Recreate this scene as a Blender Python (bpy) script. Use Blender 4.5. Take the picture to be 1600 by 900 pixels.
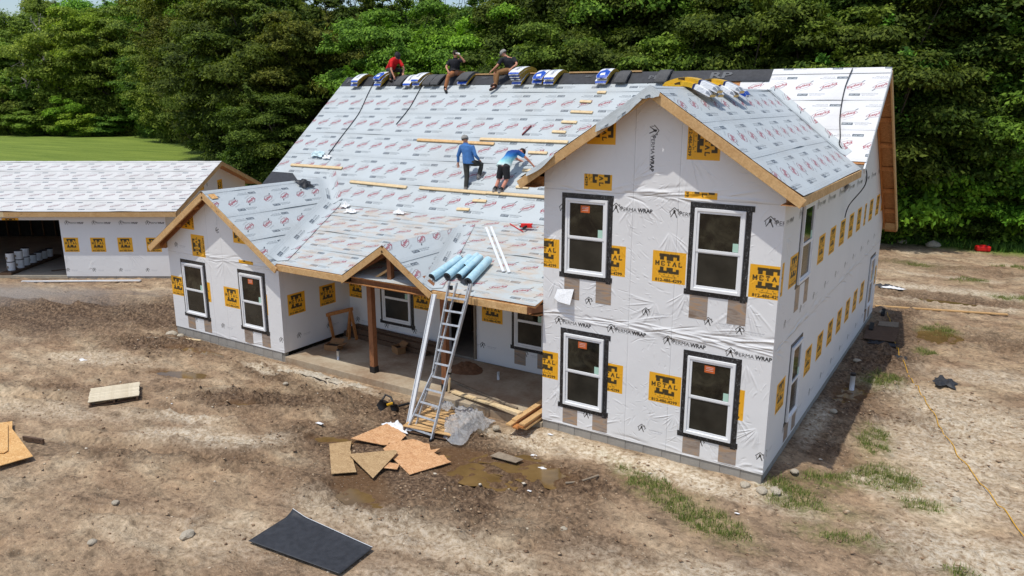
import bpy, bmesh, math, random
import numpy as np
from mathutils import Vector, Matrix
random.seed(7); np.random.seed(7); RNG = np.random.RandomState(11)
R = math.radians
for o in list(bpy.data.objects): bpy.data.objects.remove(o, do_unlink=True)
SC = bpy.context.scene; COL = SC.collection

# ------------------------------------------------------------------ camera
cam_d = bpy.data.cameras.new("camera"); cam = bpy.data.objects.new("camera", cam_d); COL.objects.link(cam)
cam_d.sensor_width = 36.0; cam_d.lens = 26.80; cam_d.clip_start = 0.1; cam_d.clip_end = 3000
cam.location = (3.042, -13.415, 6.822)
cam.rotation_euler = (R(90 - 14.01), 0, R(32.61))
SC.camera = cam
# ------------------------------------------------------------------ sky and sun
SUN = Vector((-0.11, -0.355, 1.0)).normalized()
w = bpy.data.worlds.new("World"); SC.world = w; w.use_nodes = True
nt = w.node_tree; bg = nt.nodes["Background"]
sky = nt.nodes.new("ShaderNodeTexSky"); sky.sky_type = 'NISHITA'; sky.sun_disc = False
sky.sun_elevation = math.asin(SUN.z); sky.sun_rotation = math.atan2(SUN.x, SUN.y)
sky.altitude = 150; sky.air_density = 1.0; sky.dust_density = 1.8; sky.ozone_density = 1.0
nt.links.new(sky.outputs[0], bg.inputs[0]); bg.inputs[1].default_value = 0.15
sl = bpy.data.lights.new("sun", 'SUN'); sl.energy = 3.05; sl.angle = R(0.55); sl.color = (1.0, 0.965, 0.895)
so = bpy.data.objects.new("sun", sl); COL.objects.link(so)
so.rotation_euler = (-SUN).to_track_quat('-Z', 'Y').to_euler(); so.location = (0, 0, 60)
SC.view_settings.view_transform = 'Standard'; SC.view_settings.look = 'None'
SC.view_settings.exposure = 0.0; SC.view_settings.gamma = 1.0; SC.view_settings.use_curve_mapping = False
SC.cycles.max_bounces = 6; SC.cycles.transparent_max_bounces = 8; SC.cycles.diffuse_bounces = 3

# ------------------------------------------------------------------ helpers: objects
def tag(o, label=None, cat=None, group=None, kind=None):
    if label: o['label'] = label
    if cat: o['category'] = cat
    if group: o['group'] = group
    if kind: o['kind'] = kind
    return o
def link(o, parent=None):
    COL.objects.link(o)
    if parent is not None: o.parent = parent
    return o
def empty(name, loc=(0, 0, 0), rz=0.0):
    o = bpy.data.objects.new(name, None); o.location = loc; o.rotation_euler = (0, 0, rz); o.empty_display_size = .2
    return link(o)
def copy_tree(o, parent=None):
    c = o.copy(); COL.objects.link(c)
    if parent is not None: c.parent = parent
    for ch in list(o.children): copy_tree(ch, c)
    return c
class MB:
    """collects quads, boxes and tubes and links them as one mesh object"""
    def __init__(s): s.v = []; s.f = []; s.uv = {}
    def face(s, pts, uv=None):
        i = len(s.v); s.v += [tuple(p) for p in pts]; s.f.append(tuple(range(i, i + len(pts))))
        if uv: s.uv[len(s.f) - 1] = uv
        return s
    def box(s, c, d, rot=None):
        c = Vector(c); h = Vector(d) / 2; i = len(s.v)
        for sx, sy, sz in ((-1,-1,-1),(1,-1,-1),(1,1,-1),(-1,1,-1),(-1,-1,1),(1,-1,1),(1,1,1),(-1,1,1)):
            p = Vector((sx*h.x, sy*h.y, sz*h.z))
            if rot is not None: p = rot @ p
            s.v.append(tuple(c + p))
        for f in ((0,3,2,1),(4,5,6,7),(0,1,5,4),(1,2,6,5),(2,3,7,6),(3,0,4,7)): s.f.append(tuple(i + k for k in f))
        return s
    def bar(s, a, b, wd, ht, up=(0, 0, 1)):
        a = Vector(a); b = Vector(b); d = (b - a); L = d.length; d.normalize()
        sd = d.cross(Vector(up))
        if sd.length < 1e-4: sd = d.cross(Vector((0, 1, 0)))
        sd.normalize(); u = sd.cross(d)
        m = Matrix((sd, d, u)).transposed()
        return s.box((a + b) / 2, (wd, L, ht), m)
    def tube(s, pts, r, n=8, cap=True):
        pts = [Vector(p) for p in pts]; rs = r if isinstance(r, (list, tuple)) else [r] * len(pts)
        i0 = len(s.v); prev = None
        for k, p in enumerate(pts):
            d = (pts[min(k+1, len(pts)-1)] - pts[max(k-1, 0)]).normalized()
            a = d.cross(Vector((0, 0, 1)))
            if a.length < 1e-3: a = d.cross(Vector((0, 1, 0)))
            a.normalize()
            if prev is not None and a.dot(prev) < 0: a = -a
            prev = a; b = d.cross(a)
            for j in range(n):
                t = 2 * math.pi * j / n
                s.v.append(tuple(p + (a * math.cos(t) + b * math.sin(t)) * rs[k]))
        for k in range(len(pts) - 1):
            for j in range(n):
                j2 = (j + 1) % n; q = i0 + k * n
                s.f.append((q + j, q + j2, q + n + j2, q + n + j))
        if cap:
            s.f.append(tuple(i0 + j for j in range(n))); q = i0 + (len(pts) - 1) * n
            s.f.append(tuple(q + n - 1 - j for j in range(n)))
        return s
    def ring(s, O, U, V, N, x0, z0, x1, z1, t, n0, n1, tb=None):
        """rectangular frame of width t between depths n0..n1"""
        O, U, V, N = map(Vector, (O, U, V, N)); tb = tb or t
        m = Matrix((U, V, N)).transposed()
        for a0, b0, a1, b1 in ((x0, z0, x0 + t, z1), (x1 - t, z0, x1, z1), (x0 + t, z0, x1 - t, z0 + tb), (x0 + t, z1 - t, x1 - t, z1)):
            c = O + U * (a0 + a1) / 2 + V * (b0 + b1) / 2 + N * (n0 + n1) / 2
            s.box(c, (a1 - a0, b1 - b0, n1 - n0), m)
        return s
    def pane(s, O, U, V, N, x0, z0, x1, z1, n0, n1, uv=False):
        O, U, V, N = map(Vector, (O, U, V, N)); m = Matrix((U, V, N)).transposed()
        return s.box(O + U * (x0 + x1) / 2 + V * (z0 + z1) / 2 + N * (n0 + n1) / 2, (x1 - x0, z1 - z0, n1 - n0), m)
    def build(s, name, mat, parent=None, smooth=False, bevel=0):
        me = bpy.data.meshes.new(name); me.from_pydata(s.v, [], s.f); me.update()
        if s.uv:
            ul = me.uv_layers.new(name="UVMap")
            for fi, uvs in s.uv.items():
                p = me.polygons[fi]
                for k, li in enumerate(p.loop_indices): ul.data[li].uv = uvs[k]
        if smooth: me.polygons.foreach_set("use_smooth", [True] * len(me.polygons))
        me.materials.append(mat)
        o = bpy.data.objects.new(name, me); link(o, parent)
        if bevel:
            b = o.modifiers.new("bevel", 'BEVEL'); b.width = bevel; b.segments = 2; b.limit_method = 'ANGLE'
        return o
def mesh_np(name, V, F, mat, parent=None, smooth=True, uv=None):
    me = bpy.data.meshes.new(name); V = np.asarray(V, dtype=np.float32); F = np.asarray(F, dtype=np.int32)
    n, k = F.shape
    me.vertices.add(len(V)); me.vertices.foreach_set("co", V.ravel())
    me.loops.add(n * k); me.loops.foreach_set("vertex_index", F.ravel())
    me.polygons.add(n); me.polygons.foreach_set("loop_start", np.arange(0, n * k, k, dtype=np.int32))
    if smooth: me.polygons.foreach_set("use_smooth", np.ones(n, dtype=bool))
    me.update(calc_edges=True)
    if uv is not None:
        ul = me.uv_layers.new(name="UVMap"); ul.data.foreach_set("uv", np.asarray(uv, dtype=np.float32)[F.ravel()].ravel())
    me.materials.append(mat)
    return link(bpy.data.objects.new(name, me), parent)
def grid_faces(nu, nv):
    i = np.arange((nu - 1) * (nv - 1)); a = i // (nv - 1) * nv + i % (nv - 1)
    return np.stack([a, a + nv, a + nv + 1, a + 1], 1)
# vectorised value noise
_H = np.random.RandomState(5).rand(256, 256)
def vnoise(x, y):
    x = np.asarray(x, float); y = np.asarray(y, float); xi = np.floor(x).astype(int); yi = np.floor(y).astype(int)
    fx = x - xi; fy = y - yi; fx = fx * fx * (3 - 2 * fx); fy = fy * fy * (3 - 2 * fy)
    h = lambda a, b: _H[a & 255, b & 255]
    return (h(xi, yi) * (1 - fx) + h(xi + 1, yi) * fx) * (1 - fy) + (h(xi, yi + 1) * (1 - fx) + h(xi + 1, yi + 1) * fx) * fy
def fbm(x, y, o=4, g=.5):
    s = 0; a = 1; t = 0
    for k in range(o): s = s + a * vnoise(x * 2**k + 17.3 * k, y * 2**k + 9.1 * k); t += a; a *= g
    return s / t

# ------------------------------------------------------------------ helpers: materials
def lin(c):
    return tuple(((v / 255) / 12.92 if v / 255 <= .04045 else ((v / 255 + .055) / 1.055) ** 2.4) for v in c)
class NT:
    def __init__(s, name):
        s.m = bpy.data.materials.new(name); s.m.use_nodes = True; s.t = s.m.node_tree
        s.b = s.t.nodes["Principled BSDF"]; s.out = s.t.nodes["Material Output"]
        s.b.inputs['Specular IOR Level'].default_value = .35
    def n(s, typ, **kw):
        nd = s.t.nodes.new("ShaderNode" + typ)
        for k, v in kw.items():
            if k in nd.inputs.keys() if hasattr(nd.inputs, 'keys') else False: nd.inputs[k].default_value = v
            else: setattr(nd, k, v)
        return nd
    def l(s, a, b): s.t.links.new(a, b)
    def noise(s, scale, detail=4, rough=.55, vec=None, dist=0):
        nd = s.t.nodes.new("ShaderNodeTexNoise"); nd.inputs['Scale'].default_value = scale; nd.inputs['Detail'].default_value = detail
        nd.inputs['Roughness'].default_value = rough; nd.inputs['Distortion'].default_value = dist
        if vec is not None: s.l(vec, nd.inputs['Vector'])
        return nd.outputs['Fac']
    def ramp(s, fac, stops):
        nd = s.t.nodes.new("ShaderNodeValToRGB"); e = nd.color_ramp.elements
        while len(e) < len(stops): e.new(.5)
        for k, (p, c) in enumerate(stops):
            e[k].position = p; e[k].color = (*c, 1) if len(c) == 3 else c
        s.l(fac, nd.inputs[0]); return nd.outputs[0]
    def mix(s, fac, a, b, typ='MIX'):
        nd = s.t.nodes.new("ShaderNodeMix"); nd.data_type = 'RGBA'; nd.blend_type = typ
        for v, i in ((fac, 0), (a, 6), (b, 7)):
            if isinstance(v, (int, float)): nd.inputs[i].default_value = v
            elif isinstance(v, tuple): nd.inputs[i].default_value = (*v, 1) if len(v) == 3 else v
            else: s.l(v, nd.inputs[i])
        return nd.outputs[2]
    def math(s, op, a, b=0.0, clamp=False):
        nd = s.t.nodes.new("ShaderNodeMath"); nd.operation = op; nd.use_clamp = clamp
        for v, i in ((a, 0), (b, 1)):
            if isinstance(v, (int, float)): nd.inputs[i].default_value = v
            else: s.l(v, nd.inputs[i])
        return nd.outputs[0]
    def coord(s, kind='Object', scale=None):
        c = s.t.nodes.new("ShaderNodeTexCoord").outputs[kind]
        if scale is None: return c
        m = s.t.nodes.new("ShaderNodeMapping"); m.inputs['Scale'].default_value = scale; s.l(c, m.inputs[0]); return m.outputs[0]
    def bump(s, h, strength=.4, dist=.01, nrm=None):
        nd = s.t.nodes.new("ShaderNodeBump"); nd.inputs['Strength'].default_value = strength; nd.inputs['Distance'].default_value = dist
        s.l(h, nd.inputs['Height'])
        if nrm is not None: s.l(nrm, nd.inputs['Normal'])
        s.l(nd.outputs[0], s.b.inputs['Normal']); return nd.outputs[0]
    def set(s, col=None, rough=.7, metal=0, spec=None):
        if col is not None:
            if isinstance(col, tuple): s.b.inputs['Base Color'].default_value = (*col, 1)
            else: s.l(col, s.b.inputs['Base Color'])
        if isinstance(rough, (int, float)): s.b.inputs['Roughness'].default_value = rough
        else: s.l(rough, s.b.inputs['Roughness'])
        s.b.inputs['Metallic'].default_value = metal
        if spec is not None: s.b.inputs['Specular IOR Level'].default_value = spec
        return s.m
def plain(name, col, rough=.6, metal=0, var=.18, scale=9, bump=.15, spec=.35):
    """a colour with soft mottling and fine relief"""
    t = NT(name); c = t.coord()
    n = t.noise(scale, 5, .6, c)
    dark = tuple(v * (1 - var) for v in col); light = tuple(min(1, v * (1 + var * .6)) for v in col)
    t.set(t.ramp(n, [(.3, dark), (.7, light)]), rough, metal, spec)
    if bump: t.bump(t.noise(scale * 6, 3, .6, c), bump, .01)
    return t.m
def wood(name, a, b, knots=True, sc=(1, 1, 1), rough=.7):
    t = NT(name); g = t.coord('Object', sc)
    n1 = t.noise(3.5, 6, .65, g, 1.2); n2 = t.noise(26, 3, .6, g, .4)
    col = t.mix(.35, t.ramp(n1, [(.3, a), (.68, b)]), t.ramp(n2, [(.35, tuple(v*.7 for v in a)), (.6, b)]))
    inf = t.t.nodes.new("ShaderNodeObjectInfo").outputs['Random']
    col = t.mix(t.math('MULTIPLY', inf, .35), col, tuple(v * .72 for v in a))
    if knots:
        v = t.t.nodes.new("ShaderNodeTexVoronoi"); v.inputs['Scale'].default_value = 4.2; t.l(t.coord(), v.inputs['Vector'])
        col = t.mix(t.ramp(v.outputs['Distance'], [(.05, (.75,)*3), (.12, (0,)*3)]), col, tuple(x * .38 for x in a))
    t.set(col, rough); t.bump(n2, .2, .004); return t.m

# ------------------------------------------------------------------ helpers: printed sheets (pixel images drawn by the script)
def text_tris(s, bold=0.0):
    cu = bpy.data.curves.new("t", 'FONT'); cu.body = s; cu.size = 1.0; cu.offset = bold; cu.resolution_u = 2
    ob = bpy.data.objects.new("t", cu); COL.objects.link(ob)
    dg = bpy.context.evaluated_depsgraph_get(); me = ob.evaluated_get(dg).to_mesh(); me.calc_loop_triangles()
    v = np.array([x.co[:2] for x in me.vertices]); t = np.array([x.vertices[:] for x in me.loop_triangles])
    ob.evaluated_get(dg).to_mesh_clear(); bpy.data.objects.remove(ob); bpy.data.curves.remove(cu)
    return v[t]
def fill(mask, tris):
    H, W = mask.shape
    for a, b, c in tris:
        x0 = max(int(min(a[0], b[0], c[0])), 0); x1 = min(int(max(a[0], b[0], c[0])) + 2, W)
        y0 = max(int(min(a[1], b[1], c[1])), 0); y1 = min(int(max(a[1], b[1], c[1])) + 2, H)
        if x1 <= x0 or y1 <= y0: continue
        X, Y = np.meshgrid(np.arange(x0, x1) + .5, np.arange(y0, y1) + .5)
        e = lambda p, q: (q[0]-p[0])*(Y-p[1]) - (q[1]-p[1])*(X-p[0])
        e1, e2, e3 = e(a, b), e(b, c), e(c, a)
        m = ((e1 >= 0) & (e2 >= 0) & (e3 >= 0)) | ((e1 <= 0) & (e2 <= 0) & (e3 <= 0))
        mask[y0:y1, x0:x1][m] = 1
def poly_tris(p): return [(p[0], p[i], p[i+1]) for i in range(1, len(p) - 1)]
SS = 3
class Art:
    """alpha-mask drawing in a unit box of w x h pixels, y up"""
    def __init__(s, w, h, bg=None):
        s.w, s.h = int(w), int(h); s.rgb = np.zeros((s.h, s.w, 3), np.float32); s.a = np.zeros((s.h, s.w), np.float32)
        if bg: s.rgb[:] = np.array(bg) / 255; s.a[:] = 1
    def put(s, tris, col, alpha=1.0):
        m = np.zeros((s.h * SS, s.w * SS), np.float32); fill(m, [[(p[0]*s.w*SS, p[1]*s.h*SS) for p in t] for t in tris])
        m = m.reshape(s.h, SS, s.w, SS).mean((1, 3)) * alpha
        s.rgb = s.rgb * (1 - m[..., None]) + (np.array(col) / 255) * m[..., None] if s.a.max() > .99 and s.a.min() > .99 else np.where(m[..., None] > 0, np.array(col) / 255, s.rgb)
        s.a = np.maximum(s.a, m)
    def rect(s, x0, y0, x1, y1, col, alpha=1.0): s.put(poly_tris([(x0, y0), (x1, y0), (x1, y1), (x0, y1)]), col, alpha)
    def poly(s, pts, col, alpha=1.0): s.put(poly_tris(pts), col, alpha)
    def line(s, pts, wpx, col, alpha=1.0):
        t = []
        for (x0, y0), (x1, y1) in zip(pts[:-1], pts[1:]):
            dx, dy = (x1-x0)*s.w, (y1-y0)*s.h; L = math.hypot(dx, dy) or 1; nx, ny = -dy/L*wpx/2/s.w, dx/L*wpx/2/s.h
            t += poly_tris([(x0+nx, y0+ny), (x1+nx, y1+ny), (x1-nx, y1-ny), (x0-nx, y0-ny)])
        s.put(t, col, alpha)
    def text(s, txt, x0, y0, x1, y1, col, bold=0.0, rot=0, alpha=1.0, gap=None):
        """txt stretched into the box; rot turns it about the box centre (degrees)"""
        if gap is None: T = text_tris(txt, bold)
        else:
            parts = []; x = 0
            for ch in txt:
                q = text_tris(ch, bold); q = q - [q[..., 0].min(), 0] + [x, 0]; x = q[..., 0].max() + gap; parts.append(q)
            T = np.concatenate(parts)
        mn = T.reshape(-1, 2).min(0); mx = T.reshape(-1, 2).max(0); T = (T - mn) / (mx - mn)
        P = T * [(x1-x0)*s.w, (y1-y0)*s.h] + [x0*s.w, y0*s.h]
        if rot:
            c = np.array([(x0+x1)/2*s.w, (y0+y1)/2*s.h]); r = R(rot); M = np.array([[math.cos(r), math.sin(r)], [-math.sin(r), math.cos(r)]])
            P = (P - c) @ M + c
        s.put([[(p[0]/s.w, p[1]/s.h) for p in t] for t in P], col, alpha)
def stamp(canvas, art, x, y, rot=0, alpha=1.0, wrap=False):
    """paste with lower-left corner at pixel x, y; rot in quarter turns"""
    rgb = np.rot90(art.rgb, rot); a = np.rot90(art.a, rot)[..., None] * alpha; h, w = rgb.shape[:2]; H, W = canvas.shape[:2]
    x = int(round(x)); y = int(round(y))
    if wrap:
        yi = (np.arange(h) + y) % H; xi = (np.arange(w) + x) % W; ix = np.ix_(yi, xi); canvas[ix] = canvas[ix] * (1 - a) + rgb * a; return
    x0, y0, x1, y1 = max(x, 0), max(y, 0), min(x + w, W), min(y + h, H)
    if x1 <= x0 or y1 <= y0: return
    A = a[y0-y:y1-y, x0-x:x1-x]; canvas[y0:y1, x0:x1] = canvas[y0:y1, x0:x1] * (1 - A) + rgb[y0-y:y1-y, x0-x:x1-x] * A
def to_image(name, arr, data=False):
    h, w = arr.shape[:2]; im = bpy.data.images.new(name, w, h, alpha=False, is_data=data)
    if arr.ndim == 2: arr = np.repeat(arr[..., None], 3, 2)
    px = np.ones((h, w, 4), np.float32); px[..., :3] = np.clip(arr, 0, 1); im.pixels.foreach_set(px.ravel()); im.update(); im.pack(); return im
def img_node(t, im, uv=None, ext='REPEAT'):
    nd = t.t.nodes.new("ShaderNodeTexImage"); nd.image = im; nd.extension = ext
    if uv is not None: t.l(uv, nd.inputs[0])
    return nd.outputs[0]
# ------------------------------------------------------------------ printed artwork
PPM = 150
INK = (40, 38, 36); YEL = (236, 172, 38)
def art_metal():
    a = Art(.66 * PPM, .61 * PPM, YEL); D = (66, 56, 34)
    a.text("SALES", .20, .235, .80, .272, D, .01, gap=1.4)
    a.text("Cannelburg, IN", .28, .155, .73, .215, D, .0)
    a.text("812-486-4299", .10, .03, .90, .135, (52, 44, 28), .02)
    # emblem: two block letters, cut through the middle by the word METAL
    for x0, y0, x1, y1 in ((.20,.83,.49,.92), (.51,.83,.80,.92), (.22,.72,.34,.86), (.42,.71,.62,.90), (.72,.74,.80,.86), (.185,.30,.47,.385), (.49,.30,.80,.385), (.23,.36,.34,.50), (.43,.34,.62,.49), (.71,.36,.80,.455)): a.rect(x0, y0, x1, y1, D)
    G = {'M': ([(.0,0),(.0,1),(.5,.25),(1,1),(1,0)], [(-.2,.3,0),(.7,1.2,0),(-.2,.15,1),(.85,1.2,1)]), 'E': ([(1,0),(.05,0),(.05,1),(1,1)], [(-.1,.2,0),(-.1,.2,1)]), 'T': ([(0,1),(1,1),(.5,1),(.5,0)], [(.2,.8,0)]), 'A': ([(0,0),(.5,1),(1,0)], [(-.2,.3,0),(.7,1.2,0)]), 'L': ([(.1,1),(.1,0),(1,0)], [(-.1,.4,1),(-.1,.2,0)])}
    for k, ch in enumerate("METAL"):
        x0 = .10 + k * .172; wl = .092; q = lambda p: (x0 + p[0] * wl, .55 + p[1] * .125)
        a.line([q(p) for p in G[ch][0]], 3.0, D)
        for u0, u1, v in G[ch][1]: a.line([q((u0, v)), q((u1, v))], 2.2, D)
        if ch == 'E': a.line([q((0, .52)), q((.75, .52))], 2.2, D)
        if ch == 'A': a.line([q((.2, .38)), q((.8, .38))], 1.8, D)
        if ch in 'EL': a.line([q((1, 0)), q((1, .28))], 2, D)
        if ch in 'ET': a.line([q((1, 1)), q((1, .72))], 2, D)
        if ch == 'T': a.line([q((0, 1)), q((0, .72))], 2, D)
    return a
def draw_house_mark(a, x, y, s, col, asp):
    """little house outline with a pen: s = size in units of height, asp = h/w of the art box"""
    k = s * asp; L = lambda pts, wd: a.line([(x + px * k, y + py * s) for px, py in pts], wd, col)
    L([(0, .48), (.48, .95), (1.0, .52)], 1.7); L([(.12, .50), (.12, .22)], 1.3); L([(.88, .55), (.88, .36)], 1.3); L([(.72,.80),(.86,.82),(.86,.68)], 1.2)
    a.poly([(x + px * k, y + py * s) for px, py in ((.42, .78), (.60, .70), (.58, .45), (.36, .38))], col)
    L([(.40, .45), (.16, .08)], 2.0); L([(.55, .48), (.74, .06)], 2.4)
def art_perma():
    a = Art(.86 * PPM, .22 * PPM); draw_house_mark(a, .0, .05, .95, INK, a.h / a.w)
    a.text("PERMA", .235, .30, .62, .62, (60, 60, 62), .0); a.text("P", .235, .28, .285, .70, (60, 60, 62), .0)
    a.text("WRAP", .64, .28, .99, .64, (30, 30, 32), .03); a.line([(.24, .22), (.98, .22)], .8, (140, 140, 145), .7)
    return a
def art_small():
    a = Art(.62 * PPM, .19 * PPM); draw_house_mark(a, .0, .05, .95, INK, a.h / a.w)
    a.text("PERMAWRAP", .40, .40, .86, .54, (150, 152, 158), 0, alpha=.75); a.text("812-486-4299", .46, .20, .80, .32, (165, 167, 172), 0, alpha=.7)
    return a
A_METAL, A_PERMA, A_SMALL = art_metal(), art_perma(), art_small()
WRAP = np.array((231, 231, 231)) / 255

def epilay_art(red, ink):
    W_, H_ = int(.50 * 180), int(.50 * 180); a = Art(W_, H_); th = R(27); c, s = math.cos(th), math.sin(th)
    rot = lambda p: (.5 + c * (p[0]-.5) - s * (p[1]-.5), .5 + s * (p[0]-.5) + c * (p[1]-.5))
    hexp = [rot(p) for p in ((.08, .40), (.16, .56), (.46, .66), (.84, .56), (.92, .42), (.60, .30), (.18, .32), (.08, .40))]
    a.line(hexp, 1.9, tuple(int(.6*a_+.4*b_) for a_, b_ in zip(red, ink))); a.text("Epilay", .13, .37, .87, .58, red, .035, rot=27)
    a.line([rot(p) for p in ((.20, .60), (.46, .71), (.80, .62), (.96, .60))], 1.0, ink, .8); a.line([rot(p) for p in ((.86, .60), (1.02, .66))], 5.0, ink)
    a.text("PRO-TECH", .36, .13, .80, .20, ink, 0, rot=27, alpha=.55)
    return a
def roof_tile(nm='underlayment_print', base=(206, 214, 216), red=(160, 66, 80), ink=(66, 74, 82)):
    """one period (1.22 m x 1.07 m) of printed underlayment"""
    P = 180; W_, H_ = int(1.22 * P), int(1.07 * P); cv = np.empty((H_, W_, 3), np.float32); cv[:] = np.array(base) / 255
    a = epilay_art(red, ink); stamp(cv, a, .08*P, .31*P, 0, wrap=True); stamp(cv, a, .69*P, .29*P, 2, wrap=True)
    b = Art(.66 * P, .12 * P); b.rect(.0, .08, .38, .80, (92, 102, 110)); b.text("EPILAY", .04, .30, .34, .60, (190, 198, 204), .0)
    b.text("WWW.EPILAY.COM", .42, .52, .99, .80, ink, .02, alpha=.8); b.text("877-374-5291", .46, .10, .88, .36, ink, .02, alpha=.8); b.line([(.0, .95), (.9, .95)], 1, ink, .6)
    stamp(cv, b, .25*P, .155*P, 0, wrap=True); stamp(cv, b, .66*P, .80*P, 2, wrap=True)
    g = np.array(ink) / 255
    for y, al in ((.008, .35), (.03, .3), (.052, .4), (.075, .25), (.10, .3), (.955, .35), (.98, .25), (1.01, .4), (1.035, .3)):
        r = int(y * P); m = (np.random.RandomState(r).rand(W_) > .35)[:, None] * al; cv[r] = cv[r] * (1 - m) + g * m
    r = int(.5 * P); cv[r] = cv[r] * .93
    return to_image(nm, cv)
IM_ROOF = roof_tile(); IM_ROOF2 = roof_tile('pale_underlayment_print', (228, 227, 223), (150, 112, 118), (96, 104, 112)); IM_ROOF3 = roof_tile('white_underlayment_print', (230, 230, 230), (164, 92, 100), (112, 118, 124))
def bundle_print(kind):
    cv = np.empty((96, 256, 3), np.float32); cv[:] = np.array((232, 234, 236)) / 255; b = (26, 76, 178)
    a = Art(256, 96)
    if kind == 0:
        a.poly([(.0, .02), (.30, .02), (.44, .5), (.30, .98), (.0, .98)], b); a.poly([(.70, .02), (1, .02), (1, .98), (.70, .98), (.60, .5)], b)
        a.text("Oakridge", .42, .30, .66, .70, (40, 60, 110), .03); a.poly([(.08,.3),(.2,.25),(.24,.6),(.1,.7)], (235, 238, 240)); a.poly([(.78,.3),(.9,.25),(.92,.6),(.8,.7)], (235, 238, 240))
    elif kind == 1:
        a.rect(.0, .0, .06, 1, b); a.rect(.94, .0, 1, 1, b); a.text("SHINGLES", .2, .35, .55, .65, (70, 74, 84), .02); a.rect(.62, .2, .8, .8, (200, 206, 214))
    else:
        a.rect(.38, .0, 1, 1, (220, 174, 34)); a.rect(.34, .0, .38, 1, (30, 40, 90)); a.text("SHINGLES", .12, .35, .32, .65, (50, 56, 80), .03); a.rect(.0, .1, .10, .6, (150, 156, 164)); a.poly([(.60,.1),(.66,.4),(.62,.9),(.72,.6),(.70,.2)], (70, 54, 20))
    stamp(cv, a, 0, 0); return to_image("shingle_wrapper_print", cv)

# ------------------------------------------------------------------ wall sheets
def folds(H, spec, rs):
    """draws straight folds (x0,y0,x1,y1,width,height) in pixels into height field H"""
    for x0, y0, x1, y1, wd, am in spec:
        m = wd * 3; a0, b0 = int(max(min(x0, x1) - m, 0)), int(max(min(y0, y1) - m, 0)); a1, b1 = int(min(max(x0, x1) + m, H.shape[1])), int(min(max(y0, y1) + m, H.shape[0]))
        if a1 <= a0 or b1 <= b0: continue
        X, Y = np.meshgrid(np.arange(a0, a1), np.arange(b0, b1)); dx, dy = x1-x0, y1-y0; L2 = dx*dx + dy*dy + 1e-6
        t = np.clip(((X-x0)*dx + (Y-y0)*dy) / L2, 0, 1); bend = np.sin(t * math.pi) * wd * .8
        d = ((X-x0)*dy - (Y-y0)*dx) / math.sqrt(L2) + bend; q = (X - x0 - t*dx)**2 + (Y - y0 - t*dy)**2
        H[b0:b1, a0:a1] += am * np.exp(-d*d/(wd*wd)) * np.sin(np.clip(t*1.1, 0, 1) * math.pi) * (q < (3*wd)**2)
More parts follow.
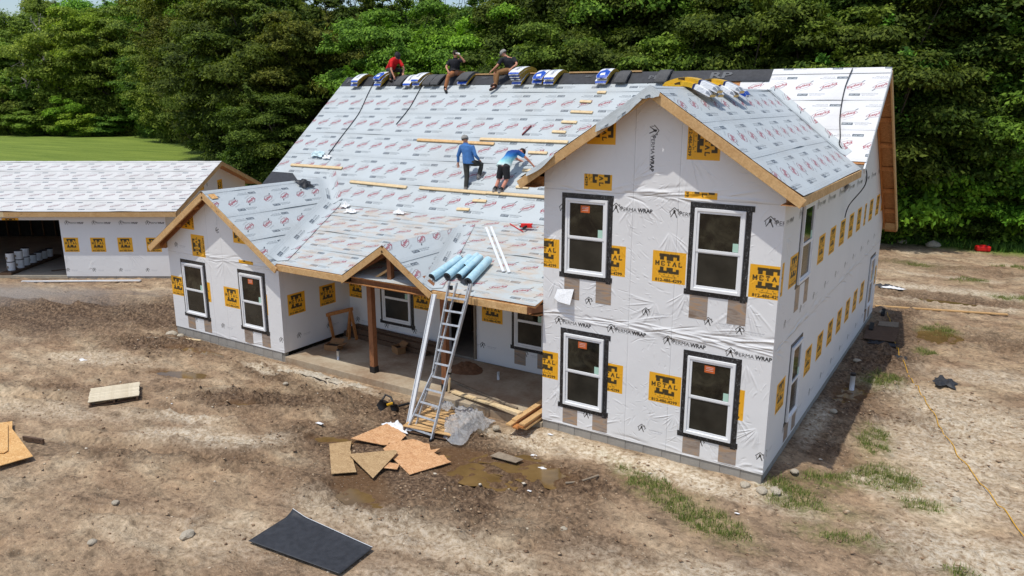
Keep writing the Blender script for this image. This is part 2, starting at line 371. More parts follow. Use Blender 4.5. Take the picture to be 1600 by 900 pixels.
def wrap_material(name, w, h, panels=(), permas=(), smalls=(), fans=(), bands=(), random_n=200, seed=1, hstr=.6, rotp=(), vseams=(), hseams=()):
    """sheet w x h metres; panels etc. in metres from the lower-left corner"""
    W_, H_ = int(w * PPM), int(h * PPM); rs = np.random.RandomState(seed); cv = np.empty((H_, W_, 3), np.float32)
    yy, xx = np.mgrid[0:H_, 0:W_] / PPM
    cv[:] = WRAP; cv *= (1 - .03 * fbm(xx * 1.5 + seed, yy * 1.5, 3))[..., None]
    for x, y in smalls: stamp(cv, A_SMALL, x * PPM, y * PPM)
    for x, y in permas: stamp(cv, A_PERMA, x * PPM, y * PPM)
    for p in panels:
        x, y = p[:2]; a = A_METAL
        if len(p) > 2:   # (x, y, width kept): panel cut short by the next sheet
            a = Art(a.w, a.h); a.rgb = A_METAL.rgb[:, :int(p[2]*PPM)] if p[2] > 0 else A_METAL.rgb[:, int(p[2]*PPM):]; a.a = np.ones(a.rgb.shape[:2], np.float32)
        stamp(cv, a, x * PPM, y * PPM)
    for kind, x, y, rot, clip in rotp:
        a = {'m': A_METAL, 'p': A_PERMA, 's': A_SMALL}[kind]; b = Art(2, 2); b.rgb = np.rot90(a.rgb, rot); b.a = np.rot90(a.a, rot)
        if clip: c0, c1, c2, c3 = [int(v * PPM) for v in clip]; b.rgb = b.rgb[c1:c3, c0:c2]; b.a = b.a[c1:c3, c0:c2]
        stamp(cv, b, x * PPM, y * PPM)
    for x in vseams: k = int(x * PPM); cv[:, k:k+2] *= .90; cv[:, k+2:k+5] *= 1.02
    for y in hseams: k = int(y * PPM); cv[k:k+2] *= .90
    H = (fbm(xx * 2.2 + 3 + seed, yy * 2.2, 4) - .5) * .5
    sp = []
    for k in range(int(random_n * 2)):          # small creases that share a lean within a patch of sheet
        x, y = rs.rand() * W_, rs.rand() * H_; th = 2.2 + (vnoise(x / 110 + seed, y / 110) - .5) * 5 + rs.randn() * .25; L = (10 + 45 * rs.rand() ** 2)
        sp.append((x, y, x + L * math.cos(th), y + L * math.sin(th), 1.0 + rs.rand() * 1.6, rs.choice([-1, 1]) * (.14 + .2 * rs.rand())))
    for fx, fy, a0, a1, n, L in fans:  # folds running out from a staple or a window corner
        for k in range(n):
            th = R(a0 + (a1 - a0) * (k + rs.rand() * .8) / n); l = L * (.5 + .6 * rs.rand()) * PPM; s0 = rs.rand() * 12
            sp.append((fx*PPM + s0*math.cos(th), fy*PPM + s0*math.sin(th), fx*PPM + l*math.cos(th), fy*PPM + l*math.sin(th), 1.6 + rs.rand() * 2.4, .35 + .35 * rs.rand()))
    for x0, x1, y, sprd, n in bands:   # loose cloth where two sheets lap
        for k in range(n):
            x = (x0 + (x1 - x0) * rs.rand()) * PPM; y_ = (y + rs.randn() * sprd) * PPM; L = (.25 + .9 * rs.rand()) * PPM; th = rs.randn() * .13
            sp.append((x, y_, x + L * math.cos(th), y_ + L * math.sin(th), 1.8 + rs.rand() * 4, rs.choice([-1, 1, 1]) * (.4 + .5 * rs.rand())))
    folds(H, sp, rs)
    for x in vseams: k = int(x * PPM); H[:, k:] += .25
    for y in hseams: k = int(y * PPM); H[k:] += .3
    t = NT(name); uv = t.coord('UV')
    t.set(img_node(t, to_image(name + "_print", cv), uv, 'EXTEND'), .48, 0, .4)
    hn = img_node(t, to_image(name + "_relief", H * .22 + .45, True), uv, 'EXTEND')
    t.bump(hn, hstr, .085)
    t.b.inputs['Subsurface Weight'].default_value = 0
    return t.m

# ------------------------------------------------------------------ plain materials
def build_mats():
    M = {}
    M['pine'] = wood('pine_board', lin((190, 146, 92)), lin((226, 190, 138)))
    M['pine_pale'] = wood('pale_pine', lin((206, 176, 130)), lin((236, 214, 172)))
    M['pale_slat'] = wood('pale_slat', lin((206, 190, 158)), lin((232, 220, 194)), False)
    M['cedar'] = wood('stained_timber', lin((122, 76, 48)), lin((166, 114, 76)), sc=(1, 1, .3))
    M['brownwood'] = wood('weathered_lumber', lin((78, 58, 44)), lin((116, 92, 72)))
    M['orange_wood'] = wood('orange_pine', lin((168, 104, 54)), lin((210, 146, 86)))
    M['old_grey'] = wood('grey_plank', lin((120, 106, 90)), lin((164, 150, 130)))
    def osb(name, a, b, c):
        t = NT(name); g = t.coord('Object', (1, 2.4, 1)); v = t.t.nodes.new("ShaderNodeTexVoronoi"); v.inputs['Scale'].default_value = 16; v.inputs['Randomness'].default_value = 1
        n = t.noise(6, 3, .6, g); 
        mx = t.t.nodes.new("ShaderNodeVectorMath"); mx.operation = 'ADD'; t.l(g, mx.inputs[0])
        nn = t.t.nodes.new("ShaderNodeTexNoise"); nn.inputs['Scale'].default_value = 5; t.l(g, nn.inputs['Vector']); t.l(nn.outputs['Color'], mx.inputs[1]); t.l(mx.outputs[0], v.inputs['Vector'])
        col = t.ramp(v.outputs['Color'], [(.1, a), (.5, b), (.9, c)]); col = t.mix(t.math('MULTIPLY', n, .5), col, b)
        t.set(col, .75); t.bump(v.outputs['Color'], .3, .004); return t.m
    M['osb'] = osb('osb_board', lin((176, 122, 66)), lin((214, 166, 104)), lin((232, 196, 140)))
    M['osb_red'] = osb('osb_reddish', lin((160, 110, 72)), lin((202, 154, 108)), lin((228, 190, 148)))
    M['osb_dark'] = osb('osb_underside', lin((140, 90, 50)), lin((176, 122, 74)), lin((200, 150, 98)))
    M['felt'] = plain('black_felt', (.035, .037, .042), .55, var=.35, bump=.25)
    M['blackish'] = plain('black_plastic', (.018, .018, .02), .45, var=.3)
    t = NT('flashing_tape'); g = t.coord(); n = t.noise(7, 5, .75, t.coord('Object', (5, 5, 3)), 1.5); t.set(t.ramp(n, [(.55, (.012, .012, .014)), (.62, (.16, .165, .175))]), .35, 0, .5); t.bump(t.noise(30, 3, .6, g), .5, .006); M['tape'] = t.m
    M['vinyl'] = plain('white_vinyl', (.82, .83, .84), .35, var=.03, bump=0, spec=.5)
    t = NT('window_glass'); g = t.coord(); n = t.noise(2.4, 5, .6, g, .8); t.set(t.ramp(n, [(.40, (.005, .005, .004)), (.52, (.018, .017, .011)), (.64, (.040, .037, .024))]), .06, 0, .5); t.bump(t.noise(1.3, 2, .5, g), .12, .02); M['glass'] = t.m  # mottled colour stands in for varied reflections and the dim room behind
    t = NT('screened_glass'); g = t.coord(); t.set(t.ramp(t.noise(2, 4, .5, g), [(.36, (.016, .016, .013)), (.64, (.036, .034, .027))]), .22, 0, .45); t.bump(t.noise(2, 2, .5, g), .12, .02); M['screen'] = t.m
    M['orange_label'] = plain('orange_label', lin((200, 98, 44)), .6, var=.08, bump=0)
    M['green_label'] = plain('green_label', lin((178, 214, 196)), .6, var=.05, bump=0)
    t = NT('bare_sheathing'); g = t.coord('Object', (1.2, 1.2, 6)); n = t.noise(1.6, 4, .6, g, 1.5); t.set(t.ramp(n, [(.3, lin((128, 108, 92))), (.5, lin((156, 144, 134))), (.62, lin((170, 140, 112)))]), .35, 0, .5); t.bump(n, .3, .01); M['sheath'] = t.m
    t = NT('concrete'); g = t.coord(); n = t.noise(1.3, 6, .65, g); n2 = t.noise(14, 5, .7, g)
    t.set(t.mix(.4, t.ramp(n, [(.3, lin((134, 124, 108))), (.7, lin((186, 178, 160)))]), t.ramp(n2, [(.3, lin((140, 130, 114))), (.7, lin((186, 178, 164)))])), .85); t.bump(n2, .3, .008); M['concrete'] = t.m
    t = NT('dusty_slab'); g = t.coord(); n = t.noise(.55, 6, .65, g); n2 = t.noise(14, 5, .7, g)
    t.set(t.mix(.4, t.ramp(n, [(.42, lin((140, 110, 82))), (.60, lin((194, 182, 158)))]), t.ramp(n2, [(.3, lin((146, 130, 108))), (.7, lin((188, 176, 154)))])), .88); t.bump(n2, .3, .006); M['slab'] = t.m
    t = NT('concrete_block'); g = t.coord(); n = t.noise(5, 6, .7, g); inf = t.t.nodes.new("ShaderNodeObjectInfo").outputs['Random']
    t.set(t.mix(t.math('MULTIPLY', inf, .5), t.ramp(n, [(.3, lin((142, 138, 132))), (.7, lin((168, 164, 156)))]), lin((146, 140, 130))), .9); t.bump(t.noise(60, 4, .7, g), .5, .01); M['block'] = t.m
    M['osb_mud'] = osb('muddy_osb', lin((140, 112, 78)), lin((174, 144, 104)), lin((200, 172, 130)))
    M['mortar'] = plain('mortar', lin((140, 134, 124)), .95)
    # printed underlayment, plain and whiter
    def under(name, gain, dirt, im=None):
        t = NT(name); c = img_node(t, im or IM_ROOF, t.coord('UV')); g = t.coord()
        n = t.noise(.9, 5, .6, g); n2 = t.noise(3.5, 5, .65, t.coord('Object', (.6, 1.4, 1.4)))
        c = t.mix(1.0, c, (gain, gain, gain * (.985 if dirt else 1)), 'MULTIPLY')
        c = t.mix(t.ramp(n, [(.45, (0,)*3), (.72, (.26,)*3)]), c, lin((158, 154, 146)))
        if dirt: c = t.mix(t.ramp(n2, [(.44, (0,)*3), (.68, (.62,)*3)]), c, lin((192, 166, 138)))
        t.set(c, .5, 0, .35); h = t.noise(2.6, 5, .6, g, .6); h2 = t.noise(14, 3, .6, g, .5)
        t.bump(t.math('ADD', h, t.math('MULTIPLY', h2, .2)), .40, .055); return t.m
    M['under'] = under('printed_underlayment', .79, False); M['under_dirty'] = under('muddy_underlayment', .79, True); M['under_white'] = under('white_underlayment', .90, False, IM_ROOF3); M['under_pale'] = under('pale_underlayment', .84, False, IM_ROOF2)
    t = NT('aluminium'); g = t.coord(); t.set(t.ramp(t.noise(12, 4, .6, g), [(.3, (.42, .43, .44)), (.7, (.66, .67, .68))]), .42, .55, .5); M['alu'] = t.m
    M['white_metal'] = plain('white_painted_metal', (.72, .74, .76), .4, var=.08, bump=.05)
    t = NT('shingle'); g = t.coord(); n = t.noise(60, 3, .7, g); n2 = t.noise(3, 4, .6, g); t.set(t.mix(.5, t.ramp(n, [(.3, (.045, .048, .05)), (.7, (.12, .12, .12))]), t.ramp(n2, [(.3, (.05, .05, .052)), (.7, (.13, .13, .128))])), .95); t.bump(n, .6, .01); M['shingle'] = t.m
    M['shingle_edge'] = plain('wrapped_shingle_edge', lin((172, 138, 40)), .6, var=.5, scale=30)
    for k, nme in enumerate(('blue_white_wrapper', 'white_wrapper', 'yellow_white_wrapper')):
        t = NT(nme); c = img_node(t, bundle_print(k), t.coord('UV'), 'EXTEND'); t.set(c, .28, 0, .5); t.bump(t.noise(9, 4, .6, t.coord(), 1.5), .6, .03); M['bun%d' % k] = t.m
    t = NT('clear_plastic_sheet'); g = t.coord(); n = t.noise(5, 5, .65, g, 1.5); t.set(t.ramp(n, [(.3, (.74, .74, .74)), (.7, (.95, .95, .95))]), .18, 0, .6); t.b.inputs['Alpha'].default_value = .62; t.bump(t.noise(6, 6, .75, g, 2.5), 1, .12); M['plastic'] = t.m
    M['white_cloth'] = plain('white_wrap_scrap', (.80, .81, .82), .5, var=.1, scale=14, bump=.8)
    M['skin'] = plain('skin', lin((196, 140, 112)), .55, var=.06, bump=0)
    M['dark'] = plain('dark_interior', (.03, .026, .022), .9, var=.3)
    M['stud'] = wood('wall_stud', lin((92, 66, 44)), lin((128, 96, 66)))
    M['rope'] = plain('black_rope', (.02, .02, .022), .7, var=.2)
    M['yellow_cord'] = plain('yellow_cord', lin((214, 162, 36)), .5, var=.1)
    M['red'] = plain('red_plastic', lin((214, 34, 30)), .4, var=.08)
    M['cardboard'] = plain('cardboard', lin((150, 112, 76)), .85, var=.12)
    M['ltblue'] = NT('pale_blue_roll').m
    t = NT('roll_wrap'); g = t.coord(); t.set(t.ramp(t.noise(6, 5, .6, g, 1), [(.3, lin((150, 196, 214))), (.7, lin((196, 224, 232)))]), .35, 0, .4); t.bump(t.noise(9, 4, .6, g, .8), .35, .02); M['ltblue'] = t.m
    t = NT('muddy_water'); g = t.coord(); t.set(t.ramp(t.noise(1.8, 5, .6, g), [(.3, lin((92, 72, 42))), (.7, lin((126, 102, 64)))]), .10, 0, .5); t.bump(t.noise(4, 3, .5, g), .06, .01); M['water'] = t.m
    t = NT('foam_stone'); g = t.coord(); t.set(t.ramp(t.noise(9, 5, .7, g), [(.3, lin((150, 138, 118))), (.7, lin((200, 190, 172)))]), .9); t.bump(t.noise(14, 4, .6, g), .6, .02); M['stone'] = t.m
    return M
M = build_mats()
# ------------------------------------------------------------------ ground
GZ = -0.25
def axis(lo, hi, step, far0, far1, g=1.09):
    a = list(np.arange(lo, hi + 1e-6, step)); s = step; x = hi; up = []
    while x < far1: s *= g; x += s; up.append(x)
    s = step; x = lo; dn = []
    while x > far0: s *= g; x -= s; dn.append(x)
    return np.array(dn[::-1] + a + up)
gx = axis(-19, 7, .085, -420, 320); gy = axis(-9, 15, .085, -60, 420)
X, Y = np.meshgrid(gx, gy, indexing='ij')
def blob(x, y, cx, cy, rx, ry, rot=0, soft=.35, wob=.45):
    c, s = math.cos(rot), math.sin(rot); u = ((x-cx)*c + (y-cy)*s)/rx; v = (-(x-cx)*s + (y-cy)*c)/ry
    d = np.sqrt(u*u + v*v) + (fbm(x*1.3+5, y*1.3, 4) - .5) * 2 * wob
    return np.clip((1 + soft - d) / (2 * soft), 0, 1)
def ground_fields(X, Y):
    n = fbm(X * .35 + 40, Y * .35 + 40, 5)
    lawn = np.clip((Y - (12 + 6*fbm(X*.1+3, Y*.1, 2)) - np.clip(X + 34, 0, 60) * 1.1) / 2.0, 0, 1) * (X < -20)
    edge = np.clip((Y - 28.2 + (n-.5)*3) / .8, 0, 1)                          # weeds at the foot of the wood
    grass = np.maximum(lawn, edge)
    tuft = np.zeros_like(X)
    for cx, cy, rx, ry, ro in ((1.45, 3.3, .36, .75, .2), (1.95, 1.75, .55, .62, .3), (1.1, .95, .55, .4, .5), (.55, .15, .5, .3, 0), (-1.7, -1.15, 1.3, .30, -.55), (1.5, 3.0, .3, .7, .1), (1.95, 1.9, .5, .45, 0), (-.35, -1.75, .9, .4, -.5), (1.0, -.2, .8, .35, .1),
                            (2.6, .9, .5, .25, .3), (1.6, -1.0, .8, .3, .2), (1.1, 7.3, .5, .7, 0), (2.0, 12.9, .5, .6, .3), (1.8, 10.6, .3, .3, 0), (4.5, 19, 1.4, .4, .1), (2.5, 21, .8, .3, 0), (6, 15, 1.5, 1, 0), (0.3, 23.5, 1.2, .5, 0), (4.8, 25, 1.5, .4, 0), (3.4, -1.2, .4, .25, 0)):
        tuft = np.maximum(tuft, blob(X, Y, cx, cy, rx, ry, ro, .5, .55))
    mud = np.zeros_like(X)
    for cx, cy, rx, ry, ro, a in ((-22.5, -.4, 7.5, 2.2, .45, .85), (-26, -1.5, 6, 1.6, .45, .7), (-17.6, -.9, 2.2, .9, .3, .8), (-5.9, -2.8, 3.1, 1.75, 0, 1), (-4.2, -1.9, 1.8, .8, 0, 1), (-7.2, -.9, 1.8, .7, 0, .9), (-11.2, -2.2, 2.0, .6, .3, .8), (-14, -3.0, 3.5, .4, .45, .3), (-10.8, -5.3, 3.4, .45, .40, .5), (-9.2, -3.9, 3.0, .3, .45, .5), (-13.2, -6.6, 3.0, .35, .45, .4), (-4, -7, 3, .5, .2, .5), (-16.5, -4.6, 2.2, .4, .45, .35), (-12.6, -.9, 1.7, .4, -.1, .7), (.7, 9, 1.0, 7, -.02, .75),
                               (2.2, 5.0, 1.2, .6, 0, .45), (1.2, 17.5, 5, .7, .1, .6), (4, 12.5, 2.2, 1.2, 0, .55), (-2.5, -3.6, 2.5, .4, .2, .55), (-.5, -4.6, 2.8, .5, .3, .5), (2.4, -.9, 1.3, .6, .2, .4), (3, 23.5, 6, .6, 0, .5), (-8.5, -1.2, 3.5, .6, -.1, .7)):
        mud = np.maximum(mud, a * blob(X, Y, cx, cy, rx, ry, ro, .5, .5))
    pale = np.zeros_like(X)
    for cx, cy, rx, ry, ro, a in ((-2.3, -.45, 2.8, .35, -.02, 1), (-4.6, -.7, 1.2, .3, -.1, .8), (-11.3, -4.55, .9, .45, .5, .95), (-10.2, -4.2, 1.2, .4, .5, .8), (-11.8, -3.8, .8, .3, .4, .7), (2.9, 3.5, 1.4, 1.4, .3, .75), (2.9, 1.6, 1.3, 1.0, .2, .85), (3.4, -.5, 1.5, .8, .2, .85), (3.2, 5.5, 1.5, 1.2, 0, .8), (.5, -3.2, 2.2, .6, .3, .6), (-4.5, -4.8, 2.5, .5, .1, .5), (2.2, 6.9, 1.3, .6, .1, .6), (2.8, 19, 4.5, .5, .05, .9), (2, 16.8, 3, .35, .1, .5),
                               (1.4, 21.5, 2.2, .35, 0, .6), (-13.0, -.75, .9, .16, -.1, 1), (-11.2, -.35, 1.9, .2, -.02, 1), (.25, 3.6, .22, 1.2, 0, .7), (-3, -5.6, 2.4, .5, .2, .4), (-7.0, -6.6, 2.4, .8, .3, .3), (-15, -5.3, 3, .5, .4, .35), (-17.5, -2.6, 1.8, .5, .3, .5), (.12, -.12, .35, .2, 0, 1), (3.5, 9, 1.5, .7, .2, .6)):
        pale = np.maximum(pale, a * blob(X, Y, cx, cy, rx, ry, ro, .55, .5))
    gravel = blob(X, Y, -29, -1.2, 5.5, 1.2, .5, .5, .3)
    near = (X > -40) & (X < 20) & (Y > -30) & (Y < 30)
    z = np.zeros_like(X)
    fine = (fbm(X*5, Y*5, 4, .6) - .5); med = fbm(X*1.1+9, Y*1.1, 3) - .5
    rid = 1 - np.abs(2 * fbm(X*.9 + Y*.5 + 7, Y*2.0 - X*.8, 4, .55) - 1)
    z += med * .10 + fine * (.11 + .16 * mud) + (rid - .8) * .15 * (.45 + mud)
    cl = fbm(X*9 + 3, Y*9, 2); z += np.clip(cl - .56, 0, 1) * .38 * (.5 + mud)
    # wheel ruts
    for (ax, ay, bx, by, wd, dp) in ((-34, -4.6, -18.2, 1.2, .35, .10), (-33, -2.6, -18.6, 2.4, .35, .10), (-19, -6.4, -8.5, -1.9, .16, .10), (-18.5, -8.2, -7, -3.6, .16, .10), (-12, -8.2, -1, -3.4, .14, .04), (0, 17.2, 12, 18.6, .3, .08), (-.5, 20.2, 12, 21.5, .3, .07), (-11, -9.2, 1, -5.0, .15, .04)):
        dx, dy = bx-ax, by-ay; L = math.hypot(dx, dy); t = ((X-ax)*dx + (Y-ay)*dy)/L/L; d = ((X-ax)*dy - (Y-ay)*dx)/L + (fbm(X*.6, Y*.6, 2)-.5)*.5
        on = np.clip(np.minimum(t, 1-t) * 8, 0, 1); z += on * dp * (-np.exp(-(d/wd)**2) + .75*np.exp(-((np.abs(d)-wd*2)/wd)**2)) * (.5 + fbm(X*2, Y*2, 3))
    pud = np.zeros_like(X)
    for cx, cy, rx, ry, ro in PUDDLES: pud = np.maximum(pud, blob(X, Y, cx, cy, rx, ry, ro, .4, .35))
    z = z * (1 - .45 * pud) - .075 * pud
    z *= (1 - .85 * lawn)
    # level beside and under the buildings
    def inside(x0, y0, x1, y1, m): 
        d = np.maximum(np.maximum(x0 - X, X - x1), np.maximum(y0 - Y, Y - y1)); return np.clip(1 - d / m, 0, 1)
    for q in FLATS: z = z * (1 - .85 * inside(*q, .25)) - .02 * inside(*q, .25)
    flat = np.maximum.reduce([inside(-18, 0, 0, 13.5, .5)])
    z = z * (1 - .8 * flat) - .03 * flat + .085 * inside(-4.7, -.03, .03, 13.5, .45) * (.75 + .5 * fbm(X * 3, Y * 3, 3))
    z = np.where(near, z, z * .6)
    far = np.sqrt(X**2 + Y**2)
    z = np.where(far > 60, z + 0 * far, z)
    wet = np.clip(pud * 1.4, 0, 1)
    return z + GZ, mud, pale, np.maximum(grass, 0), tuft, wet, gravel
FLATS = [(-6.7, -6.45, -4.6, -5.35), (-8.2, -4.1, -5.3, -1.6), (-15.8, -8.4, -12.5, -6.1), (-7.6, -1.8, -5.9, -.2), (-15.2, -4.8, -13.7, -3.2), (-5.0, -1.8, -4.2, -1.4), (0, 10.5, 1.1, 13.2)]
PUDDLES = [(-6.35, -3.95, .85, .42, -.4), (-5.75, -2.0, .85, .30, .3), (-5.05, -2.45, .9, .34, -.1), (-3.95, -1.75, .75, .42, -.1), (-8.1, -2.75, .6, .16, .45), (-14.6, -2.15, .75, .22, .3), (-16.0, -.75, .9, .2, .2), (.62, 5.9, .38, .55, 0), (2.0, 12.4, .5, .8, 0), (2.0, 17.0, 1.0, .25, .1), (-11.4, -2.6, .5, .14, .3)]
Z, mud, pale, grass, tuft, wet, gravel = ground_fields(X, Y)
def gz(x, y): return float(ground_fields(np.array([[x]], float), np.array([[y]], float))[0][0, 0])
t = NT('dirt'); g = t.coord()
vc = t.t.nodes.new("ShaderNodeAttribute"); vc.attribute_name = "zone_a"; sp = t.t.nodes.new("ShaderNodeSeparateColor"); t.l(vc.outputs['Color'], sp.inputs[0])
vb = t.t.nodes.new("ShaderNodeAttribute"); vb.attribute_name = "zone_b"; sq = t.t.nodes.new("ShaderNodeSeparateColor"); t.l(vb.outputs['Color'], sq.inputs[0])
gs = t.coord('Object', (1, 1.9, 1)); m2 = t.t.nodes.new("ShaderNodeMapping"); m2.inputs['Rotation'].default_value = (0, 0, R(-24)); m2.inputs['Scale'].default_value = (1, 1.9, 1); t.l(g, m2.inputs[0])
m3 = t.t.nodes.new('ShaderNodeMapping'); m3.inputs['Rotation'].default_value = (0, 0, R(-24)); m3.inputs['Scale'].default_value = (1, 1.15, 1); t.l(g, m3.inputs[0])
big = t.noise(.45, 6, .62, m2.outputs[0], .5); mid = t.noise(1.7, 7, .7, m2.outputs[0]); fin = t.noise(11, 6, .64, m3.outputs[0]); grit = t.noise(40, 4, .8, g)
big2 = t.noise(.16, 4, .6, g); mid2 = t.noise(3.2, 5, .62, m3.outputs[0], .6)
base = t.ramp(big, [(.36, lin((150, 122, 92))), (.47, lin((176, 148, 114))), (.56, lin((190, 164, 128))), (.68, lin((212, 190, 154)))])
base = t.mix(t.ramp(big2, [(.42, (0,)*3), (.62, (.6,)*3)]), base, lin((160, 136, 108)))
def g3(a): return (a * .955, a * .96, a * .985)
base = t.mix(1.0, base, t.ramp(mid, [(.34, g3(.62)), (.45, g3(.90)), (.55, g3(1.04)), (.68, g3(1.22))]), 'MULTIPLY')
base = t.mix(1.0, base, t.ramp(mid2, [(.34, g3(.66)), (.44, g3(.95)), (.60, g3(1.06)), (.72, g3(1.22))]), 'MULTIPLY')
base = t.mix(1.0, base, t.ramp(fin, [(.35, g3(.58)), (.44, g3(.93)), (.56, g3(1.06)), (.66, g3(1.28))]), 'MULTIPLY')  # shade of small crevices put into the colour, darkest in the low grain
nz = t.math('MULTIPLY', t.math('SUBTRACT', mid, .5), .9)
mudf = t.math('ADD', t.math('MULTIPLY', sp.outputs[0], 1.25), nz, True); palef = t.math('ADD', sp.outputs[1], nz, True)
mudf = t.math('MULTIPLY', mudf, t.ramp(sp.outputs[0], [(0, (0,)*3), (.35, (1,)*3)])); palef = t.math('MULTIPLY', palef, t.ramp(sp.outputs[1], [(0, (0,)*3), (.35, (1,)*3)]))
c = t.mix(t.math('MULTIPLY', mudf, .92), base, t.ramp(fin, [(.38, lin((58, 42, 30))), (.5, lin((92, 72, 54))), (.62, lin((132, 108, 84)))]))
c = t.mix(t.math('MULTIPLY', palef, .85), c, t.ramp(fin, [(.38, lin((172, 150, 122))), (.5, lin((208, 192, 166))), (.62, lin((230, 220, 200)))]))
c = t.mix(t.math('MULTIPLY', sq.outputs[2], .8), c, t.ramp(grit, [(.3, lin((110, 104, 98))), (.7, lin((168, 162, 156)))]))
c = t.mix(t.math('MULTIPLY', sq.outputs[1], .75), c, lin((104, 76, 48)))
stones = t.t.nodes.new("ShaderNodeTexVoronoi"); stones.inputs['Scale'].default_value = 13; t.l(g, stones.inputs['Vector'])
c = t.mix(t.ramp(stones.outputs['Distance'], [(.09, (.5,)*3), (.15, (0,)*3)]), c, lin((206, 194, 172)))
tf = t.math('MULTIPLY', sq.outputs[0], t.ramp(t.noise(8, 5, .8, g), [(.40, (0,)*3), (.56, (1,)*3)]))
c = t.mix(t.math('MULTIPLY', tf, .75), c, t.ramp(fin, [(.3, lin((84, 92, 44))), (.7, lin((128, 130, 74)))]))
gm = t.t.nodes.new("ShaderNodeMapping"); gm.inputs['Rotation'].default_value = (0, 0, R(-20)); gm.inputs['Scale'].default_value = (.12, 1.1, 1); t.l(g, gm.inputs[0])
gl = t.mix(.5, t.ramp(t.noise(.5, 6, .65, gm.outputs[0]), [(.35, lin((74, 96, 30))), (.65, lin((140, 154, 66)))]), t.ramp(t.noise(3.5, 6, .75, g), [(.3, lin((74, 98, 30))), (.7, lin((138, 158, 62)))]))
c = t.mix(sp.outputs[2], c, gl)
rough = t.math('SUBTRACT', .95, t.math('MULTIPLY', t.math('MULTIPLY', mudf, fin), .35)); t.set(c, rough, 0, .25)
hh = t.math('ADD', t.math('MULTIPLY', fin, 1.0), t.math('MULTIPLY', grit, .35)); t.bump(t.math('ADD', hh, t.math('ADD', t.math('MULTIPLY', mid2, 2.0), t.math('MULTIPLY', mid, 1.0))), .75, .065)
nu, nv = X.shape
V = np.stack([X, Y, Z], -1).reshape(-1, 3)
ground = mesh_np('ground', V, grid_faces(nu, nv), t.m); tag(ground, kind='structure')
me = ground.data
for nm, (a, b, c_) in {'zone_a': (mud, pale, grass), 'zone_b': (tuft, wet, gravel)}.items():
    at = me.attributes.new(nm, 'FLOAT_COLOR', 'POINT'); d = np.ones((nu * nv, 4), np.float32); d[:, 0] = a.ravel(); d[:, 1] = b.ravel(); d[:, 2] = c_.ravel(); at.data.foreach_set('color', d.ravel())
# puddles: level sheets of muddy water that fill the hollows
for cx, cy, rx, ry, ro in PUDDLES:
    n = 40; V = []; 
    for k in range(n):
        a = 2 * math.pi * k / n; rr = 1.25 + .2 * math.sin(3 * a + cx) + .1 * math.sin(7 * a + cy); u, v = rx * rr * math.cos(a), ry * rr * math.sin(a); V.append((cx + u * math.cos(ro) - v * math.sin(ro), cy + u * math.sin(ro) + v * math.cos(ro), GZ - .040))
    V = [(v[0], v[1], v[2] + .0035 * (PUDDLES.index((cx, cy, rx, ry, ro)) % 5)) for v in V]; b = MB(); b.face(V); tag(b.build('puddle', M['water']), kind='structure')
# grass blades: one mass of small tufts on the patches
def blades(name, pts, hgt, wid, cols, n_each, spread, kind='stuff', label=None, cat=None):
    rs = np.random.RandomState(3); P = np.repeat(np.array(pts), n_each, 0); n = len(P)
    P[:, :2] += rs.randn(n, 2) * spread; az = rs.rand(n) * 6.28; h = hgt * (.4 + 1.1 * rs.rand(n) ** 2); w_ = wid * (.7 + .6 * rs.rand(n)); ln = (rs.rand(n) - .2) * h * .9; la = rs.rand(n) * 6.28
    dx, dy = np.cos(az) * w_, np.sin(az) * w_; tx, ty = np.cos(la) * ln, np.sin(la) * ln
    v0 = P + np.stack([-dx, -dy, 0*h], 1); v1 = P + np.stack([dx, dy, 0*h], 1); v2 = P + np.stack([tx, ty, h], 1)
    V = np.stack([v0, v1, v2], 1).reshape(-1, 3); F = np.arange(3 * n).reshape(-1, 3)
    t = NT(name + '_leaf'); ri = t.t.nodes.new("ShaderNodeNewGeometry").outputs['Random Per Island']; t.set(t.ramp(ri, [(0, cols[0]), (.6, cols[1]), (1, cols[2])]), .7)
    return tag(mesh_np(name, V, F, t.m, smooth=False), label, cat, kind=kind)
rs = np.random.RandomState(8)
cand = np.stack([rs.uniform(-4, 8, 60000), rs.uniform(-4, 27, 60000)], 1)
zz, _, _, _, tf_, wt_, _ = ground_fields(cand[:, :1], cand[:, 1:])
keep = (tf_[:, 0] * fbm(cand[:, 0]*2.2, cand[:, 1]*2.2, 3) > .37) & ~((cand[:, 0] < .1) & (cand[:, 1] > -.2)); pts = np.concatenate([cand[keep], zz[keep]], 1)
blades('grass', pts, .085, .007, (lin((80, 98, 40)), lin((118, 134, 60)), lin((164, 156, 98))), 11, .05, label='thin green grass tufts growing on the bare dirt right of the house', cat='grass')
cand = np.stack([rs.uniform(-12, 24, 5200), rs.uniform(28.9, 31.5, 5200)], 1); zz = ground_fields(cand[:, :1], cand[:, 1:])[0]
blades('weeds', np.concatenate([cand, zz], 1), .30, .022, (lin((44, 78, 20)), lin((82, 122, 36)), lin((120, 150, 60))), 7, .16, label='low green weeds along the foot of the wood', cat='weeds')
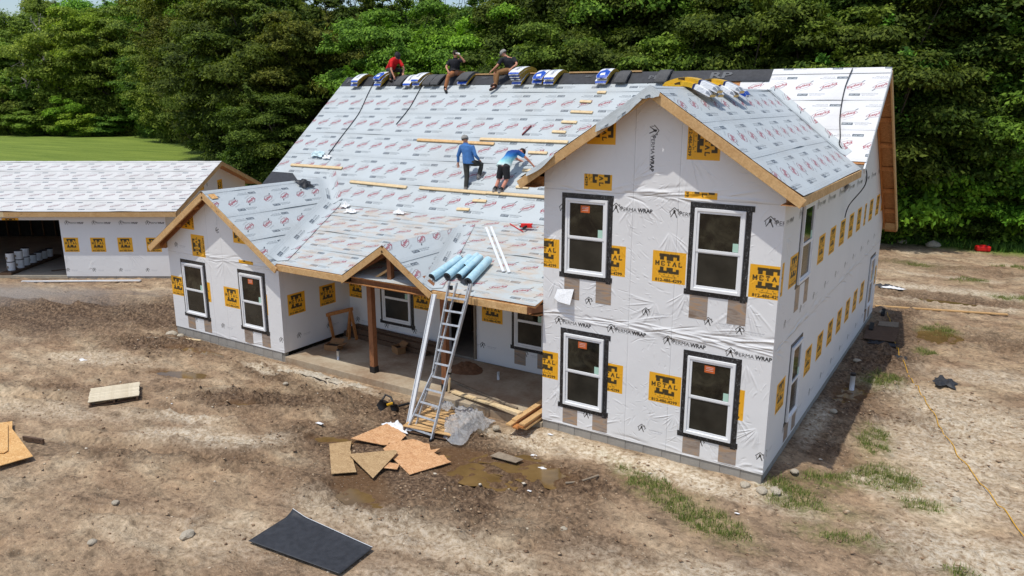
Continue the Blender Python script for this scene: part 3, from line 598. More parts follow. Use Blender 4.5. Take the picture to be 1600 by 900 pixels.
# ------------------------------------------------------------------ house
X3 = Vector((1, 0, 0)); Y3 = Vector((0, 1, 0)); Z3 = Vector((0, 0, 1))
house = empty('house', (0, 0, 0)); tag(house, 'unfinished two storey house wrapped in white sheeting with a steep underlayment covered roof', 'house')
W, L_, YR, ZR, MS = 4.76, 17.84, 8.105, 7.54, .833        # tower width, house length, ridge
TZ, TS = 7.03, .653                                        # front gable ridge height, slope
WX, WZ, WS = -15.405, 4.33, .64                            # left wing ridge
def z_main(y): return ZR - MS * abs(y - YR)
def z_low(y): return 2.60 + .276 * (y + .30)
def z_tow(x): return TZ - TS * abs(x + 2.38)
def z_wing(x): return WZ - WS * abs(x - WX)
PX_, PZ_, PS_ = -8.88, 3.50, .66                           # porch gable ridge, slope
def wall(name, mat, O, U, V, N, poly, thick=.14, res=None, parent=house):
    """flat wall sheet with its own thickness; poly in (u, v) metres; uv = unit box of the polygon"""
    O, U, V, N = map(Vector, (O, U, V, N)); us = [p[0] for p in poly]; vs = [p[1] for p in poly]; u0, v0, du, dv = min(us), min(vs), max(us)-min(us), max(vs)-min(vs)
    P = [O + U * a + V * b for a, b in poly]; Q = [p - N * thick for p in P]; b = MB()
    b.face(P, [((a-u0)/du, (c-v0)/dv) for a, c in poly]); b.face(Q[::-1], [(.001, .001)] * len(poly))
    n = len(P)
    for k in range(n): j = (k+1) % n; b.face([P[j], P[k], Q[k], Q[j]], [(.002, .002)] * 4)
    return b.build(name, mat, parent)
# --- foundation: rows of grey blocks, each a piece of its own
blk = MB().box((0, 0, 0), (.390, .19, .235)).build('concrete_block', M['block'], house, bevel=.006)
def block_row(x, y, dx, dy, n, z, first=[True]):
    global blk
    for k in range(n):
        o = blk if first[0] else blk.copy()
        if not first[0]: link(o, house)
        first[0] = False
        o.location = (x + dx * (k + .5) * .395, y + dy * (k + .5) * .395, z + random.uniform(-.003, .003)); o.rotation_euler = (0, 0, math.atan2(dy, dx) + R(random.uniform(-.5, .5)))
b = MB()
for x0, y0, x1, y1 in ((-W + .02, .035, -.02, .15), (-.15, .02, -.035, 13.36), (-L_ + .02, .035, -12.99, .15), (-L_ + .03, .1, -L_ + .15, 13.3), (-L_, 13.2, 0, 13.34)):
    b.box(((x0+x1)/2, (y0+y1)/2, -.24), (x1-x0, y1-y0, .46))
b.build('mortar', M['mortar'], house)
block_row(-W, .115, 1, 0, 12, -.125); block_row(-.115, .02, 0, 1, 34, -.125); block_row(-L_, .115, 1, 0, 12, -.125)
block_row(-W, .115, 1, 0, 12, -.368); block_row(-.115, .02, 0, 1, 34, -.368); block_row(-L_, .115, 1, 0, 12, -.368)
# --- walls
S = dict
cs = lambda u0, n, d=1.22: [(u0 + k * d) for k in range(n)]
fr_mat = wrap_material('front_wrap', W, 7.0,
    panels=[(-.30+.01, 3.42), (1.18, 3.43), (2.40, 3.43), (4.24, 3.37), (-.28, .98), (1.21, .99), (2.44, .99), (3.66, .98)],
    permas=[(.28, 2.20), (1.48, 2.22), (2.68, 2.18), (3.90, 2.16), (1.50, 4.66), (2.68, 4.66), (4.42, 4.64)],
    smalls=[(.98, 2.74), (2.22, 2.70), (3.46, 2.70), (4.05, 2.63), (1.00, .26), (2.24, .26), (3.46, .26), (4.60, .26), (.35, 4.60)],
    rotp=[('m', .90, 5.10, 1, (0, 0, .6, .30)), ('m', .94, 5.97, 1, None), ('m', 2.96, 5.76, 1, None), ('p', 2.20, 5.50, 1, None), ('m', 2.96, 5.07, 1, (0, .05, .62, .17))],
    fans=[(.3, 4.1, 180, 280, 9, .5), (1.35, 3.3, 200, 320, 10, .5), (2.5, 3.0, 160, 290, 9, .7), (3.1, 3.3, 210, 330, 10, .6), (4.2, 3.3, 220, 320, 12, .9), (.3, 3.2, 230, 330, 8, .6), (2.0, 5.0, 220, 330, 10, .8), (2.7, 4.4, 240, 330, 9, .8), (3.0, 5.9, 250, 320, 8, .9), (4.3, 2.1, 200, 300, 12, .7), (4.6, .9, 200, 280, 10, .6), (.4, .8, 230, 310, 8, .5), (3.0, .8, 200, 320, 9, .6), (1.9, 5.3, 20, 75, 9, .7), (4.15, 1.1, 240, 320, 8, .6)],
    bands=[(-.2, 4.6, 2.46, .07, 70), (1.5, 4.6, 2.42, .05, 30), (1.6, 3.2, 5.05, .05, 22), (-.2, 4.6, 5.08, .02, 20), (-.2, 4.7, .05, .03, 18)], random_n=620, seed=3, hstr=.8, vseams=(1.95, 2.85), hseams=(5.06,))
top = lambda x: z_tow(x) - .05
wall('house_wrap', fr_mat, (-W, 0, 0), X3, Z3, -Y3, [(0, 0), (W, 0), (W, top(0)), (W/2, TZ - .05), (0, top(-W))])
sd_mat = wrap_material('side_wrap', 13.38, 7.4,
    panels=[(.0, 3.37, -.15)] + [(u, 3.39) for u in (.58, 3.1, 4.32, 5.54, 6.74, 7.94)] + [(9.13, 3.39, .33)] + [(u, 3.39) for u in (10.03, 11.32, 12.5)] + [(u, .98) for u in (.42, 2.83, 4.05, 5.27, 6.45, 7.66, 8.85, 10.06, 12.55)],
    permas=[(u, 4.60) for u in (-.3, .95, 2.55, 3.65, 4.9, 6.1, 7.3, 8.5, 9.7, 10.9, 12.1)],
    smalls=[(u, 2.64) for u in (.5, 1.78, 3.0, 4.2, 5.45, 6.7, 7.9, 9.2, 10.4, 11.6)] + [(u, .28) for u in (-.1, 1.2, 2.4, 3.6, 4.85, 6.1, 7.3, 8.5, 9.8, 11, 12.2)],
    fans=[(0.1, 2.3, -40, 20, 8, .8), (.1, 4.4, -70, 10, 8, .6), (9.4, 2.5, 80, 160, 8, 1.0)],
    bands=[(0, 13, 2.40, .03, 90), (0, 13, .05, .03, 20)], random_n=900, seed=5, hstr=.9, vseams=(9.45,), hseams=(2.36,))
wall('house_wrap', sd_mat, (0, 0, 0), Y3, Z3, X3, [(.143, 0), (13.38, 0), (13.38, z_main(13.38) - .10), (YR, ZR - .10), (5.30, z_main(5.30) - .10), (.143, z_main(5.30) - .10)], .14)
wf_mat = wrap_material('wing_wrap', 4.87, 4.4,
    panels=[(-.03, 1.04), (1.20, 1.04), (2.47, 1.02), (3.66, 1.03)], smalls=[(.95, .28), (2.2, .28), (3.45, .28), (4.68, .28), (.35, 2.56)],
    rotp=[('m', 1.19, 2.40, 3, None), ('m', .78, 3.20, 3, None), ('m', 3.25, 2.42, 3, (0, 0, .6, .10)), ('m', 3.1, 3.0, 3, None), ('s', 2.34, 3.20, 3, None)],
    fans=[(1.5, 2.5, 220, 330, 10, .8), (2.6, 2.4, 200, 320, 9, .8), (4.2, 2.2, 220, 330, 9, .7), (2.4, 3.6, 240, 300, 6, .8)], bands=[(0, 4.7, 2.40, .05, 50), (0, 4.7, .04, .03, 14)], random_n=260, seed=9, hstr=.6, hseams=(2.42,), vseams=(1.95, 2.55))
wt = lambda x: z_wing(x) - .05
wall('house_wrap', wf_mat, (-L_, 0, 0), X3, Z3, -Y3, [(0, 0), (4.87, 0), (4.87, wt(-12.97)), (WX + L_, WZ - .05), (0, wt(-L_))])
wr_mat = wrap_material('porch_side_wrap', 2.6, 2.8, panels=[(.09, 1.02), (1.33, 1.02)], smalls=[(.35, .28), (1.55, .28)], permas=[(.5, 2.28)], random_n=60, seed=12, hstr=.5)
wall('house_wrap', wr_mat, (-12.97, 0, 0), Y3, Z3, X3, [(.143, 0), (2.586, 0), (2.586, 2.75), (.143, 2.70)])
bk_mat = wrap_material('porch_back_wrap', 8.21, 3.3, panels=[(.0, 1.05, .5), (1.22, 1.05), (2.45, 1.05), (4.82, 1.05), (5.9, 1.05)], smalls=[(.2, .28), (1.35, .28), (2.4, .28), (4.2, .28), (4.75, .28), (6.1, .28)], permas=[(.5, 2.2), (2.6, 2.2), (5.8, 2.2)], random_n=120, seed=14, hstr=.5)
b = MB(); D0, D1, DZ = -9.28 + 12.97, -8.40 + 12.97, 2.02
def uvw(u, v): return (u / 8.21, v / 3.3)
for u0, v0, u1, v1 in ((0, -.1, D0, 3.2), (D0, DZ, D1, 3.2), (D1, -.1, 8.21, 3.2)):
    for sgn, yy in ((1, 2.586), (-1, 2.72)):
        pts = [(-12.97 + u, yy, v) for u, v in ((u0, v0), (u1, v0), (u1, v1), (u0, v1))]; uv = [uvw(u0, v0), uvw(u1, v0), uvw(u1, v1), uvw(u0, v1)]
        b.face(pts if sgn > 0 else pts[::-1], uv if sgn > 0 else uv[::-1])
for x in (D0, D1): b.face([(-12.97 + x, 2.586, -.1), (-12.97 + x, 2.72, -.1), (-12.97 + x, 2.72, DZ), (-12.97 + x, 2.586, DZ)], [(.01, .01)] * 4)
b.face([(-12.97 + D0, 2.586, DZ), (-12.97 + D1, 2.586, DZ), (-12.97 + D1, 2.72, DZ), (-12.97 + D0, 2.72, DZ)], [(.01, .01)] * 4)
b.build('house_wrap', bk_mat, house)
pl_mat = wrap_material('plain_wrap', 3, 3, smalls=[(.4, .3), (1.7, .3)], panels=[(1.0, 1.1)], random_n=60, seed=21)
wall('house_wrap', pl_mat, (-W, 6.0, 0), -Y3, Z3, -X3, [(0, 0), (5.85, 0), (5.85, 5.25), (0.3, 5.25), (0, z_main(5.9) - .1)], .12)
wall('house_wrap', pl_mat, (-L_, 13.38, 0), -Y3, Z3, -X3, [(0, 0), (13.24, 0), (13.24, 2.6), (9.1, 2.85), (13.38 - YR, ZR - .12), (0, z_main(13.38) - .12)], .12)
wall('house_wrap', pl_mat, (0, 13.38, 0), -X3, Z3, Y3, [(.15, 0), (L_ - .15, 0), (L_ - .15, 3.0), (.15, 3.0)], .12)
# floor inside, dim partition wall behind the door
MB().box((-8.9, 7.9, -.16), (17.2, 10.4, .12)).build('floor', M['concrete'], house)
b = MB()
for k in range(9): b.box((-9.9 + k * .4, 4.6, 1.2), (.04, .09, 2.5))
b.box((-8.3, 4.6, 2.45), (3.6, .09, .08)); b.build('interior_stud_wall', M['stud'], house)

# --- windows
def window(O, U, N, x0, z0, w, h, label=None, orange=True, patches=True, tapew=.10, plain_low=None, screen=None):
    O, U, N = Vector(O), Vector(U), Vector(N); V = Z3; x1, z1 = x0 + w, z0 + h
    f = MB().ring(O, U, V, N, x0, z0, x1, z1, .05, .0, .052, .055).build('window', M['vinyl'], house, bevel=.004)
    if label: f['label'] = label
    tw = tapew; tapes = ((x0 - tw, z1 - .005, x1 + tw + random.uniform(-.02, .05), z1 + tw, .009), (x0 - tw, z0 - tw * .4, x0 + .006, z1, .006), (x1 - .006, z0 - tw * 1.3, x1 + tw, z1, .006), (x0 - tw - .04, z0 - tw, x1 + tw + .03, z0 + .005, .0075))
    for a, c, d, e, n in tapes: MB().pane(O, U, V, N, a, c, d, e, .0, n).build('flashing_tape', M['tape'], f)
    zm = z0 + h * .485; i = .05
    MB().ring(O, U, V, N, x0 + i, zm - .012, x1 - i, z1 - i, .042, .012, .036, .05).build('upper_sash', M['vinyl'], f, bevel=.003)
    MB().ring(O, U, V, N, x0 + i, z0 + i, x1 - i, zm + .014, .045, .008, .024, .05).build('lower_sash', M['vinyl'], f, bevel=.003)
    MB().pane(O, U, V, N, x0 + .08, zm + .03, x1 - .08, z1 - .08, .004, .018).build('pane', M['glass'], f)
    MB().pane(O, U, V, N, x0 + .08, z0 + .08, x1 - .08, zm - .02, .002, .014).build('pane', M['screen'], f)
    if orange:
        lx = x0 + w * (.50 if orange is True else orange); b = MB()
        o = b.pane(O, U, V, N, lx - .13, z1 - .27, lx + .07, z1 - .13, .0185, .020).build('sticker', M['orange_label'], f)
        q = MB()
        for yy in (.06, .095, .125): q.pane(O, U, V, N, lx - .10, z1 - .29 + yy, lx + .04, z1 - .29 + yy + .006, .0201, .0206)
        q.build('sticker_print', M['white_metal'], f)
    g = MB().pane(O, U, V, N, x1 - .20, zm + .045, x1 - .10, zm + .20, .0185, .020).build('sticker', M['green_label'], f)
    # bare sheathing strips left open below the window
    if patches:
        for a, d in ((x0 - .02, x0 + .33), (x1 - .22, x1 + .12)):
            lo = max(z0 - .55 - (0 if patches is True else 0), .05); MB().pane(O, U, V, N, a, lo, d, z0 - tw + .01, .0005, .0035).build('bare_sheathing', M['sheath'], f)
    return f
fO, fN = (0, 0, 0), (0, -1, 0)
window(fO, X3, fN, -4.242, 3.357, .92, 1.531); window(fO, X3, fN, -1.574, 3.357, .923, 1.531, orange=None)
window(fO, X3, fN, -4.228, .494, .91, 1.573); window(fO, X3, fN, -1.547, .494, .916, 1.573)
window(fO, X3, fN, -17.18, .519, .97, 1.56, orange=None); window(fO, X3, fN, -14.58, .519, .94, 1.56)
window((0, 0, 0), Y3, X3, 1.512, .494, .868, 1.573, orange=None, tapew=.07); window((0, 0, 0), Y3, X3, 1.40, 3.357, .99, 1.531, orange=None, tapew=.07)
window((0, 0, 0), Y3, X3, 11.56, .494, .88, 1.573, orange=None, tapew=.07)
window((0, 2.586, 0), X3, fN, -11.64, .53, 1.05, 1.45, orange=None, patches=None); window((0, 2.586, 0), X3, fN, -7.10, .55, .9, 1.45, orange=None)
# the torn flap of pale sheet by the upper left window
me_ = MB(); me_.face([(-4.42, -.01, 2.98), (-4.03, -.015, 3.03), (-4.05, -.14, 2.72), (-4.33, -.11, 2.74), (-4.45, -.09, 2.80)]); me_.build('torn_flap', M['white_cloth'], house)

# --- roofs
def strip(name, mat, O, U, V, v0, v1, ul, ur, lift0=.010, lift1=.0, amp=.006, seed=0, flip=False, uoff=0.0, nv=5):
    """one course of sheet: U along, V up the slope; ul/ur give its ends at height v"""
    O, U, V = Vector(O), Vector(U).normalized(), Vector(V).normalized(); N = U.cross(V).normalized()
    if N.z < 0: N = -N
    ln = max(ur(v0) - ul(v0), ur(v1) - ul(v1)); nu = max(int(ln / .16), 3); P = []; T = []
    for i in range(nu):
        for j in range(nv):
            v = v0 + (v1 - v0) * j / (nv - 1); a, c = ul(v), ur(v); u = a + (c - a) * i / (nu - 1)
            hgt = lift0 + (lift1 - lift0) * j / (nv - 1) + amp * (float(fbm(u * 1.3 + seed * 7.1, v * 2.2 + seed, 3)) - .3) * 1.6
            if j == 0: hgt += .012 * max(0, float(vnoise(u * 1.1 + seed * 3.3, seed * 1.7)) - .62) * 5
            P.append(O + U * u + V * (v + .01 * math.sin(u * .9 + seed) * (j == 0)) + N * max(hgt, .002)); T.append(((-(u) if flip else u) / 1.22 + uoff, (v - v0) / 1.07))
    ob = mesh_np(name, [tuple(p) for p in P], grid_faces(nu, nv), mat, house, True, T)
    return ob
def courses(mat, O, U, V, v_lo, v_hi, ul, ur, step=1.05, seed=0, flip=False, vcut=None):
    v = v_lo; k = 0
    while v < v_hi - .02:
        e = min(v + step + .05, v_hi); strip('underlayment_sheet', mat(k) if callable(mat) else mat, O, U, V, v, e, ul, ur, .009, .003, .006, seed + k, flip, random.random()); v += step; k += 1
def slab(name, mat, pts, th):
    P = [Vector(p) for p in pts]; N = (P[1]-P[0]).cross(P[2]-P[0]).normalized()
    if N.z < 0: P = P[::-1]; N = -N
    Q = [p - N * th for p in P]; b = MB(); b.face(P); b.face(Q[::-1]); n = len(P)
    for k in range(n): b.face([P[k], Q[k], Q[(k+1) % n], P[(k+1) % n]])
    return b.build(name, mat, house)
# decking under the sheets
slab('roof_deck', M['osb_dark'], [(-18.0, 3.4, z_main(3.4)), (-W - .01, 3.4, z_main(3.4)), (-W - .01, YR, ZR), (-18.0, YR, ZR)], .03)
slab('roof_deck', M['osb_dark'], [(-W - .01, 5.5, z_main(5.5)), (.38, 5.5, z_main(5.5)), (.38, YR, ZR), (-W - .01, YR, ZR)], .03)
slab('roof_deck', M['osb_dark'], [(-18.0, YR, ZR), (.40, YR, ZR), (.40, 13.72, z_main(13.72)), (-18.0, 13.72, z_main(13.72))], .03)
xl_low = lambda y: -WS**-1 * (z_low(y) - WZ) + WX      # where the low slope meets the wing roof
slab('roof_deck', M['osb_dark'], [(xl_low(-.3), -.3, z_low(-.3)), (-W - .01, -.3, z_low(-.3)), (-W - .01, 3.4, z_low(3.4)), (xl_low(3.4), 3.4, z_low(3.4))], .03)
slab('roof_deck', M['osb_dark'], [(WX, -.36, WZ), (-12.64, -.36, z_wing(-12.64)), (-12.64, -.30, z_wing(-12.64)), (WX, 4.25, WZ)], .03)
slab('roof_deck', M['osb_dark'], [(WX, -.36, WZ), (-18.17, -.36, z_wing(-18.17)), (-18.17, 3.4, z_wing(-18.17)), (WX, 4.25, WZ)], .03)
slab('roof_deck', M['osb_dark'], [(-2.38, -.38, TZ), (.33, -.38, z_tow(.33)), (.33, 5.33, z_tow(.33)), (-2.38, 7.5, TZ)], .03)
slab('roof_deck', M['osb_dark'], [(-2.38, -.38, TZ), (-5.09, -.38, z_tow(-5.09)), (-5.09, 5.33, z_tow(-5.09)), (-2.38, 7.5, TZ)], .03)
# main steep slope
cM = math.sqrt(1 + MS * MS); Lm = (YR - 3.4) * cM
courses(M['under'], (0, 3.4, z_main(3.4)), X3, (0, 1, MS), .0, Lm - .30, lambda v: -18.02, lambda v: -W - .02, 1.05, 1)
# right of the front gable: whiter sheets
Lr0 = (5.55 - 3.4) * cM
courses(M['under_white'], (0, 3.4, z_main(3.4)), X3, (0, 1, MS), Lr0, Lm - .02, lambda v: -3.2, lambda v: .41, 1.05, 11)
courses(M['under'], (0, 13.72, z_main(13.72)), X3, (0, -1, MS), .0, 7.25, lambda v: -18.02, lambda v: .41, 1.05, 31, True)
# low porch slope
cL = math.sqrt(1 + .276**2); Ll = 3.7 * cL
courses(M['under_dirty'], (0, -.30, z_low(-.30)), X3, (0, 1, .276), .0, Ll + .02, lambda v: xl_low(-.3 + v / cL) - .05, lambda v: -W - .02, 1.03, 51)
# left wing: right slope and left slope
cW = math.sqrt(1 + WS * WS); Lw = (WX + 12.64) * -1 * cW
yv = lambda x: (lambda z: (z - 2.6) / .276 - .3 if z < 3.62 else YR - (ZR - z) / MS)(z_wing(x))      # valley line
courses(M['under'], (-12.64, 0, z_wing(-12.64)), Y3, (-1, 0, WS), .0, Lw, lambda v: -.385, lambda v: yv(-12.64 - v / cW) + .06, 1.05, 71)
courses(M['under'], (-18.17, 0, z_wing(-18.17)), Y3, (1, 0, WS), .0, Lw, lambda v: -.385, lambda v: 3.6, 1.05, 91, True)
# front gable: right and left slopes
cT = math.sqrt(1 + TS * TS); Lt = 2.71 * cT
yt = lambda x: YR - (ZR - z_tow(x)) / MS
courses(M['under'], (.34, 0, z_tow(.34)), Y3, (-1, 0, TS), .0, Lt, lambda v: -.405, lambda v: yt(.33 - v / cT) + .05, 1.05, 111)
courses(M['under'], (-5.10, 0, z_tow(-5.10)), Y3, (1, 0, TS), .0, Lt, lambda v: -.405, lambda v: yt(-5.09 + v / cT) + .05, 1.05, 131, True)
# black felt lying along the ridge and the dark corner by the left rake
Of = Vector((0, YR, ZR))
fl = strip('ridge_felt', M['felt'], (0, 3.4, z_main(3.4)), X3, (0, 1, MS), Lm - .50, Lm + .0, lambda v: -18.0, lambda v: -2.45, .024, .024, .006, 200)
fl = strip('ridge_felt', M['felt'], (0, 12.81, z_main(12.81)), X3, (0, -1, MS), Lm - .40, Lm + .0, lambda v: -18.0, lambda v: -.9, .024, .024, .006, 201)
strip('ridge_sheet', M['under_white'], (0, 3.4, z_main(3.4)), X3, (0, 1, MS), Lm - .22, Lm + .005, lambda v: -2.45, lambda v: .40, .022, .022, .006, 203)
strip('felt_corner', M['felt'], (0, 3.4, z_main(3.4)), X3, (0, 1, MS), .0, 1.16, lambda v: -18.02, lambda v: -17.0 + max(0, (1.16 - v) * 1.6), .020, .02, .004, 205)
# letters on the ridge felt
def printed_word(word, x, v, size, mat, ht=.028):
    T = text_tris(word, .03); b = MB(); O = Vector((0, 3.4, z_main(3.4))); V = Vector((0, 1, MS)).normalized(); N = Vector((0, -MS, 1)).normalized()
    mn = T.reshape(-1, 2).min(0)
    for t_ in T: b.face([O + X3 * (x + (p[0]-mn[0]) * size[0]) + V * (v + (p[1]-mn[1]) * size[1]) + N * ht for p in t_])
    return b.build('felt_print', mat, house)
grey_ink = plain('grey_ink', (.12, .125, .13), .7, bump=0)
printed_word("RP", -4.1, Lm - .36, (.55, .36), grey_ink, .042); printed_word("PRO", -5.9, Lm - .36, (.32, .22), grey_ink, .042); printed_word("P", -17.8, Lm - .36, (.4, .3), grey_ink, .042)
for x in (-16.5, -11.8, -11.3, -8.0, -7.6): printed_word("ABC", x, Lm - .22, (.13, .09), grey_ink, .042)
# valley sheets
def valley(a, b, wdt, mat, seed, sag=.02):
    a, b = Vector(a), Vector(b); d = (b - a); n = 24; P = []; T = []
    sd = Vector((d.y, -d.x, 0)).normalized()
    for i in range(n):
        for j in range(5):
            q = a + d * i / (n-1); o = (j - 2) / 2 * wdt; x = q + sd * o
            P.append((x.x, x.y, 0)); T.append((i / (n-1) * d.length / 1.07, j / 4 * .5))
    return P, T, n
def valley_strip(a, b, w, fz, mat, seed, lift=.028):
    P, T, n = valley(a, b, w, mat, seed); P = [(x, y, fz(x, y) + lift + .012 * (float(fbm(x*3 + seed, y*3, 3)) - .5)) for x, y, _ in P]
    o = mesh_np('valley_sheet', P, grid_faces(n, 5), mat, house, True, T); return o
f_wing = lambda x, y: max(z_wing(x), z_low(y) if y < 3.4 else z_main(y))
valley_strip((xl_low(-.2) + .0, -.2, 0), (xl_low(3.35), 3.35, 0), .30, f_wing, M['under'], 1); valley_strip((xl_low(3.35), 3.35, 0), (WX, 4.25, 0), .30, f_wing, M['under'], 2)
f_tow = lambda x, y: max(z_tow(x), z_main(y))
valley_strip((-.05, yt(-.05), 0), (-2.36, yt(-2.36), 0), .16, f_tow, M['under'], 3, .02)

# --- fascia, rakes, soffits
def board(name, a, b, wdt, ht, mat=M['pine'], up=(0, 0, 1)): return MB().bar(a, b, wdt, ht, up).build(name, mat, house, bevel=.004)
fh = .16
# eave fascia of the porch slope (left and right of the porch gable) and its return at the tower
pxl, pxr = PX_ - 1.38, PX_ + 1.38
zf = z_low(-.30) - fh / 2 - .012
board('fascia_board', (-12.63, -.315, zf), (pxl + .02, -.315, zf), .04, fh); board('fascia_board', (pxr - .02, -.315, zf), (-W - .20, -.315, zf), .04, fh)
board('fascia_board', (-W - .20, -.315, zf), (-W - .02, .02, zf), .04, fh, M['cedar'])
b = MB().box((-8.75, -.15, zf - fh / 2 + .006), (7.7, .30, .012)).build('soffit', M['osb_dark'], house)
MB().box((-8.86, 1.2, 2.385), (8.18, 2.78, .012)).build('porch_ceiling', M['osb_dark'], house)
# wing rakes
def rake(x0, x1, fz, y, parent_name='rake_board', mat=M['pine'], h=.17, wdt=.04, dz=.012):
    a = Vector((x0, y, fz(x0) - h / 2 * 1.18 - dz)); c = Vector((x1, y, fz(x1) - h / 2 * 1.18 - dz)); d = (c - a).normalized(); up = Vector((0, -1, 0)).cross(d)
    return MB().bar(a, c, wdt, h, Vector((0, 0, 1))).build(parent_name, mat, house, bevel=.004)
rake(WX, -12.62, z_wing, -.375); rake(WX, -18.19, z_wing, -.375); rake(WX - .0, -18.10, z_wing, -.03, 'rake_board', M['cedar'], .12)
rake(-2.38, .36, z_tow, -.395); rake(-2.38, -5.12, z_tow, -.395)
rake(PX_, pxr + .02, lambda x: PZ_ - PS_ * abs(x - PX_), -.375, h=.15); rake(PX_, pxl - .02, lambda x: PZ_ - PS_ * abs(x - PX_), -.375, h=.15)
# eave fascias of the front gable (right) and its closing pieces
ze = z_tow(.33) - fh / 2 - .015
board('fascia_board', (.345, -.40, ze), (.345, 5.35, ze), .04, fh); board('fascia_board', (-5.105, -.40, ze), (-5.105, 5.0, ze), .04, fh, M['pine'])
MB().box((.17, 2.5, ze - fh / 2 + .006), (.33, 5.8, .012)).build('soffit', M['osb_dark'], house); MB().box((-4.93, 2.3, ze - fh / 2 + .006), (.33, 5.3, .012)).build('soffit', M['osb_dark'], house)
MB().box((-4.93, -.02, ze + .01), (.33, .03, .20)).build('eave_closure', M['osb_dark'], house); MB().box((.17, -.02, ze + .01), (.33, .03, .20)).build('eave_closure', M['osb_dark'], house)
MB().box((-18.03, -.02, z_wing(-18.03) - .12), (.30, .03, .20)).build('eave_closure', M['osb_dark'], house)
board('fascia_board', (-18.185, -.38, z_wing(-18.17) - .095), (-18.185, 3.4, z_wing(-18.17) - .095), .04, fh)
# lookouts seen under the left overhangs
for x in (-17.0, -16.1): board('lookout', (x, -.35, z_wing(x) - .09), (x, -.01, z_wing(x) - .09), .04, .09, M['orange_wood'])
for x in (-4.3, -3.5): board('lookout', (x, -.37, z_tow(x) - .09), (x, -.01, z_tow(x) - .09), .04, .09, M['orange_wood'])
# right gable of the main roof: outer rake board, wall-side board, lookouts between them
def mrake(x, y0, y1, mat, h=.18, wd=.04, name='rake_board', dz=.014): return MB().bar((x, y0, z_main(y0) - h * .65 - dz), (x, y1, z_main(y1) - h * .65 - dz), wd, h).build(name, mat, house, bevel=.004)
mrake(.40, YR, 13.74, M['pine']); mrake(.40, YR, 5.45, M['white_metal'], .15); mrake(.03, YR, 13.7, M['orange_wood'], .14); mrake(-18.0, YR, 3.4, M['orange_wood']); mrake(-18.0, YR, 13.7, M['pine'])
for k in range(7):
    y = YR + .55 + k * .86; board('lookout', (.04, y, z_main(y) - .115), (.38, y, z_main(y) - .115), .05, .12, M['orange_wood'])
board('fascia_board', (-18.0, 13.74, z_main(13.72) - .1), (.42, 13.74, z_main(13.72) - .1), .04, .17); board('lookout', (.04, 13.6, z_main(13.6) - .12), (.40, 13.6, z_main(13.6) - .12), .05, .15, M['pine'])
# wrap hanging loose off the left rake of the front gable, and lapped over the gable peak
def flap(name, mat, line, drop, seed):
    P = []; T = []; n = len(line)
    for i, (p, d) in enumerate(zip(line, drop)):
        p = Vector(p)
        for j, q in enumerate((0, .35, .7, 1.0)):
            P.append((p.x + .004 * math.sin(i * 1.3 + j), p.y - .03 - .035 * q + .012 * math.sin(i * .8 + seed) * q, p.z + .012 - d * q)); T.append((i * .12, q * d / 1.07))
    o = mesh_np(name, P, grid_faces(n, 4), mat, house, True, T); return o
n = 26; ln = [(-2.42 - 1.0 * k / (n-1), -.40, z_tow(-2.42 - 1.0 * k / (n-1))) for k in range(n)]
flap('loose_sheet', M['under'], ln, [.12 + .12 * math.sin(math.pi * .9 * k / (n-1)) + .006 * math.sin(k * .5) for k in range(n)], 1)
ln = [(-4.3 - .62 * k / 9, -.40, z_tow(-4.3 - .62 * k / 9)) for k in range(10)]
flap('loose_sheet', M['under'], ln, [.06 + .06 * math.sin(k * .33) for k in range(10)], 4)
ln = [(-2.55 + .36 * k / 6, -.415, TZ - abs(-.17 + .36 * k / 6) * TS + .01) for k in range(7)]
flap('peak_sheet', M['under'], ln, [.12, .17, .21, .22, .19, .13, .08], 2)
# torn wrap edge at the right wall below the white roof
P = []; T = []
for i in range(14):
    y = 5.35 + 1.9 * i / 13
    for j in range(4): P.append((.03 + .04 * math.sin(i * 1.9 + j) + .03 * j * (j < 3), y + .06 * j, z_main(y) - .14 - j * .13 - .05 * math.sin(i * 2.3))); T.append((i * .1, j * .1))
o = mesh_np('torn_wrap', P, grid_faces(14, 4), M['white_cloth'], house, True, T)

# --- porch: slab, posts, gable truss and its little roof
MB().box((-8.87, 1.28, -.20), (8.2, 2.56, .20)).build('porch_slab', M['slab'], house, bevel=.012)
for x in (-10.06, -7.72):
    p = MB().box((x, .42, 1.14), (.15, .15, 2.45)).build('post', M['cedar'], house, bevel=.006)
    MB().box((x, .42, -.02), (.165, .165, .17)).build('post_base', M['blackish'], p)
MB().box((-8.88, .42, 2.30), (7.9, .13, .16)).build('porch_beam', M['cedar'], house)
for nm, a, c, hh in (('truss_chord', (-10.12, -.12, 2.48), (-7.62, -.12, 2.48), .15), ('truss_rafter', (-10.2, -.12, 2.60), (PX_, -.12, 3.33), .13), ('truss_rafter', (-7.56, -.12, 2.60), (PX_, -.12, 3.33), .13), ('truss_post', (PX_, -.12, 2.5), (PX_, -.12, 3.3), .13)):
    MB().bar(a, c, .12, hh, (0, 1, 0) if nm == 'truss_post' else (0, 0, 1)).build(nm, M['cedar'], house, bevel=.004)
MB().bar((-9.45, -.11, 2.56), (-8.95, -.11, 2.86), .10, .05).build('truss_brace', M['pine'], house)
zp = lambda x: PZ_ - PS_ * abs(x - PX_); ypv = lambda x: (zp(x) - 2.6) / .276 - .3
slab('roof_deck', M['osb_dark'], [(PX_, -.36, PZ_), (pxr, -.36, zp(pxr)), (pxr, -.28, zp(pxr)), (PX_, ypv(PX_), PZ_)], .03)
slab('roof_deck', M['osb_dark'], [(PX_, -.36, PZ_), (pxl, -.36, zp(pxl)), (pxl, -.28, zp(pxl)), (PX_, ypv(PX_), PZ_)], .03)
cP = math.sqrt(1 + PS_**2); Lp = 1.38 * cP
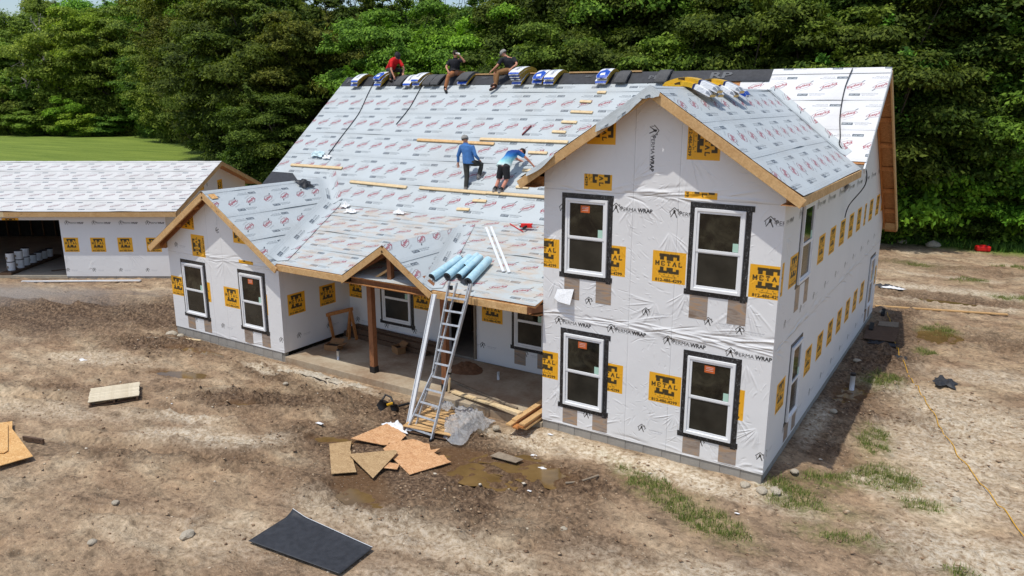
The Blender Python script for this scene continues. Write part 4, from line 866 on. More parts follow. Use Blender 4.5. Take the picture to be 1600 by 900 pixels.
strip('underlayment_sheet', M['under'], (pxr, 0, zp(pxr)), Y3, (-1, 0, PS_), .0, 1.06, lambda v: -.385, lambda v: max(ypv(pxr - v / cP), -.3) + .05, .012, .004, .006, 300)
strip('underlayment_sheet', M['under'], (pxr, 0, zp(pxr)), Y3, (-1, 0, PS_), 1.0, Lp, lambda v: -.385, lambda v: ypv(pxr - v / cP) + .05, .016, .004, .006, 301)
strip('underlayment_sheet', M['under'], (pxl, 0, zp(pxl)), Y3, (1, 0, PS_), .0, Lp, lambda v: -.385, lambda v: max(ypv(pxl + v / cP), -.3) + .05, .012, .004, .006, 302, True)
f_p = lambda x, y: max(zp(x), z_low(y)); valley_strip((pxr, -.28, 0), (PX_, ypv(PX_), 0), .24, f_p, M['under'], 9)
MB().box((-9.3 + .95, 2.60, 1.0), (.05, .16, 2.1)).build('door_jamb', M['old_grey'], house)

# --- garage
GY = R(32.61); gR = Vector((math.cos(GY), math.sin(GY), 0)); gF = Vector((-math.sin(GY), math.cos(GY), 0))
gar = empty('garage', (-28.16, 2.11, -.15)); gar.rotation_euler = (0, 0, GY); tag(gar, 'long low garage with pale underlayment roof and one open dark bay, left of the house', 'garage')
# local frame: x along the front, y back, z up from the wrap foot; opening ends at x=0 (foot) 
gh, gd = 2.47, 9.3
gm = wrap_material('garage_wrap', 4.7, 2.6, panels=[(u, .98 + .07) for u in (.07, 1.27, 2.47, 3.75)], permas=[(u, 2.18) for u in (.22, 1.42, 2.62, 3.8)], smalls=[(u, .18) for u in (.0, 1.18, 2.38, 3.58)], fans=[(0.05, 1.0, 250, 300, 8, .8), (2.8, 1.2, 280, 330, 10, 1.2), (1.0, .3, 10, 60, 6, .6)], random_n=120, seed=31, hstr=.7)
def gwall(name, mat, O, U, N, poly, th=.12):
    return wall(name, mat, O, U, Z3, N, poly, th, parent=gar)
gwall('house_wrap', gm, (0, 0, 0), X3, -Y3, [(0, 0), (4.2, 0), (4.2, gh), (0, gh)])
gh2 = wrap_material('garage_header_wrap', 9, .4, rotp=[('m', 6.75, -.42, 0, None)], permas=[(1, .1), (3, .1)], random_n=10, seed=33)
gwall('house_wrap', gh2, (-9, 0, 2.28), X3, -Y3, [(0, 0), (9.0, 0), (9.0, .19), (0, .19)])
gside = wrap_material('garage_gable_wrap', 9.3, 4.4, smalls=[(1, .3), (3, .3), (6, .3)], rotp=[('m', 1.3, 1.9, 3, None), ('m', 5.6, 2.8, 3, None), ('m', 3.4, 3.2, 3, None), ('s', 4.3, 3.3, 3, None)], panels=[(1, 1), (3, 1)], random_n=60, seed=34, hseams=(2.4,))
GP = 1.53 / 5.0 * 1.02; gr0 = 2.66; grz = lambda y: gr0 + (4.20 - gr0) * (1 - abs(y - 4.87) / 5.22)
gwall('house_wrap', gside, (4.2, .12, 0), Y3, X3, [(.02, 0), (9.28, 0), (9.28, grz(9.3) - .06), (4.75, grz(4.87) - .06), (.02, grz(0) - .06)])
gwall('house_wrap', pl_mat, (-9, .12, 0), Y3, -X3, [(.02, 0), (9.28, 0), (9.28, grz(9.3) - .06), (4.75, grz(4.87) - .06), (.02, grz(0) - .06)])
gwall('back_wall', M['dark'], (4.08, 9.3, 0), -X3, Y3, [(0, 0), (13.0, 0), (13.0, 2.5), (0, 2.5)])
MB().box((-2.4, 4.7, -.05), (13.2, 9.2, .10)).build('floor', M['concrete'], gar)
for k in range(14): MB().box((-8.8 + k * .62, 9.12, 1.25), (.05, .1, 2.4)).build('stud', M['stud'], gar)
for k in range(11): MB().bar((-5.6 + k * .56, .5, 2.42), (-5.6 + k * .56, 9.0, 2.42), .05, .18).build('ceiling_joist', M['stud'], gar)
for s in (0, 1):
    ya, yb = (-.35, 4.87) if s == 0 else (10.09, 4.87); P = [(-9.4, ya, grz(ya)), (4.80, ya, grz(ya)), (4.80, yb, grz(yb)), (-9.4, yb, grz(yb))]
    P = [Vector(p) for p in P]; b = MB(); b.face(P if s == 0 else P[::-1]); 
    Q = [p - Vector((0, 0, .04)) for p in P]; b.face(Q[::-1] if s == 0 else Q); b.build('roof_deck', M['osb_dark'], gar)
    V_ = (P[3] - P[0]).normalized(); ln = (P[3] - P[0]).length; v = 0; k = 0
    while v < ln - .05:
        e = min(v + 1.10, ln); O = P[0].copy(); O.x = 0
        o = strip('underlayment_sheet', M['under_pale'], O, X3, V_, v, e, lambda v: -9.42, lambda v: 4.82, .012, .003, .006, 400 + k + 20 * s, bool(s), random.random()); o.parent = gar; v += 1.05; k += 1
gl = lambda n, a, b_, w_, h_, m=M['pine_pale']: MB().bar(a, b_, w_, h_).build(n, m, gar, bevel=.004)
gl('fascia_board', (-9.4, -.37, grz(-.35) - .11), (-1.9, -.37, grz(-.35) - .11), .04, .17); gl('fascia_board', (-1.9, -.37, grz(-.35) - .11), (4.82, -.37, grz(-.35) - .11), .04, .17, M['pine'])
gl('rake_board', (4.80, -.37, grz(-.35) - .10), (4.80, 4.87, 4.20 - .10), .04, .17, M['pine']); gl('rake_board', (4.80, 10.1, grz(10.09) - .10), (4.80, 4.87, 4.20 - .10), .04, .17, M['pine'])
gl('soffit', (-2.3, -.18, grz(-.35) - .19), (4.8, -.18, grz(-.35) - .19), .34, .012, M['osb_dark'])
g_b = MB().box((0, 0, 0), (.385, .1, .13)).build('concrete_block', M['block'], gar)
for k in range(11):
    o = g_b if k == 0 else link(g_b.copy(), gar); o.location = (.2 + k * .395, .065, -.075)
gl('sill_board', (-2.2, -.10, -.07), (.1, -.10, -.07), .12, .05, M['old_grey'])
# ------------------------------------------------------------------ trees
def leaf_material(name, dark, mid, light):
    t = NT(name); ri = t.t.nodes.new("ShaderNodeNewGeometry").outputs['Random Per Island']; g = t.coord('Object')
    oi = t.t.nodes.new("ShaderNodeObjectInfo")
    n = t.noise(.55, 4, .6, g); k = t.math('ADD', t.math('MULTIPLY', ri, .55), t.math('MULTIPLY', n, .6))
    c = t.ramp(k, [(.28, dark), (.55, mid), (.85, light)]); c = t.mix(1.0, c, oi.outputs['Color'], 'MULTIPLY')
    hs = t.t.nodes.new("ShaderNodeHueSaturation"); t.l(c, hs.inputs['Color']); t.l(t.math('ADD', .485, t.math('MULTIPLY', oi.outputs['Random'], .040)), hs.inputs['Hue']); t.l(t.math('ADD', .72, t.math('MULTIPLY', t.math('FRACT', t.math('MULTIPLY', oi.outputs['Random'], 7.3)), .5)), hs.inputs['Value']); c = hs.outputs[0]
    t.set(c, .65, 0, .12)
    tr = t.t.nodes.new("ShaderNodeBsdfTranslucent"); t.l(t.mix(1.0, c, (1.15, 1.25, .6), 'MULTIPLY'), tr.inputs[0]); mx = t.t.nodes.new("ShaderNodeMixShader"); mx.inputs[0].default_value = .28
    t.l(t.b.outputs[0], mx.inputs[1]); t.l(tr.outputs[0], mx.inputs[2]); t.l(mx.outputs[0], t.out.inputs['Surface']); return t.m
M['leaf'] = leaf_material('leaf', (.036, .064, .011), (.115, .170, .026), (.240, .310, .050))
t = NT('bark'); g = t.coord('Object', (3, 3, .6)); n = t.noise(4, 5, .7, g); t.set(t.ramp(n, [(.3, (.035, .028, .02)), (.7, (.14, .12, .095))]), .95); t.bump(n, .8, .03); M['bark'] = t.m
t = NT('pale_bark'); g = t.coord('Object', (3, 3, .6)); n = t.noise(4, 5, .7, g); t.set(t.ramp(n, [(.3, (.20, .18, .15)), (.7, (.42, .39, .34))]), .95); M['pale_bark'] = t.m
def rvec(rs, n):
    v = rs.randn(n, 3); return v / np.linalg.norm(v, axis=1)[:, None]
def leaf_quads(P, N, size, rs):
    n = len(P); a = rvec(rs, n); N = N + rvec(rs, n) * .75; N /= np.linalg.norm(N, axis=1)[:, None]
    u = np.cross(N, a); u /= (np.linalg.norm(u, axis=1)[:, None] + 1e-6); v = np.cross(N, u); s = (size * (.55 + .9 * rs.rand(n)))[:, None]
    bend = N * s * .18
    A = P - u * s * .9; B = P + v * s * .48 - bend; C = P + u * s * .95; D = P - v * s * .48 - bend
    V = np.stack([A, B, C, D], 1).reshape(-1, 3); return V, np.arange(4 * n).reshape(-1, 4)
def crown_mesh(seed, rad, hgt, base, lobes, leaves, lsize, layered=False, spread=1.0, low=.0):
    """leaf clumps spread through the crown: lobes along limbs, sprays on each lobe, gaps between"""
    rs = np.random.RandomState(seed); P = []; NN = []; cents = []
    for k in range(lobes):
        f = (k + .5) / lobes; z = base + (hgt - base) * (low + (1 - low) * (f ** .85)); prof = math.sin(math.pi * min(1, (.16 + .84 * (1 - f)) ** .8)) ** .65
        a = k * 2.39996 + rs.rand() * .7; rr = rad * prof * (.35 + .65 * rs.rand()) * spread
        c = np.array([math.cos(a) * rr, math.sin(a) * rr, z + rs.randn() * .3]); lr = rad * (.24 + .20 * rs.rand()) * (1 - .25 * f); cents.append((c, lr))
    tot = sum(l ** 2 for _, l in cents)
    for c, lr in cents:
        m = int(leaves * lr * lr / tot); sub = max(6, int(m / 26)); d = rvec(rs, sub); d[:, 2] = np.where(d[:, 2] < -.35, -d[:, 2], d[:, 2])
        rr = lr * (.72 + .42 * rs.rand(sub)); sc = c + d * rr[:, None] * np.array([1, 1, .42 if layered else .74])
        k = rs.randint(0, sub, m); sz = lr * .22; off = rs.randn(m, 3) * sz * np.array([1, 1, .32 if layered else .6]); P.append(sc[k] + off); nn = d[k] * .8 + np.array([0, 0, .75]); NN.append(nn)
    # a few sprays that stick out beyond the outline
    m = int(leaves * .06); c = [cents[i] for i in rs.randint(0, len(cents), 30)]; k = rs.randint(0, 30, m); dd = rvec(rs, 30); dd[:, 2] = np.abs(dd[:, 2]) * .8
    t_ = rs.rand(m); P.append(np.array([c[i][0] for i in k]) + dd[k] * (np.array([c[i][1] for i in k]) * (.9 + .75 * t_))[:, None] + rs.randn(m, 3) * .10); NN.append(dd[k] + [0, 0, .5])
    P = np.concatenate(P); NN = np.concatenate(NN); return leaf_quads(P, NN, lsize, rs), cents
def make_tree(name, seed, rad, hgt, base, lobes, leaves, lsize, trunk_r, layered=False, low=0, bark='bark', spread=1.0):
    (V, F), cents = crown_mesh(seed, rad, hgt, base, lobes, leaves, lsize, layered, spread, low)
    root = empty(name, (0, 0, 0)); cr = mesh_np('crown', V, F, M['leaf'], root, smooth=False)
    rs = np.random.RandomState(seed + 99); b = MB(); pts = [(0, 0, -.4)]; 
    for k in range(1, 7): f = k / 6; pts.append((.25 * math.sin(seed + f * 3) * f * rad * .3, .25 * math.cos(seed * 2 + f * 2) * f * rad * .3, hgt * .86 * f))
    b.tube(pts, [trunk_r * (1.25 if k == 0 else 1 - .8 * k / 6) for k in range(7)], 8)
    for c, lr in cents[::max(1, len(cents) // 16)]:
        f = min(.8, max(.12, (c[2] - .28 * hgt) / hgt)); p0 = Vector(pts[0]).lerp(Vector(pts[-1]), f); p2 = Vector(c); p1 = p0.lerp(p2, .5) + Vector((0, 0, -.06 * hgt * rs.rand()))
        b.tube([p0, p1, p2], [trunk_r * .42, trunk_r * .28, trunk_r * .08], 5)
    b.build('trunk', M[bark], root, smooth=True); return root
def set_color(root, col):
    for ch in root.children:
        if ch.name.startswith('crown'): ch.color = (*col, 1)
CX, CY, F_ = 3.042, -13.415, 1191.06
T_ROUND = [make_tree('broadleaf_tree', 1, 3.9, 11.5, 2.0, 34, 72000, .115, .24), make_tree('broadleaf_tree', 2, 3.3, 13.0, 2.2, 36, 66000, .11, .22), make_tree('broadleaf_tree', 3, 4.4, 12.0, 1.2, 40, 80000, .12, .27)]
T_LAYER = [make_tree('spreading_tree', 4, 4.6, 8.5, .4, 46, 74000, .12, .22, True), make_tree('spreading_tree', 5, 4.0, 10.5, .8, 44, 70000, .115, .22, True)]
T_THIN = [make_tree('slender_tree', 6, 2.5, 14.0, 4.0, 26, 24000, .12, .15, spread=1.1), make_tree('slender_tree', 7, 2.1, 13.0, 4.5, 22, 19000, .115, .13, spread=1.2)]
T_BUSH = [make_tree('bush', 8, 1.6, 2.6, .0, 16, 20000, .078, .05), make_tree('bush', 9, 1.9, 2.2, .0, 18, 22000, .075, .05, True)]
TOPZ = {r.name: max(v.co.z for c in r.children if c.name.startswith('crown') for v in c.data.vertices) for r in T_ROUND + T_LAYER + T_THIN + T_BUSH}
SKY_X = [-60, 30, 70, 100, 270, 300, 420, 450, 560, 590, 620, 680, 740, 760, 800, 815, 870, 900, 1225, 1245, 1270, 1290, 1700]; SKY_Y = [48, 34, 12, 4, 2, -40, -15, 14, 24, 0, 10, 18, -30, 16, 0, 22, 12, -60, -60, 12, 8, -80, -80]
def cap_height(name, px, d, s, szz):
    off = abs(math.atan2(800 - px, F_)); y = float(np.interp(px, SKY_X, SKY_Y)); lim = 7.05 + d * math.cos(off) * (153 - y) / 1191.0
    return min(szz, lim / (TOPZ[name] * s))
used = set(); trees = []
def tree(src, x, y, s, col, label, rz=None, sz=None, z=GZ, group='trees of the wood behind the house', cat='tree'):
    first = src.name not in used; used.add(src.name); o = src if first else copy_tree(src)
    o.location = (x, y, z); o.scale = (s, s, s * (sz or 1)); o.rotation_euler = (0, 0, random.uniform(0, 6.28) if rz is None else rz)
    for k in ('label', 'category', 'group'):
        if k in o: del o[k]
    tag(o, label, cat, group); set_color(o, col); return o
# where the picture shows them: px (of 1600) and distance from the camera -> place on the ground
def at(px, dist):
    a = R(32.61) + math.atan2(800 - px, F_ / math.cos(R(14.01)) * 1.0); return CX - math.sin(a) * dist, CY + math.cos(a) * dist
G_ = (1, 1, 1); DK = (.66, .68, .62); YG = (1.15, 1.22, .75); BR = (1.1, 1.45, .75); OL = (1.05, .92, .85); MD = (.85, .93, .8); FR = (.92, 1.15, .85)
KIND = {'R': T_ROUND, 'L': T_LAYER, 'T': T_THIN, 'B': T_BUSH}
def side(px): return ('above the far left garage roof' if px < 250 else 'behind the left end of the ridge' if px < 620 else 'behind the middle of the ridge' if px < 1000 else 'behind the front gable' if px < 1390 else 'right of the house')
tone = {id(G_): 'mid green', id(DK): 'dark green', id(YG): 'yellow green', id(BR): 'bright green', id(OL): 'olive green', id(MD): 'dull green', id(FR): 'fresh green'}
kindw = {'R': 'round crowned tree', 'L': 'spreading layered tree', 'T': 'tall slender tree', 'B': 'low bush'}
rows = [  # kind, variant, px, distance, scale, vertical scale, colour
 # far wood beyond the lawn
 ('R',0,-30,178,1.9,1.0,MD),('R',1,10,182,1.75,.95,MD),('R',2,52,176,1.75,1.0,G_),('R',1,92,186,1.95,.98,G_),('R',0,130,180,1.9,1.05,MD),('R',2,165,178,1.9,1.02,FR),('R',1,200,186,1.9,1.0,G_),('R',0,236,176,2.0,1.02,MD),('R',2,268,170,1.9,1.0,FR),('R',1,300,160,1.9,.98,G_),
 ('L',0,-15,168,1.7,1.0,MD),('L',1,35,166,1.5,1.0,G_),('L',0,82,160,1.35,.95,MD),('L',0,118,148,1.75,1.15,OL),('L',1,155,146,1.65,1.1,YG),('L',0,188,142,1.55,1.15,OL),('L',1,228,140,1.7,1.05,G_),('L',0,252,132,1.35,1.0,MD),
 ('B',0,20,152,3.0,1.0,MD),('B',1,60,150,2.6,1.0,G_),('B',0,105,141,1.9,1.0,BR),('B',1,128,139,1.9,.9,YG),('B',0,0,150,2.4,1.0,G_),('B',1,90,144,2.2,.9,MD),('B',1,165,138,1.9,.8,MD),('B',0,235,130,2.0,.9,G_),('B',1,40,146,2.0,.8,MD),
 # the tall dark stand behind the left end of the house
 ('R',2,288,104,1.5,1.15,OL),('R',0,318,98,1.55,1.2,YG),('R',1,350,92,1.5,1.15,OL),('R',2,300,88,1.15,.95,OL),('L',1,335,84,1.25,1.1,OL),('L',0,378,78,1.3,1.15,DK),('L',1,418,74,1.35,1.15,DK),('R',0,395,84,1.3,1.3,OL),('R',1,440,80,1.2,1.08,DK),('R',2,478,78,1.15,1.02,OL),
 ('L',0,455,68,1.2,1.15,DK),('L',1,500,66,1.1,1.15,OL),('R',0,520,72,1.1,1.05,MD),('R',1,560,70,1.05,1.0,OL),('L',0,430,63,.85,.95,DK),('L',1,300,78,.95,.95,OL),('L',0,262,110,1.35,1.0,OL),('B',0,385,64,1.6,1.0,DK),('B',1,345,74,1.7,1.0,DK),('B',0,440,60,1.5,1.0,DK),('B',1,410,62,1.4,1.0,DK),
 ('T',0,372,76,1.0,1.15,OL),('T',1,430,82,1.15,1.3,DK),('T',0,470,90,1.3,1.2,OL),('T',1,528,66,.95,1.2,DK),('T',0,552,74,1.1,1.15,MD),('T',1,600,72,1.05,1.15,OL),('T',0,580,84,1.2,1.2,MD),
 # behind the ridge, middle
 ('R',2,600,68,1.0,.98,FR),('R',0,640,62,.95,.98,G_),('L',1,620,56,1.05,1.25,FR),('R',1,680,60,1.0,.98,G_),('L',0,668,50,.95,1.15,FR),('R',0,722,52,.95,.98,BR),('L',1,745,50,.95,1.15,BR),('L',0,712,46,.85,1.1,BR),('R',2,772,58,1.15,1.1,MD),('R',1,800,52,1.0,1.12,DK),('T',0,640,70,1.1,1.2,G_),('T',1,700,64,1.05,1.2,G_),('T',0,755,62,1.0,1.2,MD),
 ('R',0,845,50,1.0,1.12,DK),('R',2,890,52,1.05,1.15,DK),('R',1,930,48,1.0,1.15,DK),('L',1,870,44,.85,1.15,MD),('L',0,820,45,.9,1.15,DK),('R',0,975,50,1.05,1.2,MD),('L',1,945,43,.9,1.05,DK),('R',2,1015,48,1.05,1.1,FR),('L',0,1000,42,.9,1.1,MD),('R',1,1060,47,1.1,1.1,G_),('L',1,1045,41,.85,1.1,DK),('T',1,1085,50,1.1,1.15,MD),
 ('R',0,1100,48,1.1,1.15,MD),('L',0,1105,42,.95,1.15,FR),('R',2,1150,47,1.1,1.2,DK),('R',1,1200,46,1.1,1.15,FR),('L',1,1160,41,.95,1.15,DK),('L',0,1210,42,.95,1.1,G_),('R',0,1250,46,1.0,.98,FR),('L',1,1265,42,.95,1.1,MD),('R',2,1300,47,1.1,1.15,G_),('R',1,1345,45,1.1,1.2,DK),('L',0,1320,43,.95,1.15,FR),('R',0,1390,46,1.15,1.2,DK),('L',1,1375,42,.95,1.1,DK),
 # the wall of wood right of the house
 ('R',2,1430,46,1.2,1.25,DK),('L',0,1425,44,.95,1.1,DK),('R',1,1475,46,1.2,1.25,MD),('L',1,1465,44.5,1.0,1.15,DK),('R',0,1520,47,1.2,1.25,DK),('L',0,1500,45,.85,.9,DK),('R',2,1565,47,1.2,1.25,MD),('L',1,1545,45.5,.95,1.0,FR),('R',1,1610,47,1.2,1.25,MD),('L',0,1595,46,1.0,1.05,FR),('R',0,1660,48,1.2,1.25,DK),('L',1,1640,47,1.1,1.1,MD),('R',2,1710,50,1.2,1.25,DK),
 ('R',1,1440,52,1.2,1.3,DK),('R',0,1500,53,1.2,1.3,DK),('R',2,1560,54,1.2,1.3,DK),('R',1,1620,55,1.2,1.3,DK),
 ('B',0,1420,43.6,1.5,1.0,BR),('B',1,1455,43.4,1.9,1.35,BR),('B',0,1490,43.8,1.7,1.35,YG),('B',1,1518,43.9,1.4,1.1,BR),('B',0,1550,44.6,1.3,1.0,FR),('B',1,1585,44.8,1.5,1.0,BR),('B',0,1600,45,1.7,1.4,BR),('B',1,1398,43.8,1.2,.9,DK),('B',0,1440,43.9,1.0,.8,MD),('B',1,1535,44.2,1.0,.8,DK),('B',0,1640,45.5,1.5,1.2,BR),
 # a second line that closes the gaps behind the first
 ('R',1,560,96,1.5,.88,MD),('R',0,610,92,1.5,.88,FR),('R',2,660,88,1.5,.85,MD),('R',1,720,84,1.4,.85,G_),('R',0,780,74,1.3,.92,MD),('R',2,840,64,1.15,1.0,DK),('R',1,900,62,1.2,1.12,DK),('R',0,960,60,1.2,1.15,DK),('R',2,1020,60,1.2,1.05,MD),('R',1,1080,58,1.2,1.1,DK),('R',0,1140,58,1.2,1.1,DK),('R',2,1200,57,1.2,1.1,MD),('R',1,1262,57,1.15,.86,DK),('R',0,1330,56,1.2,1.15,DK),
 ('R',2,510,108,1.6,.9,MD),('R',0,455,112,1.7,.9,OL),('R',1,405,118,1.9,1.1,OL),('R',2,350,126,1.9,1.1,MD)]
from collections import Counter
def lbl(k, px, col): return '%s %s %s' % (tone[id(col)], kindw[k], side(px))
same = {}
for k, v, px, d, s, szz, col in rows: same.setdefault(lbl(k, px, col), []).append(px)
ORD = ['leftmost', 'second from left', 'third from left', 'fourth from left', 'fifth from left', 'sixth from left', 'seventh from left', 'eighth from left']
for i, (k, v, px, d, s, szz, col) in enumerate(rows):
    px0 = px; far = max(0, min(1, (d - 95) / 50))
    if d >= 128 and px <= 312: d *= 1.20; s *= 1.17
    elif px <= 325 and 70 < d < 128: d *= 1.26; s *= 1.20; px += 14
    elif px <= 352 and 70 < d < 128: d *= 1.14; s *= 1.10; px += 8
    x, y = at(px, d); q = KIND[k]; where = side(px)
    lb = lbl(k, px0, col); al = sorted(same[lb])
    if len(al) > 1: j = al.index(px0); lb = (ORD[j] if j < len(al) - 1 else 'rightmost') + ' ' + lb
    if k in 'RL': szz = max(.55, cap_height(q[v % len(q)].name, px, d, s, szz))
    tree(q[v % len(q)], x, y, s, tuple(c_ * (1 + .45 * far) for c_ in col), lb, None, szz, GZ, kindw[k] + 's ' + where, 'bush' if k == 'B' else 'tree')  # distant crowns tinted lighter: haze put into the leaf colour
# bare dead tree standing in front of the far wood
def bare_tree(x, y, h, label):
    root = empty('dead_tree', (x, y, GZ)); rs = np.random.RandomState(4); b = MB(); br = MB()
    b.tube([(0, 0, -.3), (.2, 0, h*.3), (-.1, .1, h*.6), (.3, 0, h)], [.34, .26, .18, .05], 7); b.build('trunk', M['pale_bark'], root, smooth=True)
    for k in range(14):
        f = .25 + .7 * k / 14; a = k * 2.4; L = h * .34 * (1.1 - f); p0 = Vector((.1, .05, h*f)); p1 = p0 + Vector((math.cos(a)*L*.5, math.sin(a)*L*.5, L*.55)); p2 = p1 + Vector((math.cos(a+.3)*L*.4, math.sin(a+.3)*L*.4, L*.7))
        br.tube([p0, p1, p2], [.13, .08, .02], 5)
        for q in range(3): p3 = p1.lerp(p2, .3*q) + Vector(rs.randn(3) * L * .25) + Vector((0, 0, L*.2)); br.tube([p1.lerp(p2, .3*q), p3], [.07, .02], 4)
    br.build('branch', M['pale_bark'], root, smooth=True); return tag(root, label, 'tree')
x, y = at(77, 190); bare_tree(x, y, 24, 'pale bare dead tree with forked branches standing among the leafy trees beyond the lawn')
x, y = at(44, 185); bare_tree(x, y, 17, 'thin grey leafless tree at the far left edge of the wood')
# ------------------------------------------------------------------ things on the roof
def on_main(x, y, h=0.0): n = Vector((0, -MS, 1)).normalized(); return Vector((x, y, z_main(y))) + n * (h + .02)
def on_low(x, y, h=0.0): n = Vector((0, -.276, 1)).normalized(); return Vector((x, y, z_low(y))) + n * (h + .02)
def thing_mesh(name, mb, mat, label, cat, group=None, parent=None, **kw):
    return tag(mb.build(name, mat, parent, **kw), label, cat, group)
# toe boards: long ones across the slope, short ones up the right side
def roof_plank(x0, x1, y, on, wd, label, mat, group, y1=None, th=.04):
    a = on(x0, y, th / 2); b_ = on(x1, y if y1 is None else y1, th / 2); n = Vector((0, -MS, 1)).normalized() if on is on_main else Vector((0, -.276, 1)).normalized()
    c = (a + b_) / 2; o = MB().bar(a - c, b_ - c, wd, th, n).build('plank', mat, None, bevel=.004); o.location = c; return tag(o, label, 'plank', group)
gl_ = 'long planks nailed across the steep roof'
roof_plank(-17.34, -14.95, 4.56, on_main, .10, 'long pale plank near the left rake of the steep roof, below the crumpled blue plastic', M['pine_pale'], gl_)
roof_plank(-14.21, -11.88, 4.14, on_main, .10, 'pale plank in the middle of the steep roof, left of the climbing man\'s plank', M['pine_pale'], gl_, 4.10)
roof_plank(-11.40, -9.0, 4.12, on_main, .10, 'pale plank under the feet of the man in the blue shirt', M['pine_pale'], gl_)
roof_plank(-9.02, -W - .1, 4.13, on_main, .09, 'pale plank running right to the front gable wall under the kneeling man\'s feet', M['pine_pale'], gl_)
roof_plank(-12.70, -9.75, 5.66, on_main, .10, 'upper long plank whose left half passes behind the head of the man in blue', M['pine'], gl_, 5.62)
roof_plank(-10.35, -7.35, 5.76, on_main, .10, 'upper long plank that ends at the rake of the front gable', M['pine_pale'], gl_, 5.76)
SHORT = [(-7.16, 7.40, .28, 'topmost short plank right below the black felt'), (-7.52, 7.09, .38, 'second short plank from the ridge'), (-7.48, 6.74, .72, 'third short plank from the ridge, wider than its neighbours'), (-7.69, 6.40, .50, 'fourth short plank from the ridge'),
         (-7.84, 6.08, .45, 'fifth short plank, just above the long upper plank'), (-8.15, 5.40, .62, 'short plank just right of the shoulders of the bending man'), (-8.00, 4.86, .62, 'short plank held by the bending man in the blue and white shirt'),
         (-7.80, 4.50, .50, 'short plank half in shadow below the bending man\'s hand'), (-8.0, 4.36, .40, 'short plank behind the calves of the bending man'), (-9.10, 3.88, .45, 'short plank just below the long toe board'), (-9.47, 3.60, .42, 'lowest short plank, where the steep slope ends')]
for k, (x, y, ln, lb) in enumerate(SHORT):
    roof_plank(x - ln * .45, x + ln * .55, y, on_main, .09, lb, M['pine_pale'], 'short planks up the right side of the steep roof', y + random.uniform(-.02, .02), .035)
# boards along the ridge
for x0, x1, lb in ((-12.15, -11.0, 'pine board on the ridge between the drinking man\'s bundle and the man with the cap'), (-10.75, -10.3, 'short stretch of ridge board beside the boots of the seated man with the cap'), (-10.0, -9.6, 'ridge board end between two blue and white bundle stacks'), (-8.6, -7.5, 'pine ridge board between the blue and white bundles'), (-6.55, -6.2, 'small piece of pine between the dark shingle bundles')):
    o = MB().box((0, 0, 0), (x1 - x0, .09, .045)).build('ridge_board', M['pine'], None, bevel=.004); o.location = ((x0 + x1) / 2, YR - .03, ZR + .035); tag(o, lb, 'board', 'boards lying along the ridge')
# shingle bundles bent over the ridge
def bundle(x, wdt, layer, kind, label, shift=-.08, half=.46, dx=0.0, group='shingle bundles bent over the ridge', th=.075, spread=.0, frame=None):
    """frame: 'main' bends over the main ridge (axis x), 'gable' over the front gable ridge (axis y)"""
    sl, zr = (MS, ZR) if frame is None else (TS, TZ); n = 15; h0 = (.035 if frame is None else .06) + layer * (th + .004); prof = []
    for k in range(n):
        t_ = -half + 2 * half * k / (n - 1) + shift; r = .20 + layer * .10; z = zr - sl * (math.sqrt(t_ * t_ + r * r) - r * (.72 if frame is None else .5)) * ((.80 if layer else .90) if frame is None else .78) ; prof.append((t_ * .92, z))
    def P(i, s, lift):
        t_, z = prof[i]; a = prof[max(i-1, 0)]; c = prof[min(i+1, n-1)]; d = Vector((0, c[0]-a[0], c[1]-a[1])).normalized(); nn = Vector((0, -d.z, d.y)); 
        ww = wdt * (1 + .03 * math.sin(i * 1.7 + x)); pinch = 1.0 if 0 < i < n - 1 else .90
        q = Vector((s * ww / 2 * pinch + dx * t_, t_, z)) + nn * (h0 + lift * (1 if 0 < i < n-1 else .6))
        return (x + q.x, YR + q.y, q.z) if frame is None else (-2.38 - q.y, x + q.x, q.z)
    root = empty('shingle_bundle', P(n // 2, 0, 0)); off = Vector(root.location)
    def loc(p): return tuple(Vector(p) - off)
    b = MB(); e = MB()
    for i in range(n - 1):
        m = 4
        for j in range(m):
            s0, s1 = -1 + 2 * j / m, -1 + 2 * (j + 1) / m; l0, l1 = th * (1 - .12 * s0 ** 4), th * (1 - .12 * s1 ** 4)
            b.face([loc(P(i, s0, l0)), loc(P(i, s1, l1)), loc(P(i+1, s1, l1)), loc(P(i+1, s0, l0))], [(i/(n-1), j/m), (i/(n-1), (j+1)/m), ((i+1)/(n-1), (j+1)/m), ((i+1)/(n-1), j/m)])
        for s in (-1, 1): e.face([loc(P(i, s, 0)), loc(P(i+1, s, 0)), loc(P(i+1, s, th * .88)), loc(P(i, s, th * .88))], [(i/(n-1), 0), ((i+1)/(n-1), 0), ((i+1)/(n-1), .3), (i/(n-1), .3)])
        e.face([loc(P(i, -1, 0)), loc(P(i+1, -1, 0)), loc(P(i+1, 1, 0)), loc(P(i, 1, 0))])
    for i in (0, n - 1): b.face([loc(P(i, -1, 0)), loc(P(i, 1, 0)), loc(P(i, 1, th * .88)), loc(P(i, -1, th * .88))], [(.5, .1), (.5, .9), (.52, .9), (.52, .1)])
    mat = {0: M['bun0'], 1: M['bun1'], 2: M['bun2'], 3: M['shingle']}[kind]
    b.build('wrapper', mat, root, smooth=True); e.build('bundle_edge', M['shingle'] if kind == 3 else M['shingle_edge'] if frame is None else mat, root)
    return tag(root, label, 'shingle bundle', group)
